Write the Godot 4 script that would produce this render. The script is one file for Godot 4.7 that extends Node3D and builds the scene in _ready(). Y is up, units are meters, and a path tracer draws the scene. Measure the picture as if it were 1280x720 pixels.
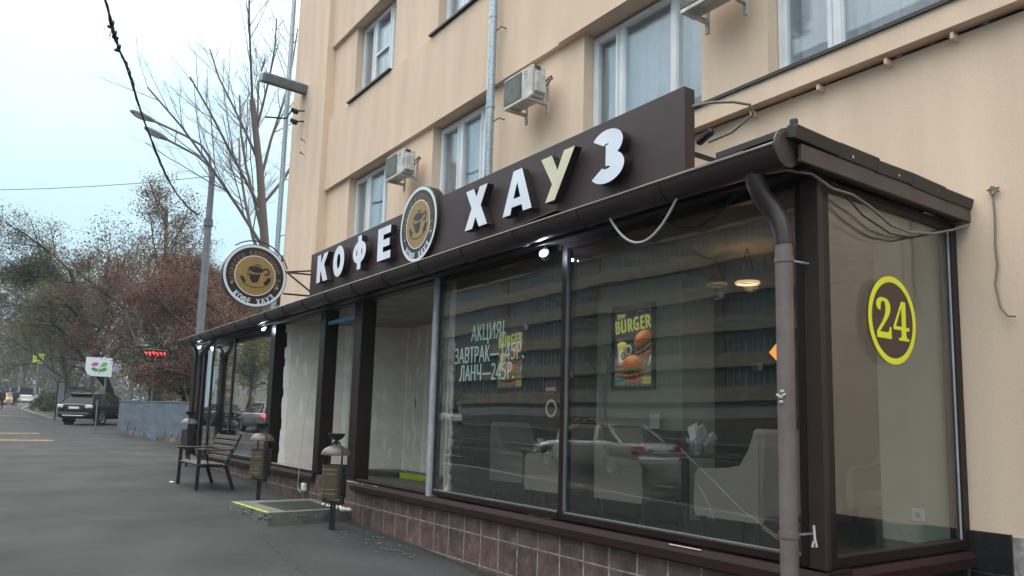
extends Node3D

# ---------------------------------------------------------------- mesh builder
class MB:
	var v := PackedVector3Array()
	var n := PackedVector3Array()
	var u := PackedVector2Array()

	func tri(a: Vector3, b: Vector3, c: Vector3, na: Vector3, nb: Vector3, nc: Vector3, ua := Vector2.ZERO, ub := Vector2.ZERO, uc := Vector2.ZERO) -> void:
		var g := (b - a).cross(c - a)
		if g.length_squared() < 1e-16:
			return
		if g.dot(na + nb + nc) > 0.0:
			v.append(a); v.append(c); v.append(b)
			n.append(na); n.append(nc); n.append(nb)
			u.append(ua); u.append(uc); u.append(ub)
		else:
			v.append(a); v.append(b); v.append(c)
			n.append(na); n.append(nb); n.append(nc)
			u.append(ua); u.append(ub); u.append(uc)

	func quad(a: Vector3, b: Vector3, c: Vector3, d: Vector3, nn := Vector3.ZERO) -> void:
		if nn == Vector3.ZERO:
			nn = (b - a).cross(c - a)
			if nn.length_squared() < 1e-14:
				nn = (c - a).cross(d - a)
			nn = nn.normalized()
		tri(a, b, c, nn, nn, nn, Vector2(0, 1), Vector2(1, 1), Vector2(1, 0))
		tri(a, c, d, nn, nn, nn, Vector2(0, 1), Vector2(1, 0), Vector2(0, 0))

	func face_out(pts: Array, cen: Vector3) -> void:
		var nn: Vector3 = (pts[1] - pts[0]).cross(pts[2] - pts[0]).normalized()
		var m := Vector3.ZERO
		for p in pts: m += p
		m /= pts.size()
		if nn.dot(m - cen) < 0.0: nn = -nn
		for i in range(1, pts.size() - 1):
			tri(pts[0], pts[i], pts[i + 1], nn, nn, nn)

	func box(c: Vector3, s: Vector3, b := Basis(), bev := 0.0) -> MB:
		var h := s * 0.5
		if bev <= 0.0:
			for ax in 3:
				for sg in [-1.0, 1.0]:
					var a1 := (ax + 1) % 3
					var a2 := (ax + 2) % 3
					var pts := []
					for k in [[-1, -1], [1, -1], [1, 1], [-1, 1]]:
						var p := Vector3.ZERO
						p[ax] = h[ax] * sg
						p[a1] = h[a1] * k[0]
						p[a2] = h[a2] * k[1]
						pts.append(c + b * p)
					face_out(pts, c)
			return self
		bev = minf(bev, minf(h.x, minf(h.y, h.z)) * 0.9)
		var q := func(sx: float, sy: float, sz: float, ax: int) -> Vector3:
			var p := Vector3(sx * (h.x - bev), sy * (h.y - bev), sz * (h.z - bev))
			p[ax] = [sx, sy, sz][ax] * h[ax]
			return c + b * p
		for ax in 3:
			var a1 := (ax + 1) % 3
			var a2 := (ax + 2) % 3
			for sg in [-1.0, 1.0]:
				var pts := []
				for k in [[-1.0, -1.0], [1.0, -1.0], [1.0, 1.0], [-1.0, 1.0]]:
					var s3 := [0.0, 0.0, 0.0]
					s3[ax] = sg; s3[a1] = k[0]; s3[a2] = k[1]
					pts.append(q.call(s3[0], s3[1], s3[2], ax))
				face_out(pts, c)
			for k in [[-1.0, -1.0], [1.0, -1.0], [1.0, 1.0], [-1.0, 1.0]]:
				var lo := [0.0, 0.0, 0.0]
				lo[a1] = k[0]; lo[a2] = k[1]
				var hi := lo.duplicate()
				lo[ax] = -1.0; hi[ax] = 1.0
				face_out([q.call(lo[0], lo[1], lo[2], a1), q.call(hi[0], hi[1], hi[2], a1), q.call(hi[0], hi[1], hi[2], a2), q.call(lo[0], lo[1], lo[2], a2)], c)
		for sx in [-1.0, 1.0]:
			for sy in [-1.0, 1.0]:
				for sz in [-1.0, 1.0]:
					face_out([q.call(sx, sy, sz, 0), q.call(sx, sy, sz, 1), q.call(sx, sy, sz, 2)], c)
		return self

	# box given by its two corners
	func bb(x0: float, x1: float, y0: float, y1: float, z0: float, z1: float, bev := 0.0) -> MB:
		return box(Vector3((x0 + x1) / 2, (y0 + y1) / 2, (z0 + z1) / 2), Vector3(absf(x1 - x0), absf(y1 - y0), absf(z1 - z0)), Basis(), bev)

	func bar(a: Vector3, b: Vector3, w: float, d: float, up := Vector3.UP, bev := 0.0) -> MB:
		var y := (b - a).normalized()
		var x := up.cross(y)
		if x.length() < 0.01: x = Vector3.RIGHT.cross(y)
		x = x.normalized()
		return box((a + b) / 2, Vector3(w, a.distance_to(b), d), Basis(x, y, x.cross(y)), bev)

	func tube(pts: Array, rad, sides := 8, caps := true) -> MB:
		var cnt := pts.size()
		var ref := Vector3.UP
		var d0: Vector3 = (pts[1] - pts[0]).normalized()
		if absf(d0.dot(ref)) > 0.9: ref = Vector3.RIGHT
		var side := ref.cross(d0).normalized()
		var rings := []
		var norms := []
		for i in cnt:
			var d: Vector3 = (pts[mini(i + 1, cnt - 1)] - pts[maxi(i - 1, 0)]).normalized()
			side = (side - d * side.dot(d)).normalized()
			var other := d.cross(side)
			var r: float = rad[i] if rad is Array or rad is PackedFloat32Array else rad
			var ring := PackedVector3Array()
			var nr := PackedVector3Array()
			for k in sides:
				var a := TAU * k / sides
				var o := side * cos(a) + other * sin(a)
				nr.append(o)
				ring.append(pts[i] + o * r)
			rings.append(ring); norms.append(nr)
		for i in cnt - 1:
			var r0: PackedVector3Array = rings[i]
			var r1: PackedVector3Array = rings[i + 1]
			var n0: PackedVector3Array = norms[i]
			var n1: PackedVector3Array = norms[i + 1]
			for k in sides:
				var l := (k + 1) % sides
				v.append(r0[k]); v.append(r1[k]); v.append(r0[l])
				n.append(n0[k]); n.append(n1[k]); n.append(n0[l])
				v.append(r0[l]); v.append(r1[k]); v.append(r1[l])
				n.append(n0[l]); n.append(n1[k]); n.append(n1[l])
				for z in 6: u.append(Vector2.ZERO)
		if caps:
			for e in [0, cnt - 1]:
				var dd: Vector3 = (pts[1] - pts[0]).normalized() * -1.0 if e == 0 else (pts[cnt - 1] - pts[cnt - 2]).normalized()
				for k in range(1, sides - 1):
					tri(rings[e][0], rings[e][k], rings[e][k + 1], dd, dd, dd)
		return self

	# profile of Vector2(radius, height) turned round the y axis of xf
	func lathe(prof: Array, sides := 20, xf := Transform3D(), smooth := false, from := 0.0, to := TAU) -> MB:
		var pn := []
		for i in prof.size() - 1:
			var t: Vector2 = prof[i + 1] - prof[i]
			pn.append(Vector2(t.y, -t.x).normalized())
		for i in prof.size() - 1:
			var na: Vector2 = pn[i]
			var nb: Vector2 = pn[i]
			if smooth:
				if i > 0: na = (pn[i - 1] + pn[i]).normalized()
				if i < pn.size() - 1: nb = (pn[i + 1] + pn[i]).normalized()
			for k in sides:
				var a0 := from + (to - from) * k / sides
				var a1 := from + (to - from) * (k + 1) / sides
				var c0 := Vector3(cos(a0), 0, sin(a0))
				var c1 := Vector3(cos(a1), 0, sin(a1))
				var p := func(q: Vector2, cc: Vector3) -> Vector3: return xf * (cc * q.x + Vector3(0, q.y, 0))
				var m := func(q: Vector2, cc: Vector3) -> Vector3: return (xf.basis * (cc * q.x + Vector3(0, q.y, 0))).normalized()
				tri(p.call(prof[i], c0), p.call(prof[i + 1], c0), p.call(prof[i + 1], c1), m.call(na, c0), m.call(nb, c0), m.call(nb, c1))
				tri(p.call(prof[i], c0), p.call(prof[i + 1], c1), p.call(prof[i], c1), m.call(na, c0), m.call(nb, c1), m.call(na, c1))
		return self

	func prism(poly: PackedVector2Array, z0: float, z1: float, xf := Transform3D(), back := true) -> MB:
		var idx := Geometry2D.triangulate_polygon(poly)
		var nz := (xf.basis * Vector3.BACK).normalized()
		for i in range(0, idx.size(), 3):
			var a := poly[idx[i]]
			var b := poly[idx[i + 1]]
			var c := poly[idx[i + 2]]
			tri(xf * Vector3(a.x, a.y, z1), xf * Vector3(b.x, b.y, z1), xf * Vector3(c.x, c.y, z1), nz, nz, nz)
			if back:
				tri(xf * Vector3(a.x, a.y, z0), xf * Vector3(b.x, b.y, z0), xf * Vector3(c.x, c.y, z0), -nz, -nz, -nz)
		if z1 - z0 < 1e-5: return self
		var cw := Geometry2D.is_polygon_clockwise(poly)
		for i in poly.size():
			var a := poly[i]
			var b := poly[(i + 1) % poly.size()]
			var t := (b - a).normalized()
			var o := Vector2(-t.y, t.x) if cw else Vector2(t.y, -t.x)
			var nn := (xf.basis * Vector3(o.x, o.y, 0)).normalized()
			quad(xf * Vector3(a.x, a.y, z0), xf * Vector3(b.x, b.y, z0), xf * Vector3(b.x, b.y, z1), xf * Vector3(a.x, a.y, z1), nn)
		return self

	# grid of points [rows][cols] with smooth normals; facing: a point inside the surface
	func grid(g: Array, inside: Vector3) -> MB:
		var R := g.size()
		var C: int = g[0].size()
		var nn := []
		for i in R:
			var row := []
			for j in C:
				var du: Vector3 = g[mini(i + 1, R - 1)][j] - g[maxi(i - 1, 0)][j]
				var dv: Vector3 = g[i][mini(j + 1, C - 1)] - g[i][maxi(j - 1, 0)]
				var q := du.cross(dv)
				if q.length_squared() < 1e-14: q = g[i][j] - inside
				q = q.normalized()
				if q.dot(g[i][j] - inside) < 0: q = -q
				row.append(q)
			nn.append(row)
		for i in R - 1:
			for j in C - 1:
				tri(g[i][j], g[i + 1][j], g[i + 1][j + 1], nn[i][j], nn[i + 1][j], nn[i + 1][j + 1])
				tri(g[i][j], g[i + 1][j + 1], g[i][j + 1], nn[i][j], nn[i + 1][j + 1], nn[i][j + 1])
		return self

	func add_mesh(m: Mesh, xf: Transform3D) -> MB:
		for s in m.get_surface_count():
			var ar := m.surface_get_arrays(s)
			var vv: PackedVector3Array = ar[Mesh.ARRAY_VERTEX]
			var vn: PackedVector3Array = ar[Mesh.ARRAY_NORMAL]
			var ix: PackedInt32Array = ar[Mesh.ARRAY_INDEX] if ar[Mesh.ARRAY_INDEX] != null else PackedInt32Array(range(vv.size()))
			for i in range(0, ix.size(), 3):
				var q := []
				for k in 3: q.append((xf.basis * vn[ix[i + k]]).normalized())
				tri(xf * vv[ix[i]], xf * vv[ix[i + 1]], xf * vv[ix[i + 2]], q[0], q[1], q[2])
		return self

	func mesh(off := Vector3.ZERO) -> ArrayMesh:
		if off != Vector3.ZERO:
			for i in v.size(): v[i] -= off
		var ar := []
		ar.resize(Mesh.ARRAY_MAX)
		ar[Mesh.ARRAY_VERTEX] = v
		ar[Mesh.ARRAY_NORMAL] = n
		ar[Mesh.ARRAY_TEX_UV] = u
		var m := ArrayMesh.new()
		m.add_surface_from_arrays(Mesh.PRIMITIVE_TRIANGLES, ar)
		return m

# ---------------------------------------------------------------- names, things, parts
var used := {}
var mats := {}
var tex := {}
var rng := RandomNumberGenerator.new()

func numbered(called: String) -> String:
	used[called] = used.get(called, -1) + 1
	return called if used[called] == 0 else "%s_%03d" % [called, used[called]]

func tag(o: Node, label: String, category: String, group := "") -> void:
	o.set_meta("label", label)
	o.set_meta("category", category)
	if group: o.set_meta("group", group)

func thing(called: String, label: String, category: String, at := Vector3.ZERO, group := "") -> Node3D:
	var o := Node3D.new()
	o.name = numbered(called)
	add_child(o)
	o.position = at
	tag(o, label, category, group)
	return o

func free_name(called: String, parent: Node) -> String:
	var key := "_n_" + called
	var k: int = parent.get_meta(key, -1) + 1
	parent.set_meta(key, k)
	return called if k == 0 else "%s_%03d" % [called, k]

# a part whose shape was given in the scene's own coordinates
func part(called: String, mb: MB, m: Material, parent: Node3D, label := "") -> MeshInstance3D:
	var off := Vector3.ZERO
	var p: Node = parent
	while p is Node3D and p != self:
		off += p.position
		p = p.get_parent()
	var o := MeshInstance3D.new()
	o.mesh = mb.mesh(off)
	o.material_override = m
	o.name = free_name(called, parent)
	parent.add_child(o, true)
	if label: o.set_meta("label", label)
	return o

func shared(called: String, mesh: Mesh, m: Material, parent: Node3D, xf := Transform3D()) -> MeshInstance3D:
	var o := MeshInstance3D.new()
	o.mesh = mesh
	o.material_override = m
	o.name = free_name(called, parent)
	parent.add_child(o, true)
	o.transform = xf
	return o

func node(called: String, parent: Node3D) -> Node3D:
	var o := Node3D.new()
	o.name = free_name(called, parent)
	parent.add_child(o, true)
	return o

func struct(called: String, mb: MB, m: Material) -> MeshInstance3D:
	var o := MeshInstance3D.new()
	o.mesh = mb.mesh()
	o.material_override = m
	o.name = numbered(called)
	add_child(o)
	o.set_meta("kind", "structure")
	return o

func one(called: String, mb: MB, m: Material, label: String, category: String, group := "") -> MeshInstance3D:
	var o := MeshInstance3D.new()
	o.mesh = mb.mesh()
	o.material_override = m
	o.name = numbered(called)
	add_child(o)
	tag(o, label, category, group)
	return o

func dup(src: Node3D, called: String, label: String, at: Vector3, turn: float, group := "") -> Node3D:
	var r: Node3D = src.duplicate()
	r.name = numbered(called)
	add_child(r)
	r.position = at
	r.rotation.y = turn
	r.set_meta("label", label)
	if group: r.set_meta("group", group)
	return r

# ---------------------------------------------------------------- materials
func ntex(key: String, sd: int, freq: float, lo: float, hi: float, oct := 4, size := 512, cell := false) -> NoiseTexture2D:
	if tex.has(key): return tex[key]
	var f := FastNoiseLite.new()
	f.seed = sd
	f.frequency = freq
	f.fractal_octaves = oct
	f.noise_type = FastNoiseLite.TYPE_CELLULAR if cell else FastNoiseLite.TYPE_SIMPLEX_SMOOTH
	var t := NoiseTexture2D.new()
	t.width = size
	t.height = size
	t.seamless = true
	t.noise = f
	var g := Gradient.new()
	g.set_color(0, Color(lo, lo, lo))
	g.set_color(1, Color(hi, hi, hi))
	t.color_ramp = g
	tex[key] = t
	return t

func lin(r: float, g: float, b: float, a := 1.0) -> Color:
	var c := Color(r, g, b).linear_to_srgb()
	c.a = a
	return c

# o: tex (key), s (metres per repeat), det (key), ds, bump (key), bs, metal, spec, coat
func mk(called: String, c: Color, rough: float, o := {}) -> StandardMaterial3D:
	var m := StandardMaterial3D.new()
	m.resource_name = called
	m.albedo_color = c.linear_to_srgb()
	m.roughness = rough
	m.metallic = o.get("metal", 0.0)
	m.metallic_specular = o.get("spec", 0.5)
	m.uv1_triplanar = true
	m.uv1_world_triplanar = o.get("world", true)
	var s: float = 1.0 / o.get("s", 1.0)
	m.uv1_scale = o.get("s3", Vector3(s, s, s))
	if o.has("tex"): m.albedo_texture = tex[o.tex]
	if o.has("det"):
		m.detail_enabled = true
		m.detail_albedo = tex[o.det]
		m.detail_blend_mode = BaseMaterial3D.BLEND_MODE_MUL
		m.detail_uv_layer = BaseMaterial3D.DETAIL_UV_2
		m.uv2_triplanar = true
		m.uv2_world_triplanar = o.get("world", true)
		var d: float = 1.0 / o.get("ds", 1.0)
		m.uv2_scale = o.get("ds3", Vector3(d, d, d))
	if o.has("bump"):
		m.heightmap_enabled = true
		m.heightmap_texture = tex[o.bump]
		m.heightmap_scale = o.get("bs", 0.3)
	if o.has("rt"):
		m.roughness_texture = tex[o.rt]
	if o.has("coat"):
		m.clearcoat_enabled = true
		m.clearcoat = o.coat
		m.clearcoat_roughness = 0.05
	if o.has("back"):
		m.backlight_enabled = true
		m.backlight = o.back
	if o.get("vc", false):
		m.vertex_color_use_as_albedo = true
	m.cull_mode = BaseMaterial3D.CULL_DISABLED
	mats[called] = m
	return m

func glow(called: String, c: Color, e: float) -> StandardMaterial3D:
	var m := mk(called, Color(0.2, 0.2, 0.2), 0.4)
	m.emission_enabled = true
	m.emission = c.linear_to_srgb()
	m.emission_energy_multiplier = e
	return m

func pane_mat(called: String, c: Color, alpha: float) -> StandardMaterial3D:
	var m := StandardMaterial3D.new()
	m.resource_name = called
	var k := c.linear_to_srgb()
	k.a = alpha
	m.albedo_color = k
	m.transparency = BaseMaterial3D.TRANSPARENCY_ALPHA
	m.roughness = 0.0
	m.metallic_specular = 0.5
	if called == "shop_glass":
		m.uv1_triplanar = true
		m.uv1_world_triplanar = true
		m.uv1_scale = Vector3(0.3, 0.3, 0.3)
		m.heightmap_enabled = true
		m.heightmap_texture = ntex("wavy", 43, 0.006, 0.0, 1.0, 1)
		m.heightmap_scale = 0.09
	mats[called] = m
	return m

func M(k: String) -> StandardMaterial3D:
	return mats[k]

func make_materials() -> void:
	ntex("blotch", 3, 0.006, 0.80, 1.0, 4)
	ntex("blotch2", 9, 0.012, 0.62, 1.0, 5)
	ntex("soft", 5, 0.004, 0.92, 1.0, 3)
	ntex("fine", 7, 0.08, 0.72, 1.0, 3)
	ntex("speck", 11, 0.25, 0.45, 1.0, 2)
	ntex("bump", 13, 0.06, 0.0, 1.0, 4)
	ntex("bumpfine", 17, 0.2, 0.0, 1.0, 3)
	ntex("rough", 19, 0.02, 0.55, 1.0, 4)
	ntex("streak", 23, 0.02, 0.70, 1.0, 4)
	ntex("grunge", 29, 0.01, 0.35, 1.0, 5)
	ntex("stucco_fine", 37, 0.09, 0.93, 1.0, 3)
	ntex("stain", 41, 0.006, 0.925, 1.0, 5)
	mk("stucco", Color(0.87, 0.66, 0.495), 0.92, {tex = "stain", s = 6.0, det = "stucco_fine", ds = 0.8, bump = "bumpfine", bs = 0.03})
	mats.stucco.uv1_scale = Vector3(0.45, 0.07, 0.45)
	mk("asphalt", Color(0.124, 0.128, 0.130), 0.95, {spec = 0.2, tex = "blotch", s = 7.0, det = "speck", ds = 0.55, bump = "bumpfine", bs = 0.25})
	mats.asphalt.uv1_scale = Vector3(0.13, 0.13, 0.13)
	mk("road_asphalt", Color(0.060, 0.060, 0.060), 0.9, {spec = 0.2, tex = "blotch2", s = 9.0, det = "speck", ds = 0.7})
	mk("earth", Color(0.07, 0.06, 0.045), 1.0, {tex = "blotch2", s = 5.0})
	mk("lawn", Color(0.075, 0.085, 0.03), 1.0, {tex = "blotch2", s = 3.0, det = "speck", ds = 0.6})
	mk("kerb", Color(0.19, 0.185, 0.175), 0.9, {tex = "blotch", s = 1.5})
	mk("yellow_paint", Color(0.55, 0.34, 0.06), 0.7, {tex = "grunge", s = 1.2})
	mk("white_paint", Color(0.6, 0.6, 0.58), 0.7, {tex = "grunge", s = 1.2})
	mk("granite", Color(0.052, 0.047, 0.047), 0.35, {tex = "blotch2", s = 0.7, det = "speck", ds = 0.25})
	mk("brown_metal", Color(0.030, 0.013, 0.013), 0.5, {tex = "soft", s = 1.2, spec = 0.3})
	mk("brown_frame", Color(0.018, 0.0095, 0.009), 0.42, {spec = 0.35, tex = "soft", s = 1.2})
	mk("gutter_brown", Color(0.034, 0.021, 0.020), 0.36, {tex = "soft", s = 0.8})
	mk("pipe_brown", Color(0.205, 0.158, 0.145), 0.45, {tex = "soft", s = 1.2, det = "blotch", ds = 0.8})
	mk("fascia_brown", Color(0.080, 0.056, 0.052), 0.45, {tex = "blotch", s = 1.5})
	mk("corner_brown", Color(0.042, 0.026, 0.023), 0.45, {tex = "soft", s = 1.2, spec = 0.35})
	mk("roofing", Color(0.026, 0.021, 0.022), 0.5, {tex = "blotch", s = 1.0})
	mk("sign_brown", Color(0.052, 0.030, 0.032), 0.5, {tex = "soft", s = 3.0})
	mk("letter_side", Color(0.012, 0.007, 0.008), 0.45)
	mk("letter_white", Color(0.80, 0.84, 0.92), 0.35, {tex = "soft", s = 1.5})
	mk("letter_cream", Color(0.74, 0.70, 0.50), 0.35, {tex = "soft", s = 1.5})
	mk("emblem_dark", Color(0.022, 0.016, 0.020), 0.4)
	mk("emblem_tan", Color(0.36, 0.225, 0.075), 0.45, {tex = "soft", s = 1.0})
	mk("emblem_gold", Color(0.24, 0.13, 0.05), 0.5)
	mk("emblem_white", Color(0.72, 0.76, 0.80), 0.4)
	mk("zinc", Color(0.52, 0.60, 0.66), 0.32, {metal = 0.55, tex = "streak", s = 0.7})
	mk("black_steel", Color(0.012, 0.012, 0.013), 0.45)
	mk("grey_steel", Color(0.16, 0.17, 0.18), 0.5, {tex = "blotch", s = 1.0})
	mk("lamp_grey", Color(0.20, 0.22, 0.24), 0.45, {tex = "blotch", s = 0.8})
	mk("pvc", Color(0.80, 0.82, 0.84), 0.3, {tex = "soft", s = 1.0})
	mk("pvc_grey", Color(0.42, 0.44, 0.46), 0.4, {tex = "blotch", s = 0.8})
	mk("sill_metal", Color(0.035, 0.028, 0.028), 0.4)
	mk("curtain", Color(0.62, 0.66, 0.74), 0.9, {tex = "soft", s = 0.5, back = Color(0.5, 0.5, 0.5)})
	mk("dark_room", Color(0.12, 0.10, 0.08), 0.95)
	mk("ac_white", Color(0.80, 0.78, 0.72), 0.4, {tex = "blotch", s = 0.7, det = "blotch", ds = 1.0})
	mk("ac_dark", Color(0.06, 0.06, 0.06), 0.6)
	mk("ac_slat", Color(0.30, 0.30, 0.29), 0.5)
	mk("plaster", Color(0.80, 0.715, 0.61), 0.95, {tex = "soft", s = 2.2, det = "soft", ds = 0.5})
	mk("putty", Color(0.86, 0.81, 0.74), 0.95, {tex = "soft", s = 0.5})
	mk("foam", Color(0.62, 0.66, 0.58), 0.9, {tex = "blotch", s = 0.2, bump = "bump", bs = 0.8})
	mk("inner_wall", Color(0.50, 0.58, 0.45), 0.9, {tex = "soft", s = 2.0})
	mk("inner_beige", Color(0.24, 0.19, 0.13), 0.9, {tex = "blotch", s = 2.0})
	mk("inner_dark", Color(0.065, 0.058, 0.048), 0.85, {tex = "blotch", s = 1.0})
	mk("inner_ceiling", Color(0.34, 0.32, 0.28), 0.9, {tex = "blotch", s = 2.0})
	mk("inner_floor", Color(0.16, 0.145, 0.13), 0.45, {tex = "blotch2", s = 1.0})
	mk("lime_paint", Color(0.40, 0.47, 0.03), 0.6, {tex = "blotch", s = 0.8})
	mk("blue_plastic", Color(0.02, 0.22, 0.42), 0.4)
	mk("concrete", Color(0.31, 0.31, 0.27), 0.95, {tex = "blotch", s = 0.9, det = "speck", ds = 0.3, bump = "bump", bs = 0.4})
	mk("rubber_mat", Color(0.018, 0.018, 0.018), 0.95, {tex = "fine", s = 0.1})
	mk("blue_plaster", Color(0.20, 0.25, 0.315), 0.95, {tex = "blotch", s3 = Vector3(0.15, 0.8, 0.15), det = "fine", ds3 = Vector3(0.25, 1.6, 0.25)})
	mk("bench_wood", Color(0.060, 0.040, 0.034), 0.5, {tex = "streak", s3 = Vector3(1.5, 9, 9)})
	mk("bronze", Color(0.105, 0.074, 0.040), 0.42, {metal = 0.2, tex = "blotch", s = 0.6})
	mk("urn_dark", Color(0.034, 0.022, 0.024), 0.5, {tex = "blotch", s = 0.6})
	mk("urn_dome", Color(0.135, 0.115, 0.085), 0.45, {tex = "blotch", s = 0.4})
	mk("cable_black", Color(0.012, 0.012, 0.014), 0.6)
	mk("cable_white", Color(0.42, 0.42, 0.40), 0.6)
	mk("cable_grey", Color(0.20, 0.18, 0.15), 0.7)
	mk("chair_cloth", Color(0.47, 0.43, 0.37), 0.95, {tex = "fine", s = 0.2})
	mk("chair_leg", Color(0.03, 0.02, 0.016), 0.4)
	mk("table_wood", Color(0.08, 0.05, 0.035), 0.35, {tex = "streak", s = 0.8})
	mk("paper", Color(0.80, 0.82, 0.80), 0.8)
	mk("decal_white", Color(0.50, 0.70, 0.64), 0.6)
	mk("decal_yellow", Color(0.80, 0.78, 0.02), 0.5)
	mk("decal_brown", Color(0.05, 0.035, 0.028), 0.5)
	mk("bark_dark", Color(0.040, 0.032, 0.028), 0.95, {tex = "blotch2", s = 0.5})
	mk("bark_grey", Color(0.105, 0.095, 0.090), 0.95, {tex = "blotch2", s = 0.6})
	mk("bark_birch", Color(0.42, 0.41, 0.38), 0.9, {tex = "grunge", s3 = Vector3(1.5, 4, 1.5)})
	mk("twig", Color(0.12, 0.10, 0.095), 0.95)
	mk("leaf", Color(1, 1, 1), 0.7, {vc = true, back = Color(0.5, 0.5, 0.4)})
	mk("tyre", Color(0.014, 0.014, 0.015), 0.8)
	mk("rim", Color(0.40, 0.41, 0.42), 0.3, {metal = 0.7})
	mk("car_black", Color(0.010, 0.011, 0.014), 0.35, {coat = 0.35, spec = 0.3})
	mk("car_silver", Color(0.30, 0.31, 0.31), 0.3, {coat = 1.0, metal = 0.3})
	mk("car_white", Color(0.62, 0.62, 0.60), 0.3, {coat = 1.0})
	mk("car_yellow", Color(0.60, 0.34, 0.03), 0.3, {coat = 1.0})
	mk("car_red", Color(0.30, 0.03, 0.025), 0.3, {coat = 1.0})
	mk("car_glass", Color(0.010, 0.011, 0.012), 0.12, {spec = 0.3})
	mk("car_trim", Color(0.012, 0.012, 0.012), 0.6)
	mk("plate", Color(0.68, 0.68, 0.66), 0.5)
	mk("chrome", Color(0.45, 0.46, 0.48), 0.2, {metal = 0.8})
	mk("lens_red", Color(0.30, 0.015, 0.012), 0.15)
	mk("lens_clear", Color(0.55, 0.58, 0.60), 0.12)
	glow("tail_glow", Color(1.0, 0.05, 0.03), 2.5)
	glow("led_white", Color(0.82, 0.88, 1.0), 14.0)
	glow("warm_glow", Color(1.0, 0.72, 0.40), 0.5)
	glow("orange_glow", Color(1.0, 0.42, 0.06), 0.75)
	glow("red_glow", Color(1.0, 0.03, 0.05), 1.3)
	glow("green_glow", Color(0.05, 0.9, 0.25), 0.7)
	pane_mat("shop_glass", Color(0.012, 0.020, 0.016), 0.09)
	pane_mat("window_glass", Color(0.30, 0.38, 0.42), 0.05)
	mk("far_spandrel", Color(0.31, 0.255, 0.185), 0.9, {tex = "blotch", s = 6.0})
	mk("far_brown", Color(0.15, 0.11, 0.075), 0.9, {tex = "blotch", s = 5.0})
	mk("far_frame", Color(0.25, 0.26, 0.26), 0.6)
	mk("far_glass", Color(0.135, 0.165, 0.155), 0.15, {tex = "blotch2", s = 7.0})
	mk("far_cream", Color(0.50, 0.47, 0.40), 0.9, {tex = "blotch", s = 5.0})
	mk("far_balcony", Color(0.48, 0.27, 0.09), 0.9)
	mk("stone_a", Color(0.30, 0.26, 0.21), 0.95, {tex = "blotch2", s = 0.4, bump = "bump", bs = 1.0})
	mk("stone_b", Color(0.22, 0.19, 0.16), 0.95, {tex = "blotch2", s = 0.5, bump = "bump", bs = 1.0})
	mk("stone_c", Color(0.36, 0.32, 0.26), 0.95, {tex = "blotch2", s = 0.3, bump = "bump", bs = 1.0})
	mk("mortar", Color(0.46, 0.41, 0.38), 0.95, {tex = "blotch2", s = 0.5})
	mk("wall_mortar", Color(0.40, 0.35, 0.31), 0.95, {tex = "blotch2", s = 0.5})
	for k in 3:
		mk("tile_%d" % k, [Color(0.225, 0.140, 0.120), Color(0.20, 0.126, 0.110), Color(0.245, 0.152, 0.130)][k], 0.6, {tex = "blotch", s = 0.9, det = "blotch2", ds = 1.7})
	mk("skin", Color(0.45, 0.28, 0.20), 0.6)
	mk("cloth_dark", Color(0.014, 0.015, 0.018), 0.9)
	mk("cloth_blue", Color(0.03, 0.035, 0.06), 0.9)
	mk("hair", Color(0.02, 0.014, 0.01), 0.7)
	mk("tulip_pink", Color(0.55, 0.08, 0.42), 0.5)
	mk("tulip_green", Color(0.06, 0.30, 0.05), 0.5)
	mk("tulip_green_light", Color(0.16, 0.50, 0.06), 0.5)
	mk("sign_white", Color(0.72, 0.74, 0.75), 0.4)
	mk("yellow_green", Color(0.55, 0.72, 0.02), 0.6)
	mk("road_blue", Color(0.02, 0.10, 0.42), 0.5)

# ---------------------------------------------------------------- ground height
const GX := [-400.0, -260.0, -200.0, -150.0, -120.0, -80.0, -60.0, -40.0, -16.3, -10.2, -7.0, 0.0, 10.0, 200.0]
const GY := [3.4, 3.3, 3.2, 3.0, 2.5, 1.65, 1.25, 0.86, 0.45, 0.26, 0.15, 0.0, -0.2, -2.0]
func gy(x: float) -> float:
	for i in GX.size() - 1:
		if x <= GX[i + 1]:
			return lerpf(GY[i], GY[i + 1], clampf((x - GX[i]) / (GX[i + 1] - GX[i]), 0, 1))
	return GY[-1]

func on(x: float, z: float, lift := 0.0) -> Vector3:
	return Vector3(x, gy(x) + lift, z)

# ---------------------------------------------------------------- the scene
func _ready() -> void:
	rng.seed = 4
	set_camera()
	set_sky()
	make_materials()
	make_ground()
	apartment()
	pavilion()
	cafe_inside()
	street_opposite()
	sign_board()
	round_sign()
	cables()
	small_fittings()
	low_wall()
	furniture()
	traffic()
	greenery()
	pedestrians()

func set_camera() -> void:
	var yaw := 0.9646
	var pitch := 0.1263
	var roll := 0.0286
	var f := 947.8243
	var fw := Vector3(-sin(yaw) * cos(pitch), sin(pitch), -cos(yaw) * cos(pitch))
	var r := fw.cross(Vector3.UP).normalized()
	var up := r.cross(fw)
	var cam := Camera3D.new()
	cam.name = "camera"
	cam.transform = Transform3D(Basis(r * cos(roll) + up * sin(roll), up * cos(roll) - r * sin(roll), -fw), Vector3(0, 1.65, 0))
	cam.projection = Camera3D.PROJECTION_FRUSTUM
	cam.near = 0.05
	cam.far = 3000.0
	cam.size = 2.0 * cam.near * 360.0 / f
	cam.frustum_offset = Vector2(5.27, 48.54) / f * cam.near
	add_child(cam)
	cam.current = true

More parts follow.
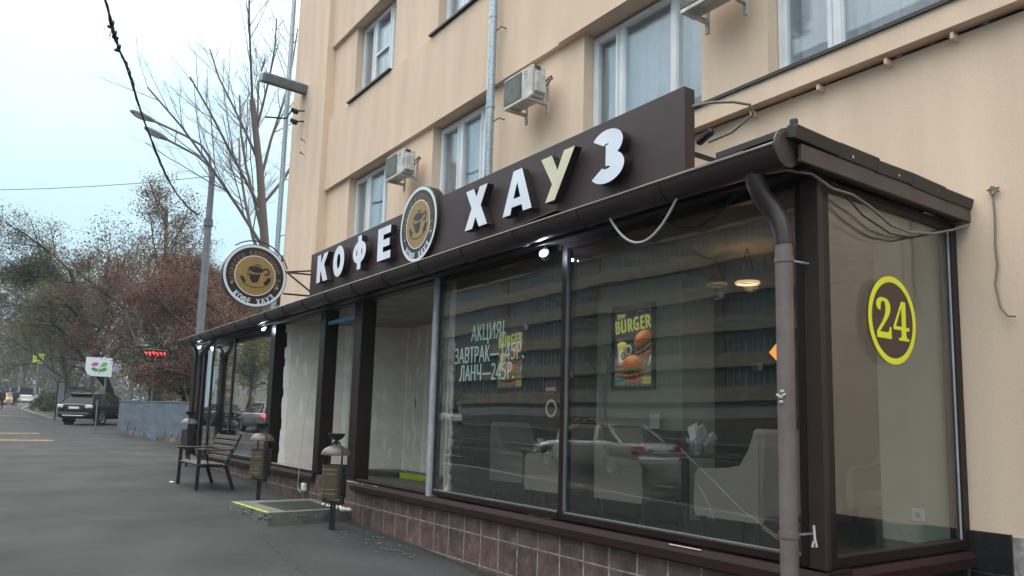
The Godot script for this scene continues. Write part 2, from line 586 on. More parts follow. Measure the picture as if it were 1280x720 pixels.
const SUN := Vector3(-0.887, 0.433, -0.158)
func set_sky() -> void:
	var w := 512
	var h := 256
	var img := Image.create(w, h, false, Image.FORMAT_RGBF)
	var nz := FastNoiseLite.new()
	nz.seed = 21
	nz.frequency = 1.1
	nz.fractal_octaves = 4
	for j in h:
		var el := (0.5 - (j + 0.5) / h) * PI
		for i in w:
			var az := (i + 0.5) / w * TAU
			var d := Vector3(cos(az) * cos(el), sin(el), sin(az) * cos(el))
			var s := maxf(d.y, 0.0)
			var l := 0.46 + 0.55 * pow(s, 1.2) + 1.45 * pow(s, 2.5)
			var near_sun := exp(-pow(d.angle_to(SUN) / 0.14, 2.0))
			var q := Vector3(d.x, d.y * 2.2, d.z)
			var c := smoothstep(0.1, 0.9, nz.get_noise_3dv(q * 1.3 + Vector3(0.55, 0.1, 0.2)) * 0.35 + 1.6 * s * s + 0.8 * near_sun)
			var col := Vector3(0.66, 0.92, 1.06).lerp(Vector3(1.07, 1.05, 1.02), c)
			l *= lerpf(0.92, 1.12, c) + 0.35 * near_sun
			col *= l
			img.set_pixel(i, j, Color(col.x, col.y, col.z))
	var pm := PanoramaSkyMaterial.new()
	pm.panorama = ImageTexture.create_from_image(img)
	var sky := Sky.new()
	sky.sky_material = pm
	var e := Environment.new()
	e.background_mode = Environment.BG_SKY
	e.sky = sky
	e.tonemap_mode = Environment.TONE_MAPPER_LINEAR
	e.tonemap_exposure = 1.95
	e.sdfgi_enabled = true
	e.ssao_enabled = true
	e.ssil_enabled = true
	e.fog_enabled = true
	e.fog_density = 0.0006
	e.fog_light_color = Color(0.86, 0.92, 0.97)
	var we := WorldEnvironment.new()
	we.name = "environment"
	we.environment = e
	add_child(we)
	var sun := DirectionalLight3D.new()
	sun.name = "sun"
	sun.light_energy = 0.3
	sun.light_color = Color(1.0, 0.98, 0.94)
	sun.light_angular_distance = 30.0
	sun.shadow_enabled = true
	sun.basis = Basis.looking_at(-SUN, Vector3.UP)
	add_child(sun)

func sheet(xs: Array, z0: float, z1: float, lift: float, nz := 1) -> MB:
	var mb := MB.new()
	for i in xs.size() - 1:
		for j in nz:
			var za := lerpf(z0, z1, float(j) / nz)
			var zb := lerpf(z0, z1, float(j + 1) / nz)
			mb.quad(on(xs[i], za, lift), on(xs[i], zb, lift), on(xs[i + 1], zb, lift), on(xs[i + 1], za, lift), Vector3.UP)
	return mb

const KERB_Z := 1.9
# the avenue: centre line points, bending away to the right far off
func road_z(x: float) -> float:
	if x > -75.0: return 0.0
	return -pow((-75.0 - x) / 22.0, 1.75)

func make_ground() -> void:
	var xs := [-420.0, -300, -260, -230, -200, -175, -150, -135, -120, -110, -100, -90, -80, -75, -70, -60, -50, -40, -30, -22, -16.3, -12, -10.2, -8.5, -7, -4, 0, 5, 10, 60, 200]
	var g := MB.new()
	for i in xs.size() - 1:
		g.quad(on(xs[i], -420, -0.3), on(xs[i], 420, -0.3), on(xs[i + 1], 420, -0.3), on(xs[i + 1], -420, -0.3), Vector3.UP)
	struct("ground", g, M("earth"))
	var p := MB.new()
	var r := MB.new()
	var k := MB.new()
	var p2 := MB.new()
	for i in xs.size() - 1:
		var a: float = xs[i]
		var b: float = xs[i + 1]
		if a < -260 or b > 60: continue
		var oa := road_z(a)
		var ob := road_z(b)
		p.quad(on(a, -30 + oa), on(a, KERB_Z + oa), on(b, KERB_Z + ob), on(b, -30 + ob), Vector3.UP)
		r.quad(on(a, KERB_Z + oa, -0.14), on(a, 36 + oa, -0.14), on(b, 36 + ob, -0.14), on(b, KERB_Z + ob, -0.14), Vector3.UP)
		p2.quad(on(a, 36.2 + oa), on(a, 80 + oa), on(b, 80 + ob), on(b, 36.2 + ob), Vector3.UP)
		for e in [KERB_Z, 36.0]:
			var c: Array = []
			for q in [[a, oa], [b, ob]]:
				for s in [[0.0, -0.25], [0.2, -0.25], [0.2, 0.012], [0.0, 0.012]]:
					c.append(on(q[0], e + q[1] + s[0], s[1]))
			var cen: Vector3 = (c[0] + c[6]) / 2.0
			k.face_out([c[2], c[3], c[7], c[6]], cen)
			k.face_out([c[1], c[2], c[6], c[5]], cen)
			k.face_out([c[0], c[3], c[7], c[4]], cen)
	struct("pavement", p, M("asphalt"))
	struct("road", r, M("road_asphalt"))
	struct("far_pavement", p2, M("asphalt"))
	struct("kerb", k, M("kerb"))
	# lane lines on the avenue
	var wl := MB.new()
	for zz in [5.2, 8.8, 12.4, 15.8, 16.2, 19.8, 23.4]:
		var x := -120.0
		while x < 50.0:
			var e := x + (7.0 if absf(zz - 16.0) > 0.5 else 9.9)
			wl.quad(on(x, zz + road_z(x), -0.135), on(x, zz + 0.13 + road_z(x), -0.135), on(e, zz + 0.13 + road_z(e), -0.135), on(e, zz + road_z(e), -0.135), Vector3.UP)
			x += 10.0
	struct("lane_marking", wl, M("white_paint"))
	# yellow strokes on the pavement by the driveway and a zigzag at the kerb
	var yl := MB.new()
	for s in [[-29.2, -2.2, -29.0, 0.6, 0.40], [-34.2, -2.1, -33.9, 0.8, 0.42], [-58.0, -2.9, -58.5, 1.0, 0.6]]:
		yl.quad(on(s[0], s[1], 0.005), on(s[2], s[3], 0.005), on(s[2] + s[4], s[3], 0.005), on(s[0] + s[4], s[1], 0.005), Vector3.UP)
	struct("yellow_road_marking", yl, M("yellow_paint"))
	var zg := MB.new()
	for s in [[-14.8, 2.5, -13.6, 3.9], [-13.6, 2.6, -12.4, 4.0], [-16.6, 3.3, -13.2, 3.25]]:
		zg.quad(on(s[0], s[1], -0.134), on(s[2], s[3], -0.134), on(s[2] + 0.22, s[3] + 0.1, -0.134), on(s[0] + 0.22, s[1] + 0.1, -0.134), Vector3.UP)
	struct("zigzag_road_marking", zg, M("yellow_paint"))
	# lawn verge beyond the driveway, with its kerb
	var edge := [Vector2(-48, -8.5), Vector2(-49.5, -4.6), Vector2(-52, -3.9), Vector2(-63, -3.55), Vector2(-78, -3.3), Vector2(-100, -5.0), Vector2(-125, -10.5), Vector2(-150, -20), Vector2(-180, -32)]
	var lw := MB.new()
	var lk := MB.new()
	for i in edge.size() - 1:
		var a: Vector2 = edge[i]
		var b: Vector2 = edge[i + 1]
		lw.quad(on(a.x, a.y, 0.07), on(b.x, b.y, 0.07), on(b.x, b.y - 40, 0.07), on(a.x, a.y - 40, 0.07), Vector3.UP)
		var d := (b - a).normalized()
		var o := Vector2(-d.y, d.x) * -0.15
		if o.y < 0: o = -o
		lk.quad(on(a.x, a.y, 0.11), on(b.x, b.y, 0.11), on(b.x + o.x, b.y + o.y, 0.11), on(a.x + o.x, a.y + o.y, 0.11), Vector3.UP)
		lk.quad(on(a.x + o.x, a.y + o.y, 0.11), on(b.x + o.x, b.y + o.y, 0.11), on(b.x + o.x, b.y + o.y, -0.05), on(a.x + o.x, a.y + o.y, -0.05))
	struct("lawn", lw, M("lawn"))
	struct("lawn_kerb", lk, M("kerb"))
	# hairline cracks and damp along the plinth
	var cr := MB.new()
	for q in [[-6.5, -2.5, -1.0, -0.15, 26], [-11.0, -0.7, -0.4, -1.0, 24], [-16.0, -2.6, -1.0, 0.25, 30], [-22.0, -1.6, -1.0, -0.35, 40]]:
		var cp := Vector2(q[0], q[1])
		var dv := Vector2(q[2], q[3]).normalized()
		for i in q[4]:
			var nx := cp + dv.rotated(rng.randf_range(-0.7, 0.7)) * 0.16
			var o := (nx - cp).orthogonal().normalized() * rng.randf_range(0.002, 0.006)
			cr.quad(on(cp.x + o.x, cp.y + o.y, 0.0085), on(nx.x + o.x, nx.y + o.y, 0.0085), on(nx.x - o.x, nx.y - o.y, 0.0085), on(cp.x - o.x, cp.y - o.y, 0.0085), Vector3.UP)
			cp = nx
	struct("pavement_crack", cr, mk("crack", Color(0.038, 0.038, 0.038), 0.95))
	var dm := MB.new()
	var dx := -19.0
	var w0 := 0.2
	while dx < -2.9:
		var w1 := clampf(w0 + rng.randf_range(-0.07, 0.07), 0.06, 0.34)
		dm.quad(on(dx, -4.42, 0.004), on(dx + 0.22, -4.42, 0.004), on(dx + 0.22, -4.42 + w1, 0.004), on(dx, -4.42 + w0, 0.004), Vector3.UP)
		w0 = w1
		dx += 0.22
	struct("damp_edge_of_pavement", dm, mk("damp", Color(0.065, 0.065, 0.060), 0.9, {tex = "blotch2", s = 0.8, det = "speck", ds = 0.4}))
	# white plaster dust trodden into the asphalt before the plinth
	var st := MB.new()
	for i in 60:
		var c := Vector2(rng.randfn(-8.3, 0.55), rng.randfn(-4.05, 0.13))
		if c.y < -4.38: continue
		var q := []
		var rr := rng.randf_range(0.006, 0.032)
		for t in 7:
			var an := TAU * t / 7.0
			var w := rr * rng.randf_range(0.3, 1.0)
			q.append(on(c.x + cos(an) * w * 2.6, c.y + sin(an) * w + cos(an) * w * 0.8, 0.008))
		for t in range(1, 6):
			st.tri(q[0], q[t], q[t + 1], Vector3.UP, Vector3.UP, Vector3.UP)
	struct("plaster_dust_on_pavement", st, mk("dust", Color(0.20, 0.20, 0.195), 0.95, {tex = "grunge", s = 0.25}))

# ---------------------------------------------------------------- main building
const WZ := -6.3
func make_window(b: Node3D, x0: float, x1: float, y0: float, y1: float, zf: float, splits: Array, o := {}) -> void:
	var w := node("window", b)
	var fr := MB.new()
	var t := 0.065
	var zb := zf - 0.075
	fr.bb(x0, x1, y1 - t, y1, zb, zf, 0.008)
	fr.bb(x0, x1, y0, y0 + t, zb, zf, 0.008)
	fr.bb(x0, x0 + t, y0 + t, y1 - t, zb, zf, 0.008)
	fr.bb(x1 - t, x1, y0 + t, y1 - t, zb, zf, 0.008)
	var xs := [x0]
	for s in splits: xs.append(lerpf(x0, x1, s))
	xs.append(x1)
	for i in splits.size():
		var x: float = xs[i + 1]
		fr.bb(x - 0.045, x + 0.045, y0 + t, y1 - t, zb, zf - 0.002, 0.008)
	part("frame", fr, M("pvc"), w)
	for i in xs.size() - 1:
		var a: float = xs[i] + (t if i == 0 else 0.045)
		var c: float = xs[i + 1] - (t if i == xs.size() - 2 else 0.045)
		var q: float = 0.05 if i in o.get("sash", [0]) else 0.018
		var sf := MB.new()
		var zs := zf + (0.012 if q > 0.03 else -0.015)
		sf.bb(a, c, y1 - t - q, y1 - t, zb + 0.01, zs, 0.006)
		sf.bb(a, c, y0 + t, y0 + t + q, zb + 0.01, zs, 0.006)
		sf.bb(a, a + q, y0 + t + q, y1 - t - q, zb + 0.01, zs, 0.006)
		sf.bb(c - q, c, y0 + t + q, y1 - t - q, zb + 0.01, zs, 0.006)
		if o.get("bar", -1) == i:
			var ym := lerpf(y0, y1, 0.47)
			sf.bb(a + q, c - q, ym - 0.03, ym + 0.03, zb + 0.01, zs, 0.006)
		part("sash", sf, M("pvc"), w)
		var pm := MB.new()
		pm.bb(a + q, c - q, y0 + t + q, y1 - t - q, zf - 0.05, zf - 0.030)
		part("pane", pm, M("window_glass"), w)
		var pm2 := MB.new()
		pm2.bb(a + q, c - q, y0 + t + q, y1 - t - q, zf - 0.066, zf - 0.060)
		part("inner_pane", pm2, M("window_glass"), w)
	var cur: Array = o.get("curtain", [[0.0, 1.0]])
	for k in cur:
		var g := []
		var nn := 60
		for i in nn + 1:
			var x := lerpf(lerpf(x0, x1, k[0]), lerpf(x0, x1, k[1]), float(i) / nn)
			var z := zf - 0.22 + 0.025 * sin(x * 42.0) + 0.012 * sin(x * 17.0 + 1.0)
			g.append([Vector3(x, y0 - 0.05, z), Vector3(x, y1 + 0.05, z)])
		var cm := MB.new()
		cm.grid(g, Vector3((x0 + x1) / 2, (y0 + y1) / 2, zf - 2.0))
		part("curtain", cm, M("curtain"), w)

func apartment() -> void:
	var b := thing("apartment_building", "beige stuccoed apartment building with white plastic windows and air conditioners", "building", Vector3(-6, 0, WZ))
	var X0 := -19.2
	var X1 := 9.0
	var open := [[-15.6, -13.6], [-11.78, -9.8], [-7.56, -5.5], [-4.62, -2.4], [-0.7, 1.4], [3.3, 5.4]]
	# lower wall, with the cafe's openings left free behind the pavilion
	var w := MB.new()
	w.bb(-2.9, X1, -0.6, 4.9, -6.75, WZ)
	w.bb(X0, -2.9, 3.38, 4.9, -6.75, WZ)
	w.bb(X0, -14.0, -0.6, 3.38, -6.75, WZ)
	part("lower_wall", w, M("stucco"), b)
	# window zones, recessed
	for f in 3:
		var y0 := 5.13 + 3.62 * f
		if f == 0: y0 = 5.13
		var y1 := 7.0 + 3.6 * f
		var x := X0
		for o in open:
			part("window_pier", MB.new().bb(x, o[0], y0, y1, -6.78, -6.385), M("stucco"), b)
			x = o[1]
		part("window_pier", MB.new().bb(x, X1, y0, y1, -6.78, -6.385), M("stucco"), b)
		var s := MB.new()
		var ytop: float = [8.72, 12.33, 16.2][f]
		s.bb(X0, -8.0, y1, ytop, -6.78, WZ)
		s.bb(-8.0, X1, y1, ytop, -6.78, WZ + 0.035)
		part("spandrel_wall", s, M("stucco"), b)
		for i in open.size():
			var o: Array = open[i]
			var opt := {}
			var sp := [0.36, 0.74]
			if f == 0:
				match i:
					0: opt = {curtain = [[0.0, 0.42], [0.5, 1.0]], sash = [0]}
					1: opt = {curtain = [[0.0, 0.3], [0.36, 1.0]], sash = [0, 1]}
					2:
						sp = [0.27, 0.72]
						opt = {curtain = [[0.06, 0.95]], sash = [0]}
					3:
						sp = [0.30, 0.78]
						opt = {curtain = [[0.0, 1.0]], sash = [0, 2]}
			elif f == 1 and i == 0:
				opt = {curtain = [[0.0, 0.3], [0.66, 1.0]], sash = [0, 1], bar = 1}
				sp = [0.33, 0.75]
			var ylow := y0 + 0.09
			make_window(b, o[0] + 0.005, o[1] - 0.005, ylow, y1 - 0.04, -6.55, sp, opt)
			var sl := MB.new()
			if f > 0:
				sl.bb(o[0] - 0.1, o[1] + 0.06, y0 - 0.01, y0 + 0.025, -6.56, WZ + 0.055)
				sl.bb(o[0], o[1], y0 + 0.025, ylow, -6.65, -6.56)
			else:
				sl.bb(o[0], o[1], y0 + 0.04, ylow, -6.65, -6.50)
			part("window_sill", sl, M("sill_metal"), b)
	# string course under the first windows, running a little out of true
	var lg := MB.new()
	lg.prism(PackedVector2Array([Vector2(-16.9, 4.86), Vector2(X1, 4.99), Vector2(X1, 5.19), Vector2(-16.9, 5.08)]), -6.32, -6.17, Transform3D())
	part("string_course", lg, M("stucco"), b)
	var fl := MB.new()
	fl.prism(PackedVector2Array([Vector2(-16.9, 5.08), Vector2(X1, 5.19), Vector2(X1, 5.225), Vector2(-16.9, 5.115)]), -6.5, -6.145, Transform3D())
	part("course_flashing", fl, M("sill_metal"), b)
	var pl := MB.new()
	pl.bb(X0 - 0.002, -16.9, 3.4, 16.2, -6.40, -6.17)
	part("corner_pilaster", pl, M("stucco"), b)
	# the rest of the block
	var body := MB.new()
	body.bb(X0, X0 + 0.4, -0.6, 16.2, -20, -6.80)
	body.bb(X1 - 0.4, X1, -0.6, 16.2, -20, -6.80)
	body.bb(X0, X1, -0.6, 16.2, -20.4, -20)
	part("side_wall", body, M("stucco"), b)
	var rf := MB.new()
	rf.bb(X0 - 0.3, X1 + 0.3, 16.2, 16.5, -20.6, -5.9)
	part("roof", rf, M("sill_metal"), b)
	var inn := MB.new()
	for y in [5.0, 8.6, 12.2]:
		inn.bb(X0 + 0.4, X1 - 0.4, y - 0.15, y, -20, -6.8)
	inn.bb(X0 + 0.4, X1 - 0.4, 5.0, 16.2, -9.6, -9.5)
	for o in open:
		inn.bb(o[0] - 1.0, o[0] - 0.9, 5.0, 16.2, -9.5, -6.8)
	part("room_wall", inn, M("dark_room"), b)
	# dark granite at the foot of the wall, slab by slab
	var cl := node("granite_cladding", b)
	var bk := MB.new()
	bk.bb(-2.82, X1, -0.5, 0.93, -6.3, -6.285)
	part("mortar_bed", bk, M("mortar"), cl)
	var gm := MB.new().box(Vector3.ZERO, Vector3(0.592, 0.292, 0.03), Basis(), 0.004).mesh()
	for r in 5:
		for c in 12:
			var x := -2.52 + 0.6 * c - (0.3 if r % 2 == 1 else 0.0)
			if x < -2.5: continue
			shared("granite_slab", gm, M("granite"), cl, Transform3D(Basis(), Vector3(x, 0.80 - 0.3 * r, -6.28) - b.position))
	var gm2 := MB.new().box(Vector3.ZERO, Vector3(0.292, 0.292, 0.03), Basis(), 0.004).mesh()
	for r in 5:
		shared("granite_slab", gm2, M("granite"), cl, Transform3D(Basis(), Vector3(-2.68 + (0.0 if r % 2 == 1 else 0.0), 0.80 - 0.3 * r, -6.28) - b.position))
	# galvanised rain pipes
	for q in [[-9.52, -6.15, 3.6, 16.3], [-19.36, -6.05, 0.5, 16.3]]:
		var pp := node("rain_pipe", b)
		var tb := MB.new()
		tb.tube([Vector3(q[0], q[2], q[1]), Vector3(q[0], q[3], q[1])], 0.065, 16)
		part("pipe", tb, M("zinc"), pp)
		for y in [4.7, 6.55, 8.05, 9.9, 11.9, 14.0]:
			var rg := MB.new()
			rg.lathe([Vector2(0.066, -0.03), Vector2(0.073, -0.03), Vector2(0.073, 0.03), Vector2(0.066, 0.03)], 16, Transform3D(Basis(), Vector3(q[0], y, q[1])))
			part("collar", rg, M("zinc"), pp)
			var hk := MB.new()
			hk.tube([Vector3(q[0] + 0.05, y - 0.25, q[1] - 0.03), Vector3(q[0] + 0.16, y - 0.22, q[1] - 0.06), Vector3(q[0] + 0.15, y - 0.22, WZ - 0.02)], 0.012, 6)
			part("wall_hook", hk, M("cable_grey"), pp)

# ---------------------------------------------------------------- cafe pavilion
const FZ := -4.4
const PX0 := -19.2
const PX1 := -2.84
func box_part(called: String, m: String, parent: Node3D, x0: float, x1: float, y0: float, y1: float, z0: float, z1: float, bev := 0.006) -> MeshInstance3D:
	return part(called, MB.new().bb(x0, x1, y0, y1, z0, z1, bev), M(m), parent)

func pavilion() -> void:
	var p := thing("cafe_pavilion", "glazed dark brown cafe pavilion built against the beige apartment building", "cafe", Vector3(-11, 0.3, FZ))
	# plinth with its tiles
	var pl := node("plinth", p)
	box_part("mortar_bed", "mortar", pl, PX0, PX1 - 0.012, -0.3, 0.66, -6.3, FZ - 0.0165, 0.0)
	var gap := [-11.42, -9.98]
	var meshes := []
	for k in 3:
		var mb := MB.new()
		# one tile of 0.325 x 0.305 m with courses of little bricks in relief
		mb.box(Vector3(0, 0, -0.006), Vector3(0.309, 0.288, 0.012), Basis(), 0.003)
		for r in 5:
			var y := -0.1485 + 0.0594 * r
			var off: float = [0.0, 0.055, 0.02, 0.08, 0.04][(r + k) % 5]
			var x: float = -0.156 - off
			while x < 0.156:
				var a := maxf(x, -0.156)
				var e := minf(x + 0.108, 0.156)
				if e - a > 0.012:
					mb.box(Vector3((a + e) / 2, y + 0.0297, 0.0015), Vector3(e - a - 0.005, 0.0544, 0.004), Basis(), 0.0015)
				x += 0.110
		meshes.append(mb.mesh())
	var x := PX1 - 0.17
	while x > PX0:
		for r in 3:
			var y := 0.6425 - 0.305 * r
			if y + 0.15 < gy(x) - 0.1: continue
			var k := rng.randi() % 3
			shared("tile", meshes[k], M("tile_%d" % (rng.randi() % 3)), pl, Transform3D(Basis(), Vector3(x, y - 0.0, FZ - 0.016) - p.position))
		x -= 0.3255
	# side plinth: dark slabs
	var z := FZ - 0.33
	var sm := MB.new().box(Vector3.ZERO, Vector3(0.03, 0.292, 0.592), Basis(), 0.004).mesh()
	while z > -6.1:
		for r in 3:
			shared("granite_slab", sm, M("granite"), pl, Transform3D(Basis(), Vector3(PX1 - 0.002, 0.52 - 0.3 * r, z) - p.position))
		z -= 0.6
	# sill board: a sloping ledge with a folded lip
	var sb := node("sill", p)
	var prof := PackedVector2Array([Vector2(-4.62, 0.80), Vector2(-4.36, 0.79), Vector2(-4.335, 0.745), Vector2(-4.335, 0.68), Vector2(-4.36, 0.665), Vector2(-4.62, 0.665)])
	var turn := Basis(Vector3(0, 0, 1), Vector3(0, 1, 0), Vector3(-1, 0, 0))
	for seg in [[PX0 - 0.05, -11.46], [-9.98, PX1 + 0.06]]:
		var s := MB.new()
		s.prism(prof, -seg[1], -seg[0], Transform3D(turn, Vector3.ZERO))
		part("ledge", s, M("brown_metal"), sb)
	var ss := MB.new()
	ss.prism(PackedVector2Array([Vector2(-3.1, 0.80), Vector2(-2.80, 0.79), Vector2(-2.775, 0.75), Vector2(-2.775, 0.68), Vector2(-3.1, 0.665)]), -6.29, -4.62, Transform3D())
	part("side_ledge", ss, M("brown_metal"), sb)
	for i in 9:
		var cx := rng.randf_range(-12.5, -7.5) if i < 6 else rng.randf_range(-7, -3.5)
		if cx > -11.5 and cx < -10.0: continue
		var cm := MB.new()
		cm.box(Vector3(cx, 0.787 if i % 2 else 0.795, -4.352 if i % 2 else -4.42), Vector3(rng.randf_range(0.15, 0.5), 0.006, 0.012), Basis(), 0.002)
		part("plaster_smear", cm, M("plaster"), sb)
	# posts, mullions, rails of the front
	var HB := 3.33
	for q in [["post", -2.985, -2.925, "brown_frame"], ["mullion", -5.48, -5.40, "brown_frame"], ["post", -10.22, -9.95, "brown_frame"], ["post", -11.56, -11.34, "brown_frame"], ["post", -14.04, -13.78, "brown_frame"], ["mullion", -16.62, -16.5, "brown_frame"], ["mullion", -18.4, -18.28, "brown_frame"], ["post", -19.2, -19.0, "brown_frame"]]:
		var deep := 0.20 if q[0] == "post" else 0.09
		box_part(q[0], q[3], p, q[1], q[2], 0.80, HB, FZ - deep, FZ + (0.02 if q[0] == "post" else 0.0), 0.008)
	box_part("mullion", "pvc_grey", p, -7.885, -7.80, 0.75, HB + 0.02, FZ - 0.1, FZ + 0.03, 0.006)
	box_part("mullion_edge", "car_trim", p, -7.80, -7.77, 0.82, HB, FZ - 0.08, FZ - 0.005, 0.004)
	# bright glazing bead beside the long mullion
	box_part("glazing_bead", "grey_steel", p, -5.398, -5.388, 0.88, HB - 0.02, FZ - 0.03, FZ + 0.008, 0.004)
	var panes := [[-5.40, -2.985], [-7.77, -5.48], [-16.5, -14.04], [-18.28, -16.62], [-19.0, -18.4]]
	for q in panes:
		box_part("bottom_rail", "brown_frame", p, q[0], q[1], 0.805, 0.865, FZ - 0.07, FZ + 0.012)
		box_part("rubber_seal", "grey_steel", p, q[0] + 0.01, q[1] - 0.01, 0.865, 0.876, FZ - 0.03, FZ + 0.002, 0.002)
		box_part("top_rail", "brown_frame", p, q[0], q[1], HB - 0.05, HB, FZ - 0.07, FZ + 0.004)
		box_part("pane", "shop_glass", p, q[0] + 0.002, q[1] - 0.002, 0.872, HB - 0.052, FZ - 0.026, FZ - 0.018, 0.0)
		box_part("inner_pane", "shop_glass", p, q[0] + 0.002, q[1] - 0.002, 0.872, HB - 0.052, FZ - 0.058, FZ - 0.050, 0.0)
	box_part("bottom_rail", "brown_frame", p, -9.95, -7.885, 0.795, 0.83, FZ - 0.1, FZ + 0.005)
	box_part("bottom_rail", "brown_frame", p, -13.78, -11.56, 0.795, 0.83, FZ - 0.1, FZ + 0.005)
	for q in [[[-4.03, 1.50], [-3.86, 1.38], [-3.74, 1.30], [-3.46, 1.10], [-3.2, 0.97], [-3.02, 0.90]], [[-3.85, 1.24], [-3.76, 1.12], [-3.70, 0.99]], [[-3.3, 1.0], [-3.15, 0.93], [-3.01, 0.86]]]:
		var sp := []
		for w in q: sp.append(Vector3(w[0], w[1], FZ - 0.0165))
		part("scratch", MB.new().tube(sp, 0.001, 4), M("cable_white"), p)
	# side frame and glass
	box_part("corner_post", "corner_brown", p, -2.923, -2.80, 0.80, HB, -4.43, -4.375, 0.008)
	box_part("side_post", "brown_frame", p, -2.93, -2.82, 0.80, HB, -4.525, -4.432)
	box_part("side_post", "brown_frame", p, -2.93, -2.825, 0.80, HB, -6.295, -6.2)
	box_part("side_rail", "brown_frame", p, -2.92, -2.822, 0.80, 0.875, -6.2, -4.525)
	box_part("side_rail", "brown_frame", p, -2.92, -2.822, HB - 0.07, HB, -6.2, -4.525)
	box_part("side_seal", "pvc_grey", p, -2.852, -2.838, 0.876, HB - 0.07, -6.198, -6.185, 0.003)
	box_part("side_seal", "grey_steel", p, -2.852, -2.838, 0.876, HB - 0.07, -4.538, -4.527, 0.003)
	box_part("inner_pane", "shop_glass", p, -2.90, -2.892, 0.876, HB - 0.07, -6.198, -4.527, 0.0)
	box_part("side_pane", "shop_glass", p, -2.858, -2.850, 0.876, HB - 0.07, -6.198, -4.527, 0.0)
	# left end: glazed too, seen edge-on
	box_part("side_post", "brown_frame", p, -19.2, -19.0, 0.80, HB, -6.29, -6.1)
	box_part("end_panel", "inner_dark", p, -19.14, -19.08, 0.8, HB, -6.1, -4.6, 0.0)
	# header, soffit, fascias, roof
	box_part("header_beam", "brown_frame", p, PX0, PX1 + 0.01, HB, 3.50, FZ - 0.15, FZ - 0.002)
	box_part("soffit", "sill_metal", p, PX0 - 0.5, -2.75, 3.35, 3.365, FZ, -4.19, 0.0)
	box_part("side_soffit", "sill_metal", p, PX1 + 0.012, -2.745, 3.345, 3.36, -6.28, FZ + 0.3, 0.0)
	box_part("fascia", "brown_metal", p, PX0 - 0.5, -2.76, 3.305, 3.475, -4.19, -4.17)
	part("side_fascia", MB.new().bb(-2.745, -2.715, 3.325, 3.44, -6.31, -4.08, 0.004), M("fascia_brown"), p)
	var rf := MB.new()
	var lean := [Vector3(PX0 - 0.5, 3.48, -4.10), Vector3(-2.70, 3.49, -4.08), Vector3(-2.70, 3.50, -6.29), Vector3(PX0 - 0.5, 3.62, -6.29)]
	rf.quad(lean[0], lean[1], lean[2], lean[3], Vector3.UP)
	for i in 4:
		var a: Vector3 = lean[i]
		var c: Vector3 = lean[(i + 1) % 4]
		rf.quad(a, c, c - Vector3(0, 0.02, 0), a - Vector3(0, 0.02, 0))
	part("roof_sheet", rf, M("roofing"), p)
	# ragged flashing along the side edge, in laps
	for i in 5:
		var za := -4.0 - 0.46 * i
		var f := MB.new()
		var y0 := 3.50 - 0.006 * i
		f.box(Vector3(-2.735, y0, za - 0.24), Vector3(0.085, 0.085 + 0.01 * (i % 2), 0.475), Basis(Vector3.RIGHT, 0.02 * (i % 3 - 1)) * Basis(Vector3.BACK, -0.25), 0.006)
		part("edge_flashing", f, M("roofing"), p)
	for q in [-4.62, -5.2, -5.75, -6.05]:
		part("sealant_spot", MB.new().box(Vector3(-2.70, 3.485, q), Vector3(0.012, 0.05, 0.015), Basis(Vector3.RIGHT, 0.3), 0.003), M("plaster"), p)
	var cap := MB.new()
	cap.bar(Vector3(-2.72, 3.53, -4.04), Vector3(-3.0, 3.57, -4.30), 0.10, 0.02, Vector3.UP, 0.006)
	cap.box(Vector3(-2.735, 3.56, -4.03), Vector3(0.05, 0.06, 0.05), Basis(Vector3.UP, 0.6), 0.01)
	cap.bar(Vector3(-2.72, 3.52, -4.02), Vector3(-3.35, 3.52, -4.04), 0.03, 0.05, Vector3.UP, 0.005)
	part("ridge_cap", cap, M("roofing"), p)
	# gutter: half round, with hangers and an end cap
	var gt := node("gutter", p)
	var gm := MB.new()
	var prof2 := []
	for i in 13:
		var a := PI + PI * i / 12.0
		prof2.append(Vector2(cos(a) * 0.122, sin(a) * 0.122))
	for i in 12:
		for s in [1.0, 0.94]:
			var q0: Vector2 = prof2[i] * s
			var q1: Vector2 = prof2[i + 1] * s
			var n0 := Vector3(0, q0.y, q0.x).normalized() * (1.0 if s == 1.0 else -1.0)
			var n1 := Vector3(0, q1.y, q1.x).normalized() * (1.0 if s == 1.0 else -1.0)
			var A := Vector3(PX0 - 0.62, 3.418 + q0.y, -4.03 + q0.x)
			var B := Vector3(PX0 - 0.62, 3.418 + q1.y, -4.03 + q1.x)
			var W := Vector3(PX0 - 0.62 + 16.99 + 0.0, 0, 0)
			var L := Vector3(-2.80 - (PX0 - 0.62), 0, 0)
			gm.tri(A, B, B + L, n0, n1, n1)
			gm.tri(A, B + L, A + L, n0, n1, n0)
	part("channel", gm, M("gutter_brown"), gt)
	var lip := MB.new()
	lip.tube([Vector3(PX0 - 0.62, 3.421, -3.908), Vector3(-2.80, 3.421, -3.908)], 0.011, 8)
	part("rolled_lip", lip, M("pipe_brown"), gt)
	for e in [-2.80, PX0 - 0.62]:
		var ec := MB.new()
		var out := 1.0 if e > -10 else -1.0
		ec.lathe([Vector2(0.0, 0.014), Vector2(0.10, 0.014), Vector2(0.126, 0.004), Vector2(0.126, -0.01), Vector2(0.0, -0.01)], 26, Transform3D(Basis(Vector3.BACK, -PI / 2 * out), Vector3(e + 0.012 * out, 3.418, -4.03)))
		part("end_cap", ec, M("fascia_brown"), gt)
	var hx := -3.78
	while hx > -19.6:
		var h := MB.new()
		var pts := []
		for i in 11:
			var a := PI + PI * i / 10.0
			pts.append(Vector3(hx, 3.418 + sin(a) * 0.128, -4.03 + cos(a) * 0.128))
		h.tube(pts, 0.009, 6)
		part("hanger", h, M("gutter_brown"), gt)
		hx -= 0.92
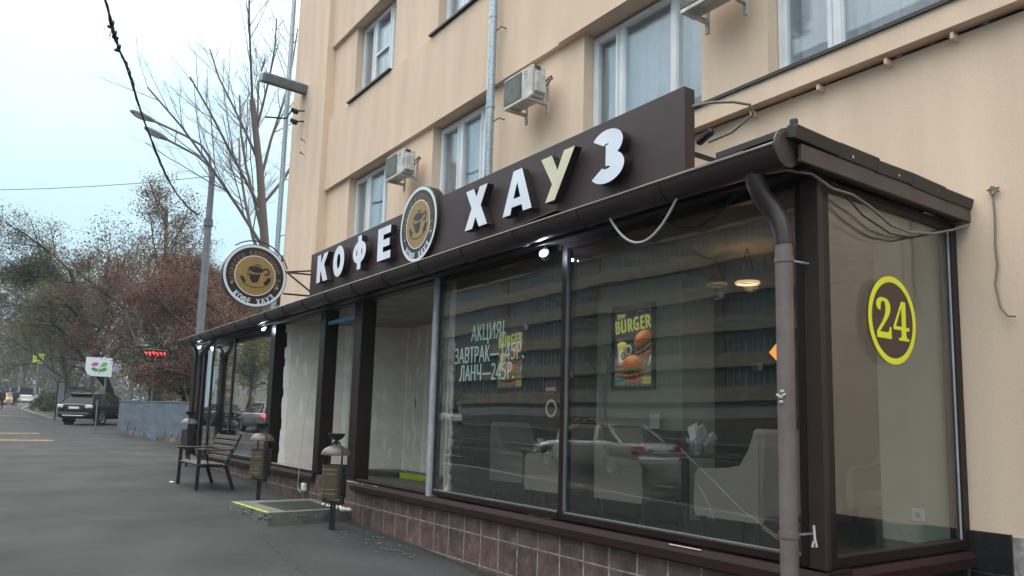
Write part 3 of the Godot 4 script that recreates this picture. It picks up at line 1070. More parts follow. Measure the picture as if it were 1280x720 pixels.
	# flashing strips lying along the gutter's edge
	hx = -3.1
	while hx > -19.5:
		var L := rng.randf_range(0.7, 1.6)
		var f := MB.new()
		f.box(Vector3(hx - L / 2, 3.47 + rng.randf_range(-0.004, 0.010), -4.05), Vector3(L, 0.010, 0.10), Basis(Vector3.RIGHT, rng.randf_range(0.1, 0.4)) * Basis(Vector3.BACK, rng.randf_range(-0.008, 0.008)), 0.003)
		part("drip_edge", f, M("roofing") if rng.randf() < 0.7 else M("pipe_brown"), p)
		hx -= L * 0.97
	part("lifted_flashing", MB.new().bar(Vector3(-5.75, 3.475, -4.02), Vector3(-5.05, 3.505, -4.02), 0.012, 0.07, Vector3.BACK, 0.003), M("roofing"), p)
	# downpipe at the near corner with its swan neck
	var dp := node("downpipe", p)
	var dm := MB.new()
	var neck := [Vector3(-3.04, 3.34, -4.04), Vector3(-3.04, 3.26, -4.05), Vector3(-3.03, 3.18, -4.09), Vector3(-2.99, 3.09, -4.15), Vector3(-2.945, 3.0, -4.165), Vector3(-2.925, 2.92, -4.17), Vector3(-2.92, 2.84, -4.17)]
	dm.tube(neck, [0.062, 0.062, 0.064, 0.066, 0.064, 0.060, 0.060], 18)
	part("swan_neck", dm, M("gutter_brown"), dp)
	dm = MB.new()
	dm.tube([Vector3(-2.92, 2.87, -4.17), Vector3(-2.92, 0.12, -4.17)], 0.055, 20)
	part("pipe", dm, M("pipe_brown"), dp)
	for y in [2.74, 1.02]:
		var c := MB.new()
		c.lathe([Vector2(0.055, -0.018), Vector2(0.061, -0.018), Vector2(0.061, 0.018), Vector2(0.055, 0.018)], 20, Transform3D(Basis(), Vector3(-2.92, y, -4.17)))
		part("clamp", c, M("pipe_brown"), dp)
		part("clamp_arm", MB.new().bar(Vector3(-2.90, y, -4.22), Vector3(-2.88, y, -4.39), 0.012, 0.012), M("zinc"), dp)
	var tw := MB.new()
	tw.tube([Vector3(-2.835, 1.08, -4.30), Vector3(-2.83, 1.0, -4.30), Vector3(-2.81, 0.955, -4.29), Vector3(-2.84, 0.95, -4.285), Vector3(-2.83, 0.985, -4.29)], 0.008, 6)
	part("wire_tie", tw, M("cable_white"), dp)
	var kn := MB.new()
	for q in [[0.0, 0.0], [0.02, 0.012], [-0.02, 0.01], [0.0, -0.03], [0.008, 0.035]]:
		kn.box(Vector3(-2.92 + q[0], 1.86 + q[1], -4.113), Vector3(0.028, 0.018, 0.012), Basis(Vector3.BACK, q[0] * 30.0), 0.004)
	part("tape_knot", kn, M("cable_white"), dp)
	# downpipes at the far end
	for q in [[-18.75, -4.12, 0], [-18.35, -4.14, 1]]:
		var e := node("downpipe", p)
		var t := MB.new()
		if q[2] == 0:
			t.tube([Vector3(-19.3, 3.40, -4.12), Vector3(-19.2, 3.28, -4.12), Vector3(-18.85, 3.16, -4.12), Vector3(q[0], 3.05, -4.12), Vector3(q[0], 2.9, q[1]), Vector3(q[0], 0.7, q[1])], 0.06, 14)
		else:
			t.tube([Vector3(-17.4, 3.36, -4.2), Vector3(-17.6, 3.25, -4.2), Vector3(-18.2, 3.08, -4.16), Vector3(q[0], 2.98, -4.14), Vector3(q[0], 2.8, q[1]), Vector3(q[0], 0.75, q[1])], 0.055, 14)
		part("pipe", t, M("gutter_brown"), e)
	# drywall closing off the entrance, raw and puttied
	var dw := node("drywall_partition", p)
	var corner := [Vector3(-13.72, 0, -4.62), Vector3(-12.45, 0, -6.42), Vector3(-10.95, 0, -6.42), Vector3(-7.62, 0, -4.50)]
	for i in 3:
		var a: Vector3 = corner[i]
		var c: Vector3 = corner[i + 1]
		var d := (c - a).normalized()
		var nrm := Vector3(-d.z, 0, d.x)
		if nrm.z < 0: nrm = -nrm
		var L := a.distance_to(c)
		var cnt := int(ceil(L / 1.2))
		for k in cnt:
			var s0 := L * k / cnt + 0.003
			var s1 := L * (k + 1) / cnt - 0.003
			var bs := Basis(d, Vector3.UP, d.cross(Vector3.UP))
			var pm := MB.new()
			pm.box(a + d * ((s0 + s1) / 2) + Vector3(0, 2.03, 0), Vector3(s1 - s0, 2.66, 0.05), bs, 0.004)
			part("board", pm, M("plaster"), dw)
			# putty over the joints and the screw heads
			var py := MB.new()
			var y := 0.75
			while y < 3.2:
				var hh := rng.randf_range(0.12, 0.3)
				py.box(a + d * s0 + Vector3(0, y + hh / 2, 0) + nrm * 0.026, Vector3(rng.randf_range(0.06, 0.14), hh, 0.005), bs * Basis(Vector3.BACK, rng.randf_range(-0.08, 0.08)), 0.002)
				y += hh * 0.96
			for t in 9:
				var rr := rng.randf_range(0.04, 0.10)
				var pos := a + d * rng.randf_range(s0 + 0.15, s1 - 0.15) + Vector3(0, rng.randf_range(0.9, 3.1), 0) + nrm * 0.0255
				var fan := PackedVector2Array()
				for q in 8:
					fan.append(Vector2(cos(TAU * q / 8) * 0.6, sin(TAU * q / 8) * 2.4) * rr * rng.randf_range(0.5, 1.0))
				py.prism(fan, 0.0, 0.002, Transform3D(Basis(d, Vector3.UP, nrm), pos))
			part("putty", py, M("putty"), dw).set_meta("kind", "stuff")
	# white board behind the left opening and its trim
	var wb := MB.new()
	wb.box(Vector3(-12.62, 2.0, -4.58), Vector3(0.012, 0.012, 0.012), Basis(), 0.002)
	box_part("edge_trim", "putty", dw, -11.92, -11.70, 0.82, 3.25, -4.66, -4.63)
	box_part("edge_trim", "pvc_grey", dw, -13.76, -11.57, 0.80, 0.835, -4.47, -4.43)
	box_part("blue_strip", "blue_plastic", dw, -11.34, -10.22, 3.10, 3.16, -4.46, -4.42)
	# sealing foam where the partition meets the glass
	var fm := MB.new()
	var fp := []
	var fr := []
	for i in 60:
		fp.append(Vector3(-7.50 + rng.randf_range(-0.02, 0.02), lerpf(0.87, 2.55, i / 59.0), -4.455))
		fr.append(rng.randf_range(0.014, 0.034) * (1.5 if i < 6 else 1.0) * (0.5 if i > 50 else 1.0))
	fm.tube(fp, fr, 7)
	part("sealing_foam", fm, M("foam"), dw)
	var lm := MB.new()
	lm.bar(Vector3(-11.78, 0.72, -6.02), Vector3(-10.6, 0.72, -6.08), 0.02, 0.095, Vector3.UP, 0.004)
	var rs := MB.new()
	rs.bar(Vector3(-13.3, 0.72, -5.35), Vector3(-11.80, 0.72, -6.02), 0.10, 0.095, Vector3.UP, 0.006)
	part("dark_riser", rs, M("inner_dark"), dw)
	var rt := MB.new()
	rt.prism(PackedVector2Array([Vector2(-13.3, -5.36), Vector2(-11.80, -6.03), Vector2(-10.6, -6.09), Vector2(-10.6, -6.38), Vector2(-12.5, -6.38), Vector2(-13.6, -5.0)]), -0.768, -0.70, Transform3D(Basis(Vector3(1, 0, 0), Vector3(0, 0, 1), Vector3(0, -1, 0)), Vector3.ZERO))
	part("raised_floor", rt, M("inner_floor"), dw)
	part("lime_threshold", lm, M("lime_paint"), dw)
	# bare plug and the lead hanging below the door opening
	var pg := MB.new()
	pg.tube([Vector3(-11.75, 2.9, -4.60), Vector3(-11.9, 2.3, -4.45), Vector3(-12.0, 1.6, -4.38), Vector3(-11.98, 1.0, -4.33), Vector3(-11.92, 0.72, -4.31), Vector3(-12.0, 0.60, -4.33), Vector3(-11.97, 0.50, -4.34), Vector3(-11.86, 0.47, -4.34), Vector3(-11.80, 0.56, -4.34)], 0.006, 6)
	part("loose_lead", pg, M("cable_white"), p)
	part("socket_box", MB.new().bb(-11.86, -11.76, 0.50, 0.62, -4.40, -4.33, 0.012), M("pvc"), p)

# ---------------------------------------------------------------- inside the cafe
func cafe_inside() -> void:
	var fl := MB.new()
	fl.bb(-19.0, -2.9, 0.55, 0.68, -11.5, -4.62)
	struct("cafe_floor", fl, M("inner_floor"))
	var ce := MB.new()
	ce.bb(-19.0, -2.9, 3.335, 3.345, -6.76, -4.56)
	ce.bb(-19.0, -2.9, 3.335, 3.345, -11.5, -6.76)
	struct("cafe_ceiling", ce, M("inner_ceiling"))
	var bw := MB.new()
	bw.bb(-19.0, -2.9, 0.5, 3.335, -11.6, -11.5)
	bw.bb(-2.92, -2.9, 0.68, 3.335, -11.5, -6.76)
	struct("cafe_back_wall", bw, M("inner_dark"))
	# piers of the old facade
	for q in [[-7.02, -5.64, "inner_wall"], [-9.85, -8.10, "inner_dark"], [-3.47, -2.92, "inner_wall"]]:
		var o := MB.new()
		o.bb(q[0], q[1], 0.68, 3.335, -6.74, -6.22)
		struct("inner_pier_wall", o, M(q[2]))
	var bg := MB.new()
	bg.bb(-5.2, -3.0, 0.68, 3.335, -8.05, -7.95)
	struct("inner_partition_wall", bg, M("inner_beige"))
	var sk := MB.new()
	sk.bb(-3.48, -2.93, 0.68, 0.80, -6.225, -6.205)
	struct("skirting", sk, M("inner_dark"))
	var so := thing("wall_socket", "white double wall socket low on the pale pier behind the side glass", "socket", Vector3(-3.17, 1.02, -6.20))
	part("cover", MB.new().bb(-3.22, -3.12, 0.97, 1.07, -6.219, -6.205, 0.006), M("pvc"), so)
	part("outlet", MB.new().lathe([Vector2(0.022, 0.0), Vector2(0.022, 0.006), Vector2(0.0, 0.006)], 12, Transform3D(Basis(Vector3.RIGHT, PI / 2), Vector3(-3.17, 1.02, -6.205))), M("pvc_grey"), so)
	posters()
	# armchairs
	var ch := armchair("armchair", "pale upholstered armchair seen from the side in the first window, back towards the corner post")
	ch.position = Vector3(-3.95, 0.68, -5.15)
	ch.rotation.y = -PI / 2
	ch.set_meta("group", "pale upholstered cafe armchairs")
	var g := "pale upholstered cafe armchairs"
	dup(ch, "armchair", "pale upholstered armchair with its back to the street, under the framed burger poster", Vector3(-5.35, 0.68, -5.3), PI / 2 + 0.05, g)
	dup(ch, "armchair", "pale upholstered armchair whose back shows behind the yellow 24 sticker", Vector3(-3.72, 0.68, -6.95), -0.05, g)
	dup(ch, "armchair", "pale upholstered armchair standing left behind the price lettering", Vector3(-7.55, 0.68, -5.55), PI / 2 + 0.08, g)
	dup(ch, "armchair", "pale upholstered armchair cut by the brown mullion between the two big panes", Vector3(-6.35, 0.68, -5.2), -PI / 2, g)
	var tb := thing("cafe_table", "dark square cafe table carrying the white napkin holder", "table", Vector3(-4.70, 0.68, -5.2), "dark cafe tables")
	part("tabletop", MB.new().bb(-5.0, -4.35, 1.40, 1.43, -5.55, -4.85, 0.006), M("table_wood"), tb)
	part("stem", MB.new().tube([Vector3(-4.68, 0.7, -5.2), Vector3(-4.68, 1.40, -5.2)], 0.035, 12), M("black_steel"), tb)
	part("foot", MB.new().lathe([Vector2(0.0, 0.03), Vector2(0.06, 0.03), Vector2(0.22, 0.012), Vector2(0.22, 0.0)], 20, Transform3D(Basis(), Vector3(-4.68, 0.68, -5.2))), M("black_steel"), tb)
	dup(tb, "cafe_table", "dark square cafe table between the two armchairs of the second pane", Vector3(-6.95, 0.68, -5.35), 0.0, "dark cafe tables")
	var nk := thing("napkin_holder", "holder of crumpled white paper napkins on the dark cafe table", "napkins", Vector3(-4.45, 1.43, -5.1))
	part("cup", MB.new().lathe([Vector2(0.0, 0.0), Vector2(0.045, 0.0), Vector2(0.05, 0.09), Vector2(0.046, 0.09)], 14, Transform3D(Basis(), nk.position)), M("chrome"), nk)
	for i in 9:
		var s := MB.new()
		var c := nk.position + Vector3(rng.randf_range(-0.03, 0.03), 0.07, rng.randf_range(-0.03, 0.03))
		var tip := nk.position + Vector3(rng.randf_range(-0.11, 0.11), rng.randf_range(0.12, 0.27), rng.randf_range(-0.08, 0.08))
		var e := Vector3(rng.randfn(), 0.3 * rng.randfn(), rng.randfn()).normalized() * 0.06
		s.quad(c - e * 0.4, c + e * 0.5, tip + e * 0.9, tip - e * 0.3 + Vector3(0, -0.04, 0.02))
		s.quad(c + e * 0.5, c + e * 0.9 + Vector3(0.03, 0.05, 0.02), tip + e * 1.2 - Vector3(0, 0.05, 0.02), tip + e * 0.9)
		part("napkin", s, M("paper"), nk)
	var cc := thing("coffee_cup", "white coffee cup on the dark table between the armchairs of the second pane", "cup", Vector3(-6.8, 1.43, -5.2))
	part("bowl", MB.new().lathe([Vector2(0.0, 0.0), Vector2(0.025, 0.0), Vector2(0.042, 0.06), Vector2(0.038, 0.06), Vector2(0.0, 0.01)], 14, Transform3D(Basis(), cc.position)), M("pvc"), cc)
	part("saucer", MB.new().lathe([Vector2(0.0, -0.004), Vector2(0.07, 0.006), Vector2(0.07, 0.010), Vector2(0.0, 0.002)], 16, Transform3D(Basis(), cc.position)), M("pvc"), cc)
	var mn := thing("menu_stand", "small upright menu card on the dark table behind the mullion", "menu", Vector3(-5.95, 1.62, -6.1))
	part("card", MB.new().bb(-6.02, -5.88, 1.62, 1.80, -6.12, -6.115), M("paper"), mn)
	part("foot", MB.new().bb(-6.03, -5.87, 1.62, 1.635, -6.14, -6.09, 0.003), M("black_steel"), mn)
	# low dark banquette at the back
	var bq := thing("banquette", "low dark upholstered banquette along the back of the cafe under the poster", "bench", Vector3(-6.6, 0.68, -6.0))
	part("back", MB.new().bb(-7.6, -5.5, 1.1, 1.62, -6.2, -6.08, 0.03), M("inner_dark"), bq)
	part("seat", MB.new().bb(-7.6, -5.5, 0.70, 1.12, -6.2, -5.75, 0.03), M("inner_dark"), bq)
	# hanging ring lamps and a small orange one
	for q in [[-4.95, 3.08, -5.95, "ring shaped ceiling lamp, dark, left of the warm glowing one", "pvc"], [-4.42, 3.0, -5.75, "ring shaped ceiling lamp glowing warm behind the top of the first pane", "warm_glow"]]:
		var pn := thing("ring_lamp", q[3], "lamp", Vector3(q[0], q[1], q[2]), "ring lamps under the cafe ceiling")
		var c := Vector3(q[0], q[1], q[2])
		var ring := MB.new()
		var pts := []
		for i in 21: pts.append(c + Vector3(cos(TAU * i / 20) * 0.10, 0, sin(TAU * i / 20) * 0.10))
		ring.tube(pts, 0.014, 6, false)
		part("glowing_ring" if q[4] == "warm_glow" else "ring", ring, M(q[4]), pn)
		var rod := MB.new()
		rod.tube([c + Vector3(0.1, 0, 0), Vector3(q[0], 3.33, q[2])], 0.005, 5)
		rod.tube([c + Vector3(-0.1, 0, 0), Vector3(q[0], 3.33, q[2])], 0.005, 5)
		part("cord", rod, M("cable_black"), pn)
		if q[4] == "warm_glow":
			var l := OmniLight3D.new()
			l.name = "lamp_light"
			l.light_color = Color(1, 0.8, 0.55)
			l.light_energy = 0.04
			l.light_size = 0.05
			l.shadow_enabled = true
			l.omni_range = 8
			l.omni_attenuation = 2.0
			pn.add_child(l)
			l.position = Vector3(0, -0.04, 0)
	var ol := thing("orange_lamp", "small orange diamond shaped lamp half hidden by the brown downpipe", "lamp", Vector3(-4.28, 2.37, -6.0))
	part("lamp_shade", MB.new().lathe([Vector2(0.0, -0.10), Vector2(0.10, 0.0), Vector2(0.0, 0.10)], 4, Transform3D(Basis(), ol.position)), M("orange_glow"), ol)
	part("cord", MB.new().tube([Vector3(-4.28, 2.46, -6.0), Vector3(-4.28, 3.33, -6.0)], 0.005, 5), M("cable_black"), ol)

func armchair(called: String, label: String) -> Node3D:
	# base at the origin, facing +z
	var o := thing(called, label, "armchair")
	part("seat", MB.new().bb(-0.24, 0.24, 0.30, 0.46, -0.22, 0.32, 0.035), M("chair_cloth"), o)
	part("backrest", MB.new().box(Vector3(0, 0.64, -0.27), Vector3(0.60, 0.68, 0.11), Basis(Vector3.RIGHT, -0.06), 0.03), M("chair_cloth"), o)
	for s in [-1.0, 1.0]:
		var a := MB.new()
		a.prism(PackedVector2Array([Vector2(-0.30, 0.28), Vector2(0.30, 0.28), Vector2(0.32, 0.34), Vector2(0.31, 0.60), Vector2(0.27, 0.655), Vector2(0.0, 0.67), Vector2(-0.14, 0.70), Vector2(-0.22, 0.82), Vector2(-0.27, 0.95), Vector2(-0.31, 0.95)]), -0.035, 0.035, Transform3D(Basis(Vector3(0, 0, 1), Vector3(0, 1, 0), Vector3(-1, 0, 0)), Vector3(0.275 * s, 0, 0)))
		part("arm", a, M("chair_cloth"), o)
		for t in [-0.24, 0.27]:
			part("leg", MB.new().tube([Vector3(0.25 * s, 0.29, t), Vector3(0.255 * s, 0.0, t * 1.08)], [0.026, 0.017], 8), M("chair_leg"), o)
	return o

func burger_texture() -> ImageTexture:
	var W := 256
	var H := 372
	var img := Image.create(W, H, false, Image.FORMAT_RGB8)
	var nz := FastNoiseLite.new()
	nz.frequency = 0.03
	nz.seed = 5
	for y in H:
		for x in W:
			var t := nz.get_noise_2d(x, y * 0.6)
			var c := Color(0.16, 0.18, 0.19).lightened(0.10 * t + 0.02)
			if y > 225: # plank table
				var k := nz.get_noise_2d(x * 0.2, y * 3.0)
				c = Color(0.36, 0.33, 0.29).lightened(k * 0.25) if k > -0.3 else Color(0.2, 0.17, 0.14)
				if (x + int(y * 0.6)) % 62 < 3: c = c.darkened(0.5)
			img.set_pixel(x, y, c)
	var blob := func(cx: float, cy: float, rx: float, ry: float, rot: float, c0: Color, c1: Color, rough: float) -> void:
		for y in range(maxi(0, int(cy - rx - ry)), mini(H, int(cy + rx + ry))):
			for x in range(maxi(0, int(cx - rx - ry)), mini(W, int(cx + rx + ry))):
				var d := Vector2(x - cx, y - cy).rotated(-rot)
				var q := Vector2(d.x / rx, d.y / ry)
				var e := q.length() + rough * nz.get_noise_2d(x * 3.0, y * 3.0)
				if e < 1.0:
					img.set_pixel(x, y, c0.lerp(c1, clampf(0.5 + 0.5 * q.y + 0.25 * nz.get_noise_2d(x * 2.0, y * 2.0), 0, 1)))
	# mug of coffee
	blob.call(98.0, 196.0, 20.0, 26.0, 0.0, Color(0.78, 0.80, 0.72), Color(0.5, 0.52, 0.45), 0.0)
	blob.call(98.0, 196.0, 12.0, 17.0, 0.0, Color(0.2, 0.21, 0.2), Color(0.17, 0.18, 0.18), 0.0)
	for y in range(172, 258):
		for x in range(20, 88):
			var w := 32.0 - (y - 172) * 0.08
			if absf(x - 54) < w: img.set_pixel(x, y, Color(0.82, 0.82, 0.72).darkened(clampf(absf(x - 46) / 70.0, 0, 0.5)))
	blob.call(54.0, 172.0, 33.0, 17.0, 0.0, Color(0.85, 0.82, 0.45), Color(0.72, 0.62, 0.12), 0.0)
	blob.call(54.0, 258.0, 29.0, 9.0, 0.0, Color(0.6, 0.6, 0.52), Color(0.5, 0.5, 0.42), 0.0)
	blob.call(62.0, 222.0, 15.0, 19.0, 0.0, Color(0.25, 0.24, 0.2), Color(0.2, 0.18, 0.15), 0.0)
	blob.call(62.0, 222.0, 10.0, 13.0, 0.0, Color(0.6, 0.55, 0.4), Color(0.5, 0.45, 0.3), 0.0)
	# two burgers on a board: heel, patty, cheese, leaves, crown
	for b in [[196.0, 172.0, 0.95, -0.42], [122.0, 288.0, 1.05, -0.10]]:
		var k: float = b[2]
		var up := Vector2(0, -1).rotated(b[3])
		var c := Vector2(b[0], b[1])
		var layers := [[-46.0, 62.0, 17.0, Color(0.78, 0.50, 0.22), Color(0.42, 0.22, 0.08), 0.08], [-30.0, 64.0, 15.0, Color(0.30, 0.15, 0.09), Color(0.14, 0.07, 0.04), 0.5], [-17.0, 60.0, 9.0, Color(0.80, 0.62, 0.14), Color(0.55, 0.38, 0.08), 0.6], [-8.0, 64.0, 13.0, Color(0.28, 0.14, 0.09), Color(0.13, 0.07, 0.04), 0.5], [6.0, 66.0, 10.0, Color(0.42, 0.50, 0.10), Color(0.16, 0.22, 0.05), 0.9], [14.0, 58.0, 7.0, Color(0.60, 0.16, 0.08), Color(0.35, 0.09, 0.05), 0.5]]
		for l in layers:
			var p: Vector2 = c + up * (l[0] * k)
			blob.call(p.x, p.y, l[1] * k, l[2] * k, b[3], l[3], l[4], l[5])
		# crown: a dome, lighter on top, with seeds
		for y in range(maxi(0, int(c.y - 90)), mini(H, int(c.y + 40))):
			for x in range(maxi(0, int(c.x - 90)), mini(W, int(c.x + 90))):
				var d := (Vector2(x, y) - c - up * (20.0 * k)).rotated(-b[3])
				var e := Vector2(d.x / (60.0 * k), d.y / (44.0 * k if d.y < 0 else 9.0 * k))
				if e.length() < 1.0 + 0.03 * nz.get_noise_2d(x * 4.0, y * 4.0):
					var t := clampf(0.25 + 0.9 * (d.y / (44.0 * k)) + 0.35 * absf(e.x) + 0.9, 0, 1)
					var cb := Color(0.94, 0.66, 0.34).lerp(Color(0.55, 0.26, 0.09), t * t)
					if d.y < -8 and fmod(absf(x * 7.3 + y * 3.1), 23.0) < 1.6: cb = Color(0.95, 0.85, 0.62)
					img.set_pixel(x, y, cb)
	blob.call(235.0, 250.0, 8.0, 30.0, 0.4, Color(0.75, 0.75, 0.7), Color(0.4, 0.4, 0.38), 0.0)
	for y in range(338, 352):
		for x in range(8, 100): img.set_pixel(x, y, Color(0.1, 0.42, 0.36))
	for y in range(320, 356):
		for x in range(190, 244):
			if y % 18 < 14: img.set_pixel(x, y, Color(0.62, 0.7, 0.25) if (x / 5 + y / 4) % 3 > 0 else Color(0.25, 0.3, 0.12))
	return ImageTexture.create_from_image(img)

func text_mesh(t: String, font: Font, height: float, depth := 0.004) -> TextMesh:
	var m := TextMesh.new()
	m.text = t
	m.font = font
	m.font_size = 64
	m.pixel_size = height / 46.0
	m.depth = depth
	return m

func sysfont(bold := true) -> SystemFont:
	var f := SystemFont.new()
	f.font_names = PackedStringArray(["Droid Sans"])
	f.font_weight = 700 if bold else 400
	return f

func posters() -> void:
	var m := StandardMaterial3D.new()
	m.albedo_texture = burger_texture()
	m.roughness = 0.4
	m.cull_mode = BaseMaterial3D.CULL_DISABLED
	m.emission_enabled = true
	m.emission_texture = m.albedo_texture
	m.emission = Color.BLACK
	m.emission_energy_multiplier = 0.5
	var f := sysfont()
	var k := 0
	for q in [[-6.73, -6.02, 2.065, 3.065], [-9.22, -8.50, 2.10, 3.06]]:
		var label: String = ["black framed burger and coffee poster on the pale pier, in the first big pane", "burger and coffee poster half covered by the white price lettering"][k]
		var o := thing("burger_poster", label, "poster", Vector3((q[0] + q[1]) / 2, q[2], -6.2), "burger posters in the cafe")
		k += 1
		var fr := MB.new()
		fr.bb(q[0], q[1], q[2], q[2] + 0.05, -6.219, -6.18, 0.004)
		fr.bb(q[0], q[1], q[3] - 0.05, q[3], -6.219, -6.18, 0.004)
		fr.bb(q[0], q[0] + 0.05, q[2] + 0.05, q[3] - 0.05, -6.219, -6.18, 0.004)
		fr.bb(q[1] - 0.05, q[1], q[2] + 0.05, q[3] - 0.05, -6.219, -6.18, 0.004)
		part("frame", fr, M("black_steel"), o)
		var pr := MB.new()
		pr.quad(Vector3(q[0] + 0.034, q[2] + 0.034, -6.2), Vector3(q[1] - 0.034, q[2] + 0.034, -6.2), Vector3(q[1] - 0.034, q[3] - 0.034, -6.2), Vector3(q[0] + 0.034, q[3] - 0.034, -6.2), Vector3.BACK)
		part("backlit_screen", pr, m, o)
		var tm := MB.new()
		var c := Vector3((q[0] + q[1]) / 2, 0, -6.196)
		tm.add_mesh(text_mesh("BURGER", f, 0.125), Transform3D(Basis(Vector3.BACK, 0.08) * Basis().scaled(Vector3(0.88, 1.25, 1)), c + Vector3(-0.01, q[3] - 0.235, 0)))
		tm.add_mesh(text_mesh("The", f, 0.06), Transform3D(Basis(Vector3.BACK, 0.2), c + Vector3(-0.2, q[3] - 0.12, 0)))
		var ym := glow("poster_yellow_%d" % k, Color(0.66, 0.72, 0.10), 0.34)
		part("backlit_lettering", tm, ym, o)
		var tn := MB.new()
		tn.box(c + Vector3(0.13, q[3] - 0.085, 0), Vector3(0.10, 0.012, 0.004))
		tn.box(c + Vector3(0.27, q[3] - 0.085, 0), Vector3(0.08, 0.012, 0.004))
		part("small_print", tn, M("paper"), o)
	# lettering stuck on the glass
	var ft := sysfont(false)
	var pr := thing("price_lettering", "white Cyrillic price lettering stuck inside the second big pane", "window lettering", Vector3(-6.9, 2.0, FZ))
	var lines := [["АКЦИЯ!", -6.80, 2.62, 0.64], ["ЗАВТРАК—145Р.", -6.79, 2.385, 1.34], ["ЛАНЧ—245Р.", -6.81, 2.185, 1.06]]
	for l in lines:
		var tm := text_mesh(l[0], ft, 0.175, 0.002)
		var a := tm.get_aabb()
		var mb := MB.new()
		mb.add_mesh(tm, Transform3D(Basis().scaled(Vector3(l[3] / a.size.x, 0.175 / 46.0 * 46.0 / 0.175, 1)), Vector3(l[1], l[2], FZ - 0.048)))
		mb.add_mesh(tm, Transform3D(Basis().scaled(Vector3(l[3] / a.size.x, 1.0, 1)), Vector3(l[1] + 0.006, l[2] + 0.002, FZ - 0.0465)))
		part("line", mb, M("decal_white"), pr)
	# the round 24 sticker on the side pane
	var st := thing("round_sticker", "round brown and yellow sticker with the number 24 on the side pane", "sticker", Vector3(-2.85, 2.46, -5.33))
	var bs := Basis(Vector3(0, 0, -1), Vector3(0, 1, 0), Vector3(1, 0, 0))
	var sx := Transform3D(bs, Vector3(-2.849, 2.46, -5.33))
	var d0 := PackedVector2Array()
	for i in 48: d0.append(Vector2(cos(TAU * i / 48), sin(TAU * i / 48)))
	part("rim", ring_mesh(0.275, 0.318, 0.0, 0.002, sx), M("decal_yellow"), st)
	part("disc", ring_mesh(0.0, 0.275, 0.0, 0.0015, sx), M("decal_brown"), st)
	var fs := SystemFont.new()
	fs.font_names = PackedStringArray(["Droid Serif"])
	fs.font_weight = 700
	var num := MB.new()
	num.add_mesh(text_mesh("24", fs, 0.29, 0.003), sx.translated_local(Vector3(0, 0.0, 0.002)))
	part("number", num, M("decal_yellow"), st)
	# small notices by the mullion
	var nt := thing("opening_hours_sticker", "small dark notice with a round emblem in the right corner of the second pane", "sticker", Vector3(-5.66, 1.9, FZ))
	part("plate", MB.new().bb(-5.76, -5.58, 1.94, 2.06, FZ - 0.05, FZ - 0.046), M("emblem_dark"), nt)
	part("red_line", MB.new().bb(-5.745, -5.595, 1.965, 2.0, FZ - 0.0455, FZ - 0.0445), mk("dull_red", Color(0.35, 0.16, 0.12), 0.6), nt)
	part("emblem", ring_mesh(0.062, 0.085, 0.0, 0.002, Transform3D(Basis(), Vector3(-5.66, 1.80, FZ - 0.048))), mk("dull_gold", Color(0.35, 0.32, 0.2), 0.6), nt)

func ring_mesh(r0: float, r1: float, z0: float, z1: float, xf: Transform3D, seg := 48) -> MB:
	var mb := MB.new()
	var nz := (xf.basis * Vector3.BACK).normalized()
	for i in seg:
		var a := TAU * i / seg
		var b := TAU * (i + 1) / seg
		var ca := Vector3(cos(a), sin(a), 0)
		var cb := Vector3(cos(b), sin(b), 0)
		var z := Vector3(0, 0, z1)
		var y := Vector3(0, 0, z0)
		var na := (xf.basis * ca).normalized()
		var nb := (xf.basis * cb).normalized()
		mb.quad(xf * (ca * r0 + z), xf * (ca * r1 + z), xf * (cb * r1 + z), xf * (cb * r0 + z), nz)
		mb.quad(xf * (ca * r0 + y), xf * (ca * r1 + y), xf * (cb * r1 + y), xf * (cb * r0 + y), -nz)
		mb.tri(xf * (ca * r1 + y), xf * (ca * r1 + z), xf * (cb * r1 + z), na, na, nb)
		mb.tri(xf * (ca * r1 + y), xf * (cb * r1 + z), xf * (cb * r1 + y), na, nb, nb)
	return mb

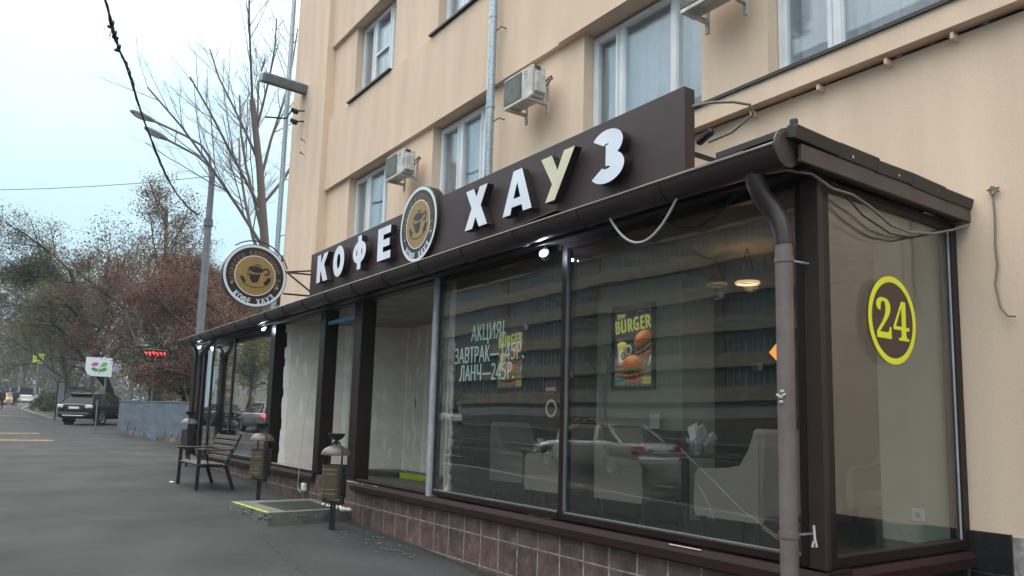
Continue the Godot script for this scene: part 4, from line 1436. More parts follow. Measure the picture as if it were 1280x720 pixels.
# ---------------------------------------------------------------- across the avenue (seen in the shop windows)
func street_opposite() -> void:
	var b := thing("office_building", "long brown office building with bands of windows across the avenue, reflected in the cafe glass", "building", Vector3(-60, 0.5, 51))
	var base := 1.0
	var Xa := -104.0
	var Xb := -18.0
	var zf := 50.0
	part("wall", MB.new().bb(Xa, Xb, -1.5, base + 38.0, zf + 0.6, zf + 16.0), M("far_brown"), b)
	part("ground_floor_wall", MB.new().bb(Xa, Xb, -1.5, base + 3.2, zf, zf + 0.6), M("far_brown"), b)
	var fr := MB.new()
	fr.bb(-1.0, 1.0, 0.0, 0.08, -0.05, 0.05)
	fr.bb(-1.0, 1.0, 1.92, 2.0, -0.05, 0.05)
	for x in [-0.96, -0.32, 0.32, 0.96]: fr.bb(x - 0.05, x + 0.05, 0.08, 1.92, -0.05, 0.05)
	var fm := fr.mesh()
	var pm := MB.new().bb(-0.98, 0.98, 0.04, 1.96, 0.0, 0.02).mesh()
	for f in 10:
		var y := base + 3.2 + 3.45 * f
		part("spandrel_band", MB.new().bb(Xa, Xb, y, y + 1.4, zf - 0.25, zf + 0.6), M("far_spandrel"), b)
		if f > 6: continue
		var x := Xa + 1.5
		var i := 0
		while x < Xb - 1.0:
			if i % 9 == 8:
				part("pier", MB.new().bb(x - 0.9, x + 0.9, y + 1.4, y + 3.45, zf + 0.1, zf + 0.6), M("far_brown"), b)
			else:
				var w := shared("window", fm, M("far_frame"), b, Transform3D(Basis(), Vector3(x, y + 1.42, zf + 0.3) - b.position))
				shared("pane", pm, M("far_glass"), w)
			x += 2.06
			i += 1
	part("window_band_wall", MB.new().bb(Xa, Xb, base + 1.6, base + 2.6, zf - 0.02, zf + 0.1), M("far_frame"), b)
	var proto: Node3D = null
	for q in [[-62, 10.9, "third band, right of the middle"], [-48, 14.4, "fourth band, rightmost but one"], [-40, 11.0, "third band, rightmost"], [-44, 7.5, "second band, on the right"], [-80, 14.2, "fourth band, on the left"], [-71, 7.6, "second band, on the left"]]:
		var at := Vector3(q[0], q[1], zf - 0.45)
		if proto == null:
			proto = thing("wall_air_conditioner", "white air conditioner on the office building across the avenue, " + q[2], "air conditioner", at, "air conditioners on the office building")
			part("housing", MB.new().box(at, Vector3(0.9, 0.65, 0.35), Basis(), 0.03), M("ac_white"), proto)
			part("fan_ring", ring_mesh(0.0, 0.24, 0.0, 0.02, Transform3D(Basis(Vector3.UP, PI), at + Vector3(-0.12, 0, -0.17))), M("ac_dark"), proto)
		else:
			dup(proto, "wall_air_conditioner", "white air conditioner on the office building across the avenue, " + q[2], at, 0.0, "air conditioners on the office building")
	# cream block with orange balconies further along
	var c := thing("balcony_building", "cream block with orange balconies across the avenue, reflected in the left panes", "building", Vector3(-165, 2.5, 46))
	part("wall", MB.new().bb(-215, -118, 0, 30, 44, 58), M("far_cream"), c)
	var wm := MB.new().bb(-0.8, 0.8, 0, 1.7, -0.08, 0.05).mesh()
	var bm := MB.new().bb(-2.0, 2.0, 0, 1.1, -1.1, 0.0, 0.03).mesh()
	for f in 7:
		for i in 14:
			shared("window", wm, M("far_glass"), c, Transform3D(Basis(), Vector3(-212 + 6.9 * i, 6.4 + 3.2 * f, 44) - c.position))
			if i % 3 == 1: shared("balcony", bm, M("far_balcony"), c, Transform3D(Basis(), Vector3(-208.6 + 6.9 * i, 5.2 + 3.2 * f, 44) - c.position))
	# two lamp posts and a white van by the far kerb
	for q in [[-88.0, 37.5, "left"], [-52.0, 37.5, "right"]]:
		var at := on(q[0], q[1])
		var l := thing("avenue_lamp_post", "plain grey lamp post on the far pavement of the avenue, %s of two" % q[2], "lamp post", at, "lamp posts across the avenue")
		part("pole", MB.new().tube([at, at + Vector3(0, 10, 0)], [0.13, 0.08], 10), M("grey_steel"), l)
		part("head", MB.new().box(at + Vector3(0, 10, -0.9), Vector3(0.3, 0.14, 1.6), Basis(), 0.05), M("lamp_grey"), l)
	var gc := thing("green_shop_sign", "green lit shop sign on a post across the avenue, reflected beside the left mullion", "sign", on(-62.0, 12.0))
	gc.position = on(-96.0, 26.0)
	var gp := gc.position
	part("post", MB.new().tube([gp, gp + Vector3(0, 10.2, 0)], 0.12, 8), M("grey_steel"), gc)
	part("lit_panel", MB.new().bb(gp.x - 0.7, gp.x + 0.7, gp.y + 9.2, gp.y + 10.4, gp.z - 0.12, gp.z + 0.12, 0.03), M("green_glow"), gc)
	part("lit_panel", MB.new().bb(gp.x - 0.5, gp.x + 0.5, gp.y + 7.6, gp.y + 8.2, gp.z - 0.12, gp.z + 0.12, 0.03), M("green_glow"), gc)
	var gl := OmniLight3D.new()
	gl.name = "sign_light"
	gl.light_color = Color(0.2, 1.0, 0.4)
	gl.light_energy = 0.5
	gl.light_size = 0.5
	gl.shadow_enabled = true
	gl.omni_attenuation = 2.0
	gc.add_child(gl)
	gl.position = Vector3(0, 9.8, -0.9)

# ---------------------------------------------------------------- sign over the pavilion
func ellipse(cx: float, cy: float, rx: float, ry: float, n := 40, rot := 0.0) -> PackedVector2Array:
	var p := PackedVector2Array()
	for i in n:
		p.append(Vector2(cos(TAU * i / n) * rx, sin(TAU * i / n) * ry).rotated(rot) + Vector2(cx, cy))
	return p

func rect(x0: float, x1: float, y0: float, y1: float) -> PackedVector2Array:
	return PackedVector2Array([Vector2(x0, y0), Vector2(x1, y0), Vector2(x1, y1), Vector2(x0, y1)])

func cut(polys: Array, hole: PackedVector2Array, split_x: float) -> Array:
	var out := []
	for p in polys:
		for side in [rect(-9, split_x, -9, 9), rect(split_x, 9, -9, 9)]:
			for q in Geometry2D.intersect_polygons(p, side):
				for r in Geometry2D.clip_polygons(q, hole):
					out.append(r)
	return out

# heavy sign-writer's capitals, unit height, drawn from (0, 0)
func glyph(c: String) -> Array:
	match c:
		"К":
			return [PackedVector2Array([Vector2(0, 0), Vector2(0.31, 0), Vector2(0.31, 0.34), Vector2(0.36, 0.40), Vector2(0.56, 0), Vector2(0.94, 0), Vector2(0.60, 0.60), Vector2(0.92, 1), Vector2(0.56, 1), Vector2(0.31, 0.66), Vector2(0.31, 1), Vector2(0, 1)])]
		"О":
			return cut([ellipse(0.46, 0.5, 0.46, 0.53)], ellipse(0.46, 0.5, 0.145, 0.26, 28), 0.46)
		"Ф":
			var a: PackedVector2Array = Geometry2D.merge_polygons(ellipse(0.55, 0.52, 0.55, 0.36), rect(0.40, 0.70, -0.04, 1.06))[0]
			var h1: PackedVector2Array = Geometry2D.clip_polygons(ellipse(0.55, 0.52, 0.27, 0.16, 30), rect(0.38, 2, -1, 2))[0]
			var h2: PackedVector2Array = Geometry2D.clip_polygons(ellipse(0.55, 0.52, 0.27, 0.16, 30), rect(-1, 0.72, -1, 2))[0]
			return cut(cut([a], h1, 0.36), h2, 0.74)
		"Е":
			return [PackedVector2Array([Vector2(0, 0), Vector2(0.66, 0), Vector2(0.66, 0.23), Vector2(0.28, 0.23), Vector2(0.28, 0.39), Vector2(0.60, 0.39), Vector2(0.60, 0.61), Vector2(0.28, 0.61), Vector2(0.28, 0.77), Vector2(0.64, 0.77), Vector2(0.64, 1), Vector2(0, 1)])]
		"Х":
			return [PackedVector2Array([Vector2(0, 0), Vector2(0.33, 0), Vector2(0.47, 0.27), Vector2(0.62, 0), Vector2(0.97, 0), Vector2(0.67, 0.52), Vector2(0.94, 1), Vector2(0.61, 1), Vector2(0.48, 0.76), Vector2(0.35, 1), Vector2(0.01, 1), Vector2(0.28, 0.52)])]
		"А":
			return cut([PackedVector2Array([Vector2(0, 0), Vector2(0.30, 0), Vector2(0.34, 0.16), Vector2(0.72, 0.16), Vector2(0.77, 0), Vector2(1.08, 0), Vector2(0.70, 1), Vector2(0.38, 1)])], PackedVector2Array([Vector2(0.40, 0.35), Vector2(0.66, 0.35), Vector2(0.53, 0.72)]), 0.53)
		"У":
			return [PackedVector2Array([Vector2(0.16, 0), Vector2(0.46, 0), Vector2(1.05, 1), Vector2(0.72, 1), Vector2(0.53, 0.62), Vector2(0.34, 1), Vector2(0, 1), Vector2(0.37, 0.36)])]
		"З":
			var t := PackedVector2Array()
			var pts := [[0.33, 0.74, 0.19, 0.155, 155.0, -95.0], [0.33, 0.275, 0.22, 0.17, 95.0, -155.0]]
			var res: Array = []
			for a in pts:
				t = PackedVector2Array()
				for i in 22:
					var an := deg_to_rad(lerpf(a[4], a[5], i / 21.0))
					t.append(Vector2(a[0] + cos(an) * a[2], a[1] + sin(an) * a[3]))
				var o := Geometry2D.offset_polyline(t, 0.14, Geometry2D.JOIN_ROUND, Geometry2D.END_BUTT)
				res = [o[0]] if res.is_empty() else Geometry2D.merge_polygons(res[0], o[0])
			return [res[0]]
	return []

func sign_board() -> void:
	var zf := -5.4
	var s := thing("cafe_sign", "long dark brown cafe sign with raised white Cyrillic letters above the gutter", "sign", Vector3(-9.9, 3.6, -5.5))
	var bd := MB.new()
	bd.bb(-14.98, -4.87, 4.02, 4.985, zf - 0.155, zf, 0.006)
	part("panel", bd, M("sign_brown"), s)
	var seam := MB.new()
	for x in [-12.9, -8.9, -6.9]: seam.bb(x - 0.002, x + 0.002, 4.03, 4.98, zf, zf + 0.0015)
	part("panel_seam", seam, M("letter_side"), s)
	var legs := MB.new()
	for x in [-14.5, -12.0, -9.5, -7.0, -5.2]:
		legs.bb(x - 0.025, x + 0.025, 3.55, 4.02, zf - 0.12, zf - 0.07)
		legs.bar(Vector3(x, 4.5, zf - 0.15), Vector3(x, 4.5, WZ + 0.02), 0.04, 0.04)
	part("stand", legs, M("black_steel"), s)
	var H := 0.565
	for q in [["К", -14.62, 4.335, 0.58], ["О", -13.77, 4.335, 0.53], ["Ф", -12.83, 4.335, 0.56], ["Е", -11.78, 4.325, 0.50], ["Х", -8.92, 4.305, 0.57], ["А", -7.98, 4.305, 0.63], ["У", -7.17, 4.295, 0.64], ["З", -6.24, 4.295, 0.53]]:
		var polys := glyph(q[0])
		var mx := 0.0
		for p in polys:
			for v in p: mx = maxf(mx, v.x)
		var sc := Vector2(q[3] / mx, H)
		var side := MB.new()
		var face := MB.new()
		for p in polys:
			var t := PackedVector2Array()
			for v in p:
				var w: Vector2 = Vector2(q[1], q[2]) + v * sc
				t.append(Vector2(w.x * 0.9745, 1.65 + (w.y - 1.65) * 0.9745))
			side.prism(t, zf + 0.03, zf + 0.135, Transform3D())
			face.prism(t, zf + 0.1355, zf + 0.1385, Transform3D())
		var lt := part("letter", side, M("letter_side"), s)
		part("face", face, M("letter_cream") if q[0] == "У" else M("letter_white"), lt)
	var tg := MB.new()
	tg.box(Vector3(-8.42, 4.72, zf + 0.06), Vector3(0.012, 0.025, 0.07), Basis(), 0.003)
	part("paper_tag", tg, M("paper"), s)
	var em := node("emblem", s)
	emblem(em, Transform3D(Basis(), Vector3(-10.22, 4.66, zf + 0.06)), 0.60, 0.19)
	# loose loop of lead at the sign's end
	var w := thing("loose_sign_lead", "loose pale lead looping out behind the right end of the sign", "cable", Vector3(-5.0, 4.8, -5.6))
	part("lead", MB.new().tube([Vector3(-4.9, 4.80, -5.5), Vector3(-4.72, 4.82, -5.62), Vector3(-4.55, 4.80, -5.74), Vector3(-4.42, 4.75, -5.82), Vector3(-4.45, 4.68, -5.9), Vector3(-4.7, 4.58, -5.9), Vector3(-4.95, 4.54, -5.85)], 0.014, 6), M("cable_grey"), w)
	part("junction", MB.new().box(Vector3(-5.08, 4.66, -5.95), Vector3(0.22, 0.07, 0.08), Basis(Vector3.BACK, 0.4), 0.02), M("cable_black"), w)

# round coffee emblem facing +z of xf: drum, rings, lettering on arcs and a cup
func emblem(o: Node3D, xf: Transform3D, R: float, depth: float) -> void:
	var drum := MB.new()
	drum.lathe([Vector2(0.0, -depth), Vector2(R * 0.985, -depth), Vector2(R, -depth + 0.01), Vector2(R, -0.008), Vector2(R * 0.985, 0.0), Vector2(0.0, 0.0)], 56, xf * Transform3D(Basis(Vector3.RIGHT, PI / 2), Vector3.ZERO))
	part("drum", drum, M("emblem_dark"), o)
	part("outer_ring", ring_mesh(R * 0.90, R * 0.975, 0.001, 0.004, xf, 64), M("emblem_white"), o)
	part("dark_ring", ring_mesh(R * 0.64, R * 0.90, 0.001, 0.003, xf, 64), M("emblem_dark"), o)
	part("inner_ring", ring_mesh(R * 0.615, R * 0.64, 0.001, 0.004, xf, 64), M("emblem_white"), o)
	part("disc", ring_mesh(0.0, R * 0.615, 0.001, 0.003, xf, 56), M("emblem_tan"), o)
	var f := sysfont()
	for q in [["ЭСПРЕССО КАППУЧИНО БАР", 202.0, -28.0, 0.115, "emblem_gold", 1.0, 0.715], ["КОФЕ ХАУЗ", 228.0, 312.0, 0.135, "emblem_white", -1.0, 0.83]]:
		var mb := MB.new()
		var t: String = q[0]
		for i in t.length():
			if t[i] == " ": continue
			var an := deg_to_rad(lerpf(q[1], q[2], float(i) / (t.length() - 1)))
			var tm := text_mesh(t[i], f, R * q[3], 0.002)
			var bb := tm.get_aabb()
			var rr: float = R * q[6]
			var x2 := Transform3D(Basis(Vector3.BACK, an - PI / 2 if q[5] > 0 else an + PI / 2), Vector3(cos(an) * rr, sin(an) * rr, 0.0042))
			mb.add_mesh(tm, xf * x2 * Transform3D(Basis().scaled(Vector3(1.15, 1.3, 1)), Vector3(-(bb.position.x + bb.size.x / 2) * 1.15, 0, 0)))
		part("lettering", mb, M(q[4]), o)
	var dots := MB.new()
	for an in [3.55, 5.87]:
		dots.add_mesh(ring_mesh(0.0, R * 0.03, 0.003, 0.005, xf * Transform3D(Basis(), Vector3(cos(an), sin(an), 0) * R * 0.77), 12).mesh(), Transform3D())
	part("dot", dots, M("emblem_white"), o)
	# cup, steam, handle and saucer in dark brown on the tan disc
	var cup := MB.new()
	var z := 0.0032
	var k := R * 0.60
	var put := func(p: PackedVector2Array, zz: float) -> void:
		var t := PackedVector2Array()
		for v in p: t.append(v * k)
		cup.prism(t, zz, zz + 0.0012, xf)
	put.call(ellipse(0.02, 0.33, 0.40, 0.17, 40, -0.06), z)
	for p in Geometry2D.clip_polygons(PackedVector2Array([Vector2(-0.34, 0.13), Vector2(-0.20, 0.06), Vector2(0.10, 0.08), Vector2(0.28, 0.12), Vector2(0.20, -0.20), Vector2(0.10, -0.36), Vector2(-0.14, -0.38), Vector2(-0.26, -0.18)]), ellipse(0.02, 0.33, 0.43, 0.20, 40, -0.06)): put.call(p, z)
	for a in [[0.05, 0.42, 0.30, 0.16, 40.0, 110.0, 0.03], [0.55, 0.26, 0.15, 0.16, -120.0, 150.0, 0.045], [-0.05, -0.12, 0.62, 0.34, 175.0, 225.0, 0.085], [0.05, -0.10, 0.66, 0.40, -48.0, 8.0, 0.11], [0.0, -0.22, 0.72, 0.40, 205.0, 318.0, 0.018], [-0.33, 0.12, 0.06, 0.2, 130.0, 250.0, 0.02]]:
		var line := PackedVector2Array()
		for i in 18:
			var an := deg_to_rad(lerpf(a[4], a[5], i / 17.0))
			line.append(Vector2(a[0] + cos(an) * a[2], a[1] + sin(an) * a[3]))
		for p in Geometry2D.offset_polyline(line, a[6], Geometry2D.JOIN_ROUND, Geometry2D.END_ROUND):
			put.call(p, z + 0.0015)
	part("coffee_cup", cup, M("emblem_dark"), o)

func round_sign() -> void:
	var s := thing("hanging_round_sign", "round coffee cup sign projecting from the facade above the gutter's far end", "sign", Vector3(-16.2, 3.9, -4.62))
	var R := 0.68
	var c := Vector3(-16.2, 4.62, -4.63)
	emblem(s, Transform3D(Basis(Vector3(0, 0, -1), Vector3(0, 1, 0), Vector3(1, 0, 0)), c), R, 0.17)
	# rim tubes, lead and the steel arms that carry it
	var br := MB.new()
	for y in [0.18, -0.30]:
		br.bar(c + Vector3(-0.08, y, -R * 0.95), Vector3(-16.1, c.y + y, WZ + 0.12), 0.035, 0.035)
	br.bar(c + Vector3(-0.08, 0.18, -R * 0.95), Vector3(-15.0, c.y + 0.05, -5.5), 0.03, 0.03)
	br.bar(c + Vector3(-0.08, 0.22, -R * 0.95), Vector3(-15.0, c.y - 0.45, -5.5), 0.03, 0.03)
	part("bracket", br, M("black_steel"), s)
	var ld := MB.new()
	var pts := []
	for i in 14:
		var a := lerpf(2.25, 0.3, i / 13.0)
		pts.append(c + Vector3(-0.03, sin(a) * R * 1.09 + 0.02, -cos(a) * R * 1.06))
	ld.tube(pts, 0.014, 6)
	part("lead", ld, M("cable_black"), s)

# ---------------------------------------------------------------- cables
func sag(a: Vector3, b: Vector3, drop: float, n := 24) -> Array:
	var p := []
	for i in n + 1:
		var t := float(i) / n
		p.append(a.lerp(b, t) - Vector3(0, drop * 4.0 * t * (1.0 - t), 0))
	return p

func cables() -> void:
	# twisted aerial bundle from the lamp post over the pavement
	var key := [Vector3(-29, 9.2, -6.4), Vector3(-26.85, 8.42, -5.6), Vector3(-24.0, 8.34, -4.27), Vector3(-20.0, 8.55, -2.86), Vector3(-17.0, 8.76, -1.94), Vector3(-15.9, 8.72, -1.60), Vector3(-14.3, 8.78, -1.17), Vector3(-11.0, 9.0, -0.2), Vector3(-7.0, 9.3, 1.0)]
	var ctl := []
	for i in range(1, key.size() - 2):
		for t in 12:
			ctl.append(key[i].cubic_interpolate(key[i + 1], key[i - 1], key[i + 2], t / 12.0))
	var a: Vector3 = ctl[0]
	var o := thing("aerial_cable", "thick twisted black aerial cable with clamps sagging across the upper left sky", "cable", a)
	for k in 3:
		var p := []
		for i in ctl.size():
			var an := i * 0.9 + TAU * k / 3.0
			var rr := 0.016 + 0.012 * sin(i * 0.37 + k)
			p.append(ctl[i] + Vector3(0.0, sin(an), cos(an)) * rr)
		part("strand", MB.new().tube(p, 0.017, 6), M("cable_black"), o)
	for i in [47, 52, 55, 62]:
		var cm := MB.new()
		cm.box(ctl[i], Vector3(0.16, 0.07, 0.07), Basis(Vector3.BACK, 0.5), 0.01)
		cm.box(ctl[i] + Vector3(0.02, -0.06, 0.05 if i % 2 else -0.05), Vector3(0.05, 0.07, 0.05), Basis(Vector3.BACK, 0.9), 0.01)
		part("clamp", cm, M("cable_black"), o)
	var lp := []
	for i in 13:
		lp.append(ctl[54] + Vector3(i * 0.03 - 0.2, -0.05 - 0.10 * sin(PI * i / 12.0), 0.03))
	part("slack_loop", MB.new().tube(lp, 0.007, 5), M("cable_black"), o)
	# thin wires far off over the avenue
	var k := 0
	for q in [[Vector3(-27.0, 9.9, -6), Vector3(-38.0, 9.7, 8.0), 0.5, "thin overhead wire rising from the lower left to the street lamp"], [Vector3(-70.0, 17.4, 6.0), Vector3(-66.0, 15.0, -16.0), 0.3, "upper thin overhead wire crossing the sky above the trees"], [Vector3(-70.0, 14.5, 6.0), Vector3(-66.0, 14.3, -16.0), 0.2, "lower thin overhead wire crossing the sky just above the trees"]]:
		one("overhead_wire", MB.new().tube(sag(q[0], q[1], q[2], 12), 0.014, 5), M("cable_grey"), q[3], "wire")
	# white lead slung under the gutter
	one("gutter_lead", MB.new().tube(sag(Vector3(-4.42, 3.32, -4.02), Vector3(-3.66, 3.36, -4.02), 0.30, 18), 0.010, 8), M("cable_white"), "white lead sagging in a loop under the gutter above the first pane", "cable")
	one("inner_loop_lead", MB.new().tube(sag(Vector3(-4.20, 3.34, -4.36), Vector3(-3.45, 3.34, -4.36), 0.17, 14), 0.010, 6), M("cable_black"), "dark lead sagging just before the glass at the top of the first pane", "cable")
	var e := thing("eave_lead", "grey lead looping along under the brown side fascia", "cable", Vector3(-2.76, 3.3, -4.2))
	part("lead", MB.new().tube([Vector3(-2.95, 3.30, -4.05), Vector3(-2.85, 3.31, -4.12), Vector3(-2.78, 3.30, -4.28), Vector3(-2.765, 3.24, -4.48), Vector3(-2.765, 3.245, -4.72), Vector3(-2.765, 3.20, -4.95), Vector3(-2.765, 3.12, -5.2), Vector3(-2.765, 3.11, -5.45), Vector3(-2.765, 3.16, -5.8), Vector3(-2.765, 3.24, -6.1), Vector3(-2.72, 3.30, -6.27)], 0.010, 7), M("cable_grey"), e)
	part("second_lead", MB.new().tube([Vector3(-2.775, 3.30, -4.5), Vector3(-2.775, 3.13, -4.85), Vector3(-2.775, 3.06, -5.2), Vector3(-2.775, 3.08, -5.5), Vector3(-2.775, 3.16, -5.8)], 0.006, 6), M("cable_black"), e)
	var w := thing("wall_wire", "thin pale wire hanging from a hole in the beige wall, right of the pavilion", "wire", Vector3(-2.54, 3.52, -6.28))
	part("wire", MB.new().tube([Vector3(-2.54, 3.51, -6.28), Vector3(-2.53, 3.30, -6.27), Vector3(-2.54, 3.1, -6.275), Vector3(-2.53, 2.95, -6.27), Vector3(-2.55, 2.80, -6.265), Vector3(-2.52, 2.62, -6.26), Vector3(-2.47, 2.55, -6.25), Vector3(-2.42, 2.54, -6.25)], 0.008, 6), M("cable_grey"), w)
	var kn := MB.new()
	for i in 6:
		kn.box(Vector3(-2.54 + rng.randf_range(-0.03, 0.03), 3.53 + rng.randf_range(-0.025, 0.025), -6.27), Vector3(0.06, 0.014, 0.014), Basis(Vector3.BACK, i * 0.9), 0.004)
	part("frayed_end", kn, M("cable_grey"), w)

# ---------------------------------------------------------------- fittings on the walls
func small_fittings() -> void:
	var acs := [[-8.47, 6.12, "air conditioner between the rain pipe and the third window, its logo panel towards the street", 0.0], [-12.37, 6.03, "air conditioner at the upper corner of the second window, right of the round emblem", 0.0], [-5.07, 6.09, "air conditioner cut off by the photo's upper edge, over the sign's right end", 0.0]]
	var proto: Node3D = null
	for q in acs:
		var at := Vector3(q[0], q[1], -6.27)
		if proto == null:
			proto = air_conditioner(at, q[2])
		else:
			dup(proto, "air_conditioner", q[2], at, q[3], "air conditioners on the beige facade")
	# floodlight reaching out from the building's corner
	var f := thing("floodlight", "long grey floodlight on an arm at the beige building's corner", "floodlight", Vector3(-18.3, 9.9, -6.2))
	var bs := Basis(Vector3.RIGHT, -0.03) * Basis(Vector3.BACK, -0.35)
	var c := Vector3(-18.35, 10.02, -5.72)
	part("housing", MB.new().box(c, Vector3(0.40, 0.24, 1.36), bs, 0.03), M("lamp_grey"), f)
	part("glass_face", MB.new().box(c + bs * Vector3(-0.01, -0.126, 0.05), Vector3(0.32, 0.012, 1.15), bs, 0.003), M("car_trim"), f)
	part("hinge", MB.new().box(c + Vector3(0.02, 0.05, -0.68), Vector3(0.10, 0.16, 0.14), Basis(), 0.02), M("grey_steel"), f)
	part("arm", MB.new().tube([c + Vector3(0.02, 0.16, -0.62), c + Vector3(0.05, 0.08, -0.74), c + Vector3(0.05, -0.08, -0.52)], 0.025, 7), M("cable_grey"), f)
	# insulators below it
	var ins := thing("wire_insulators", "pair of dark insulators on a bracket below the floodlight", "insulator", Vector3(-18.3, 9.1, -6.2))
	for i in 2:
		var y := 9.42 - 0.28 * i
		part("pin", MB.new().tube([Vector3(-18.3, y, -6.17), Vector3(-18.3, y - 0.08, -5.9)], 0.02, 6), M("cable_black"), ins)
		part("bell", MB.new().lathe([Vector2(0.0, -0.10), Vector2(0.05, -0.09), Vector2(0.075, -0.02), Vector2(0.05, 0.03), Vector2(0.06, 0.08), Vector2(0.0, 0.11)], 12, Transform3D(Basis(Vector3.RIGHT, 1.3), Vector3(-18.3, y - 0.07, -5.92))), M("cable_black"), ins)
	part("strap", MB.new().tube([Vector3(-18.3, 9.36, -5.85), Vector3(-18.3, 9.1, -5.72), Vector3(-18.35, 9.02, -5.2)], 0.022, 6), M("cable_black"), ins)
	# rusty hooks in the plaster
	for q in [[-8.15, 8.12, "rusty hook in the plaster right of the rain pipe near the photo's top"], [-18.1, 8.55, "upper rusty hook in the corner pilaster under the insulators"], [-18.1, 8.2, "lower rusty hook in the corner pilaster under the insulators"]]:
		var zz := WZ if q[0] > -10 else -6.17
		one("wall_hook", MB.new().tube([Vector3(q[0], q[1], zz), Vector3(q[0], q[1] + 0.01, zz + 0.09), Vector3(q[0] + 0.05, q[1] + 0.04, zz + 0.12), Vector3(q[0] + 0.09, q[1] + 0.0, zz + 0.10)], 0.012, 6), mk("rust_%d" % int(q[1] * 100), Color(0.16, 0.09, 0.05), 0.9), q[2], "hook", "hooks in the plaster")
	# stubs under the string course
	var nth := 0
	for x in [-2.75, -3.3, -3.95, -4.7]:
		nth += 1
		one("course_stub", MB.new().box(Vector3(x, 4.86 + 0.006 * (x + 5.0), -6.25), Vector3(0.03, 0.06, 0.1), Basis(), 0.006), M("stucco"), "small plastered stub under the string course, %s from the photo's right edge" % ["first", "second", "third", "fourth"][nth - 1], "stub", "stubs under the string course")
	# white led spots under the gutter
	for q in [[-5.62, 3.25, -4.30, "lit white spotlight left of the long mullion, under the gutter"], [-14.15, 3.26, -4.30, "lit white spotlight by the post left of the white entrance board"], [-19.2, 3.25, -4.32, "lit white spotlight at the pavilion's far end"]]:
		var at := Vector3(q[0], q[1], q[2])
		var l := thing("led_spotlight", q[3], "spotlight", at, "white spotlights under the gutter")
		part("bracket", MB.new().bar(at + Vector3(0, 0.02, 0), at + Vector3(0, 0.12, -0.02), 0.025, 0.025), M("black_steel"), l)
		part("body", MB.new().lathe([Vector2(0.0, -0.05), Vector2(0.045, -0.05), Vector2(0.05, 0.03), Vector2(0.0, 0.03)], 14, Transform3D(Basis(Vector3.RIGHT, 1.1) * Basis(Vector3.BACK, -0.5), at)), M("grey_steel"), l)
		part("glowing_bulb", MB.new().lathe([Vector2(0.0, -0.02), Vector2(0.015, -0.014), Vector2(0.021, 0.0), Vector2(0.015, 0.014), Vector2(0.0, 0.02)], 14, Transform3D(Basis(), at + Vector3(0.02, -0.01, 0.05)), true), M("led_white"), l)
		var om := OmniLight3D.new()
		om.name = "lamp_light"
		om.light_color = Color(0.85, 0.9, 1.0)
		om.light_energy = 0.10
		om.light_size = 0.03
		om.shadow_enabled = true
		om.omni_range = 10.0
		om.omni_attenuation = 2.0
		l.add_child(om)
		om.position = Vector3(0.02, -0.01, 0.05)

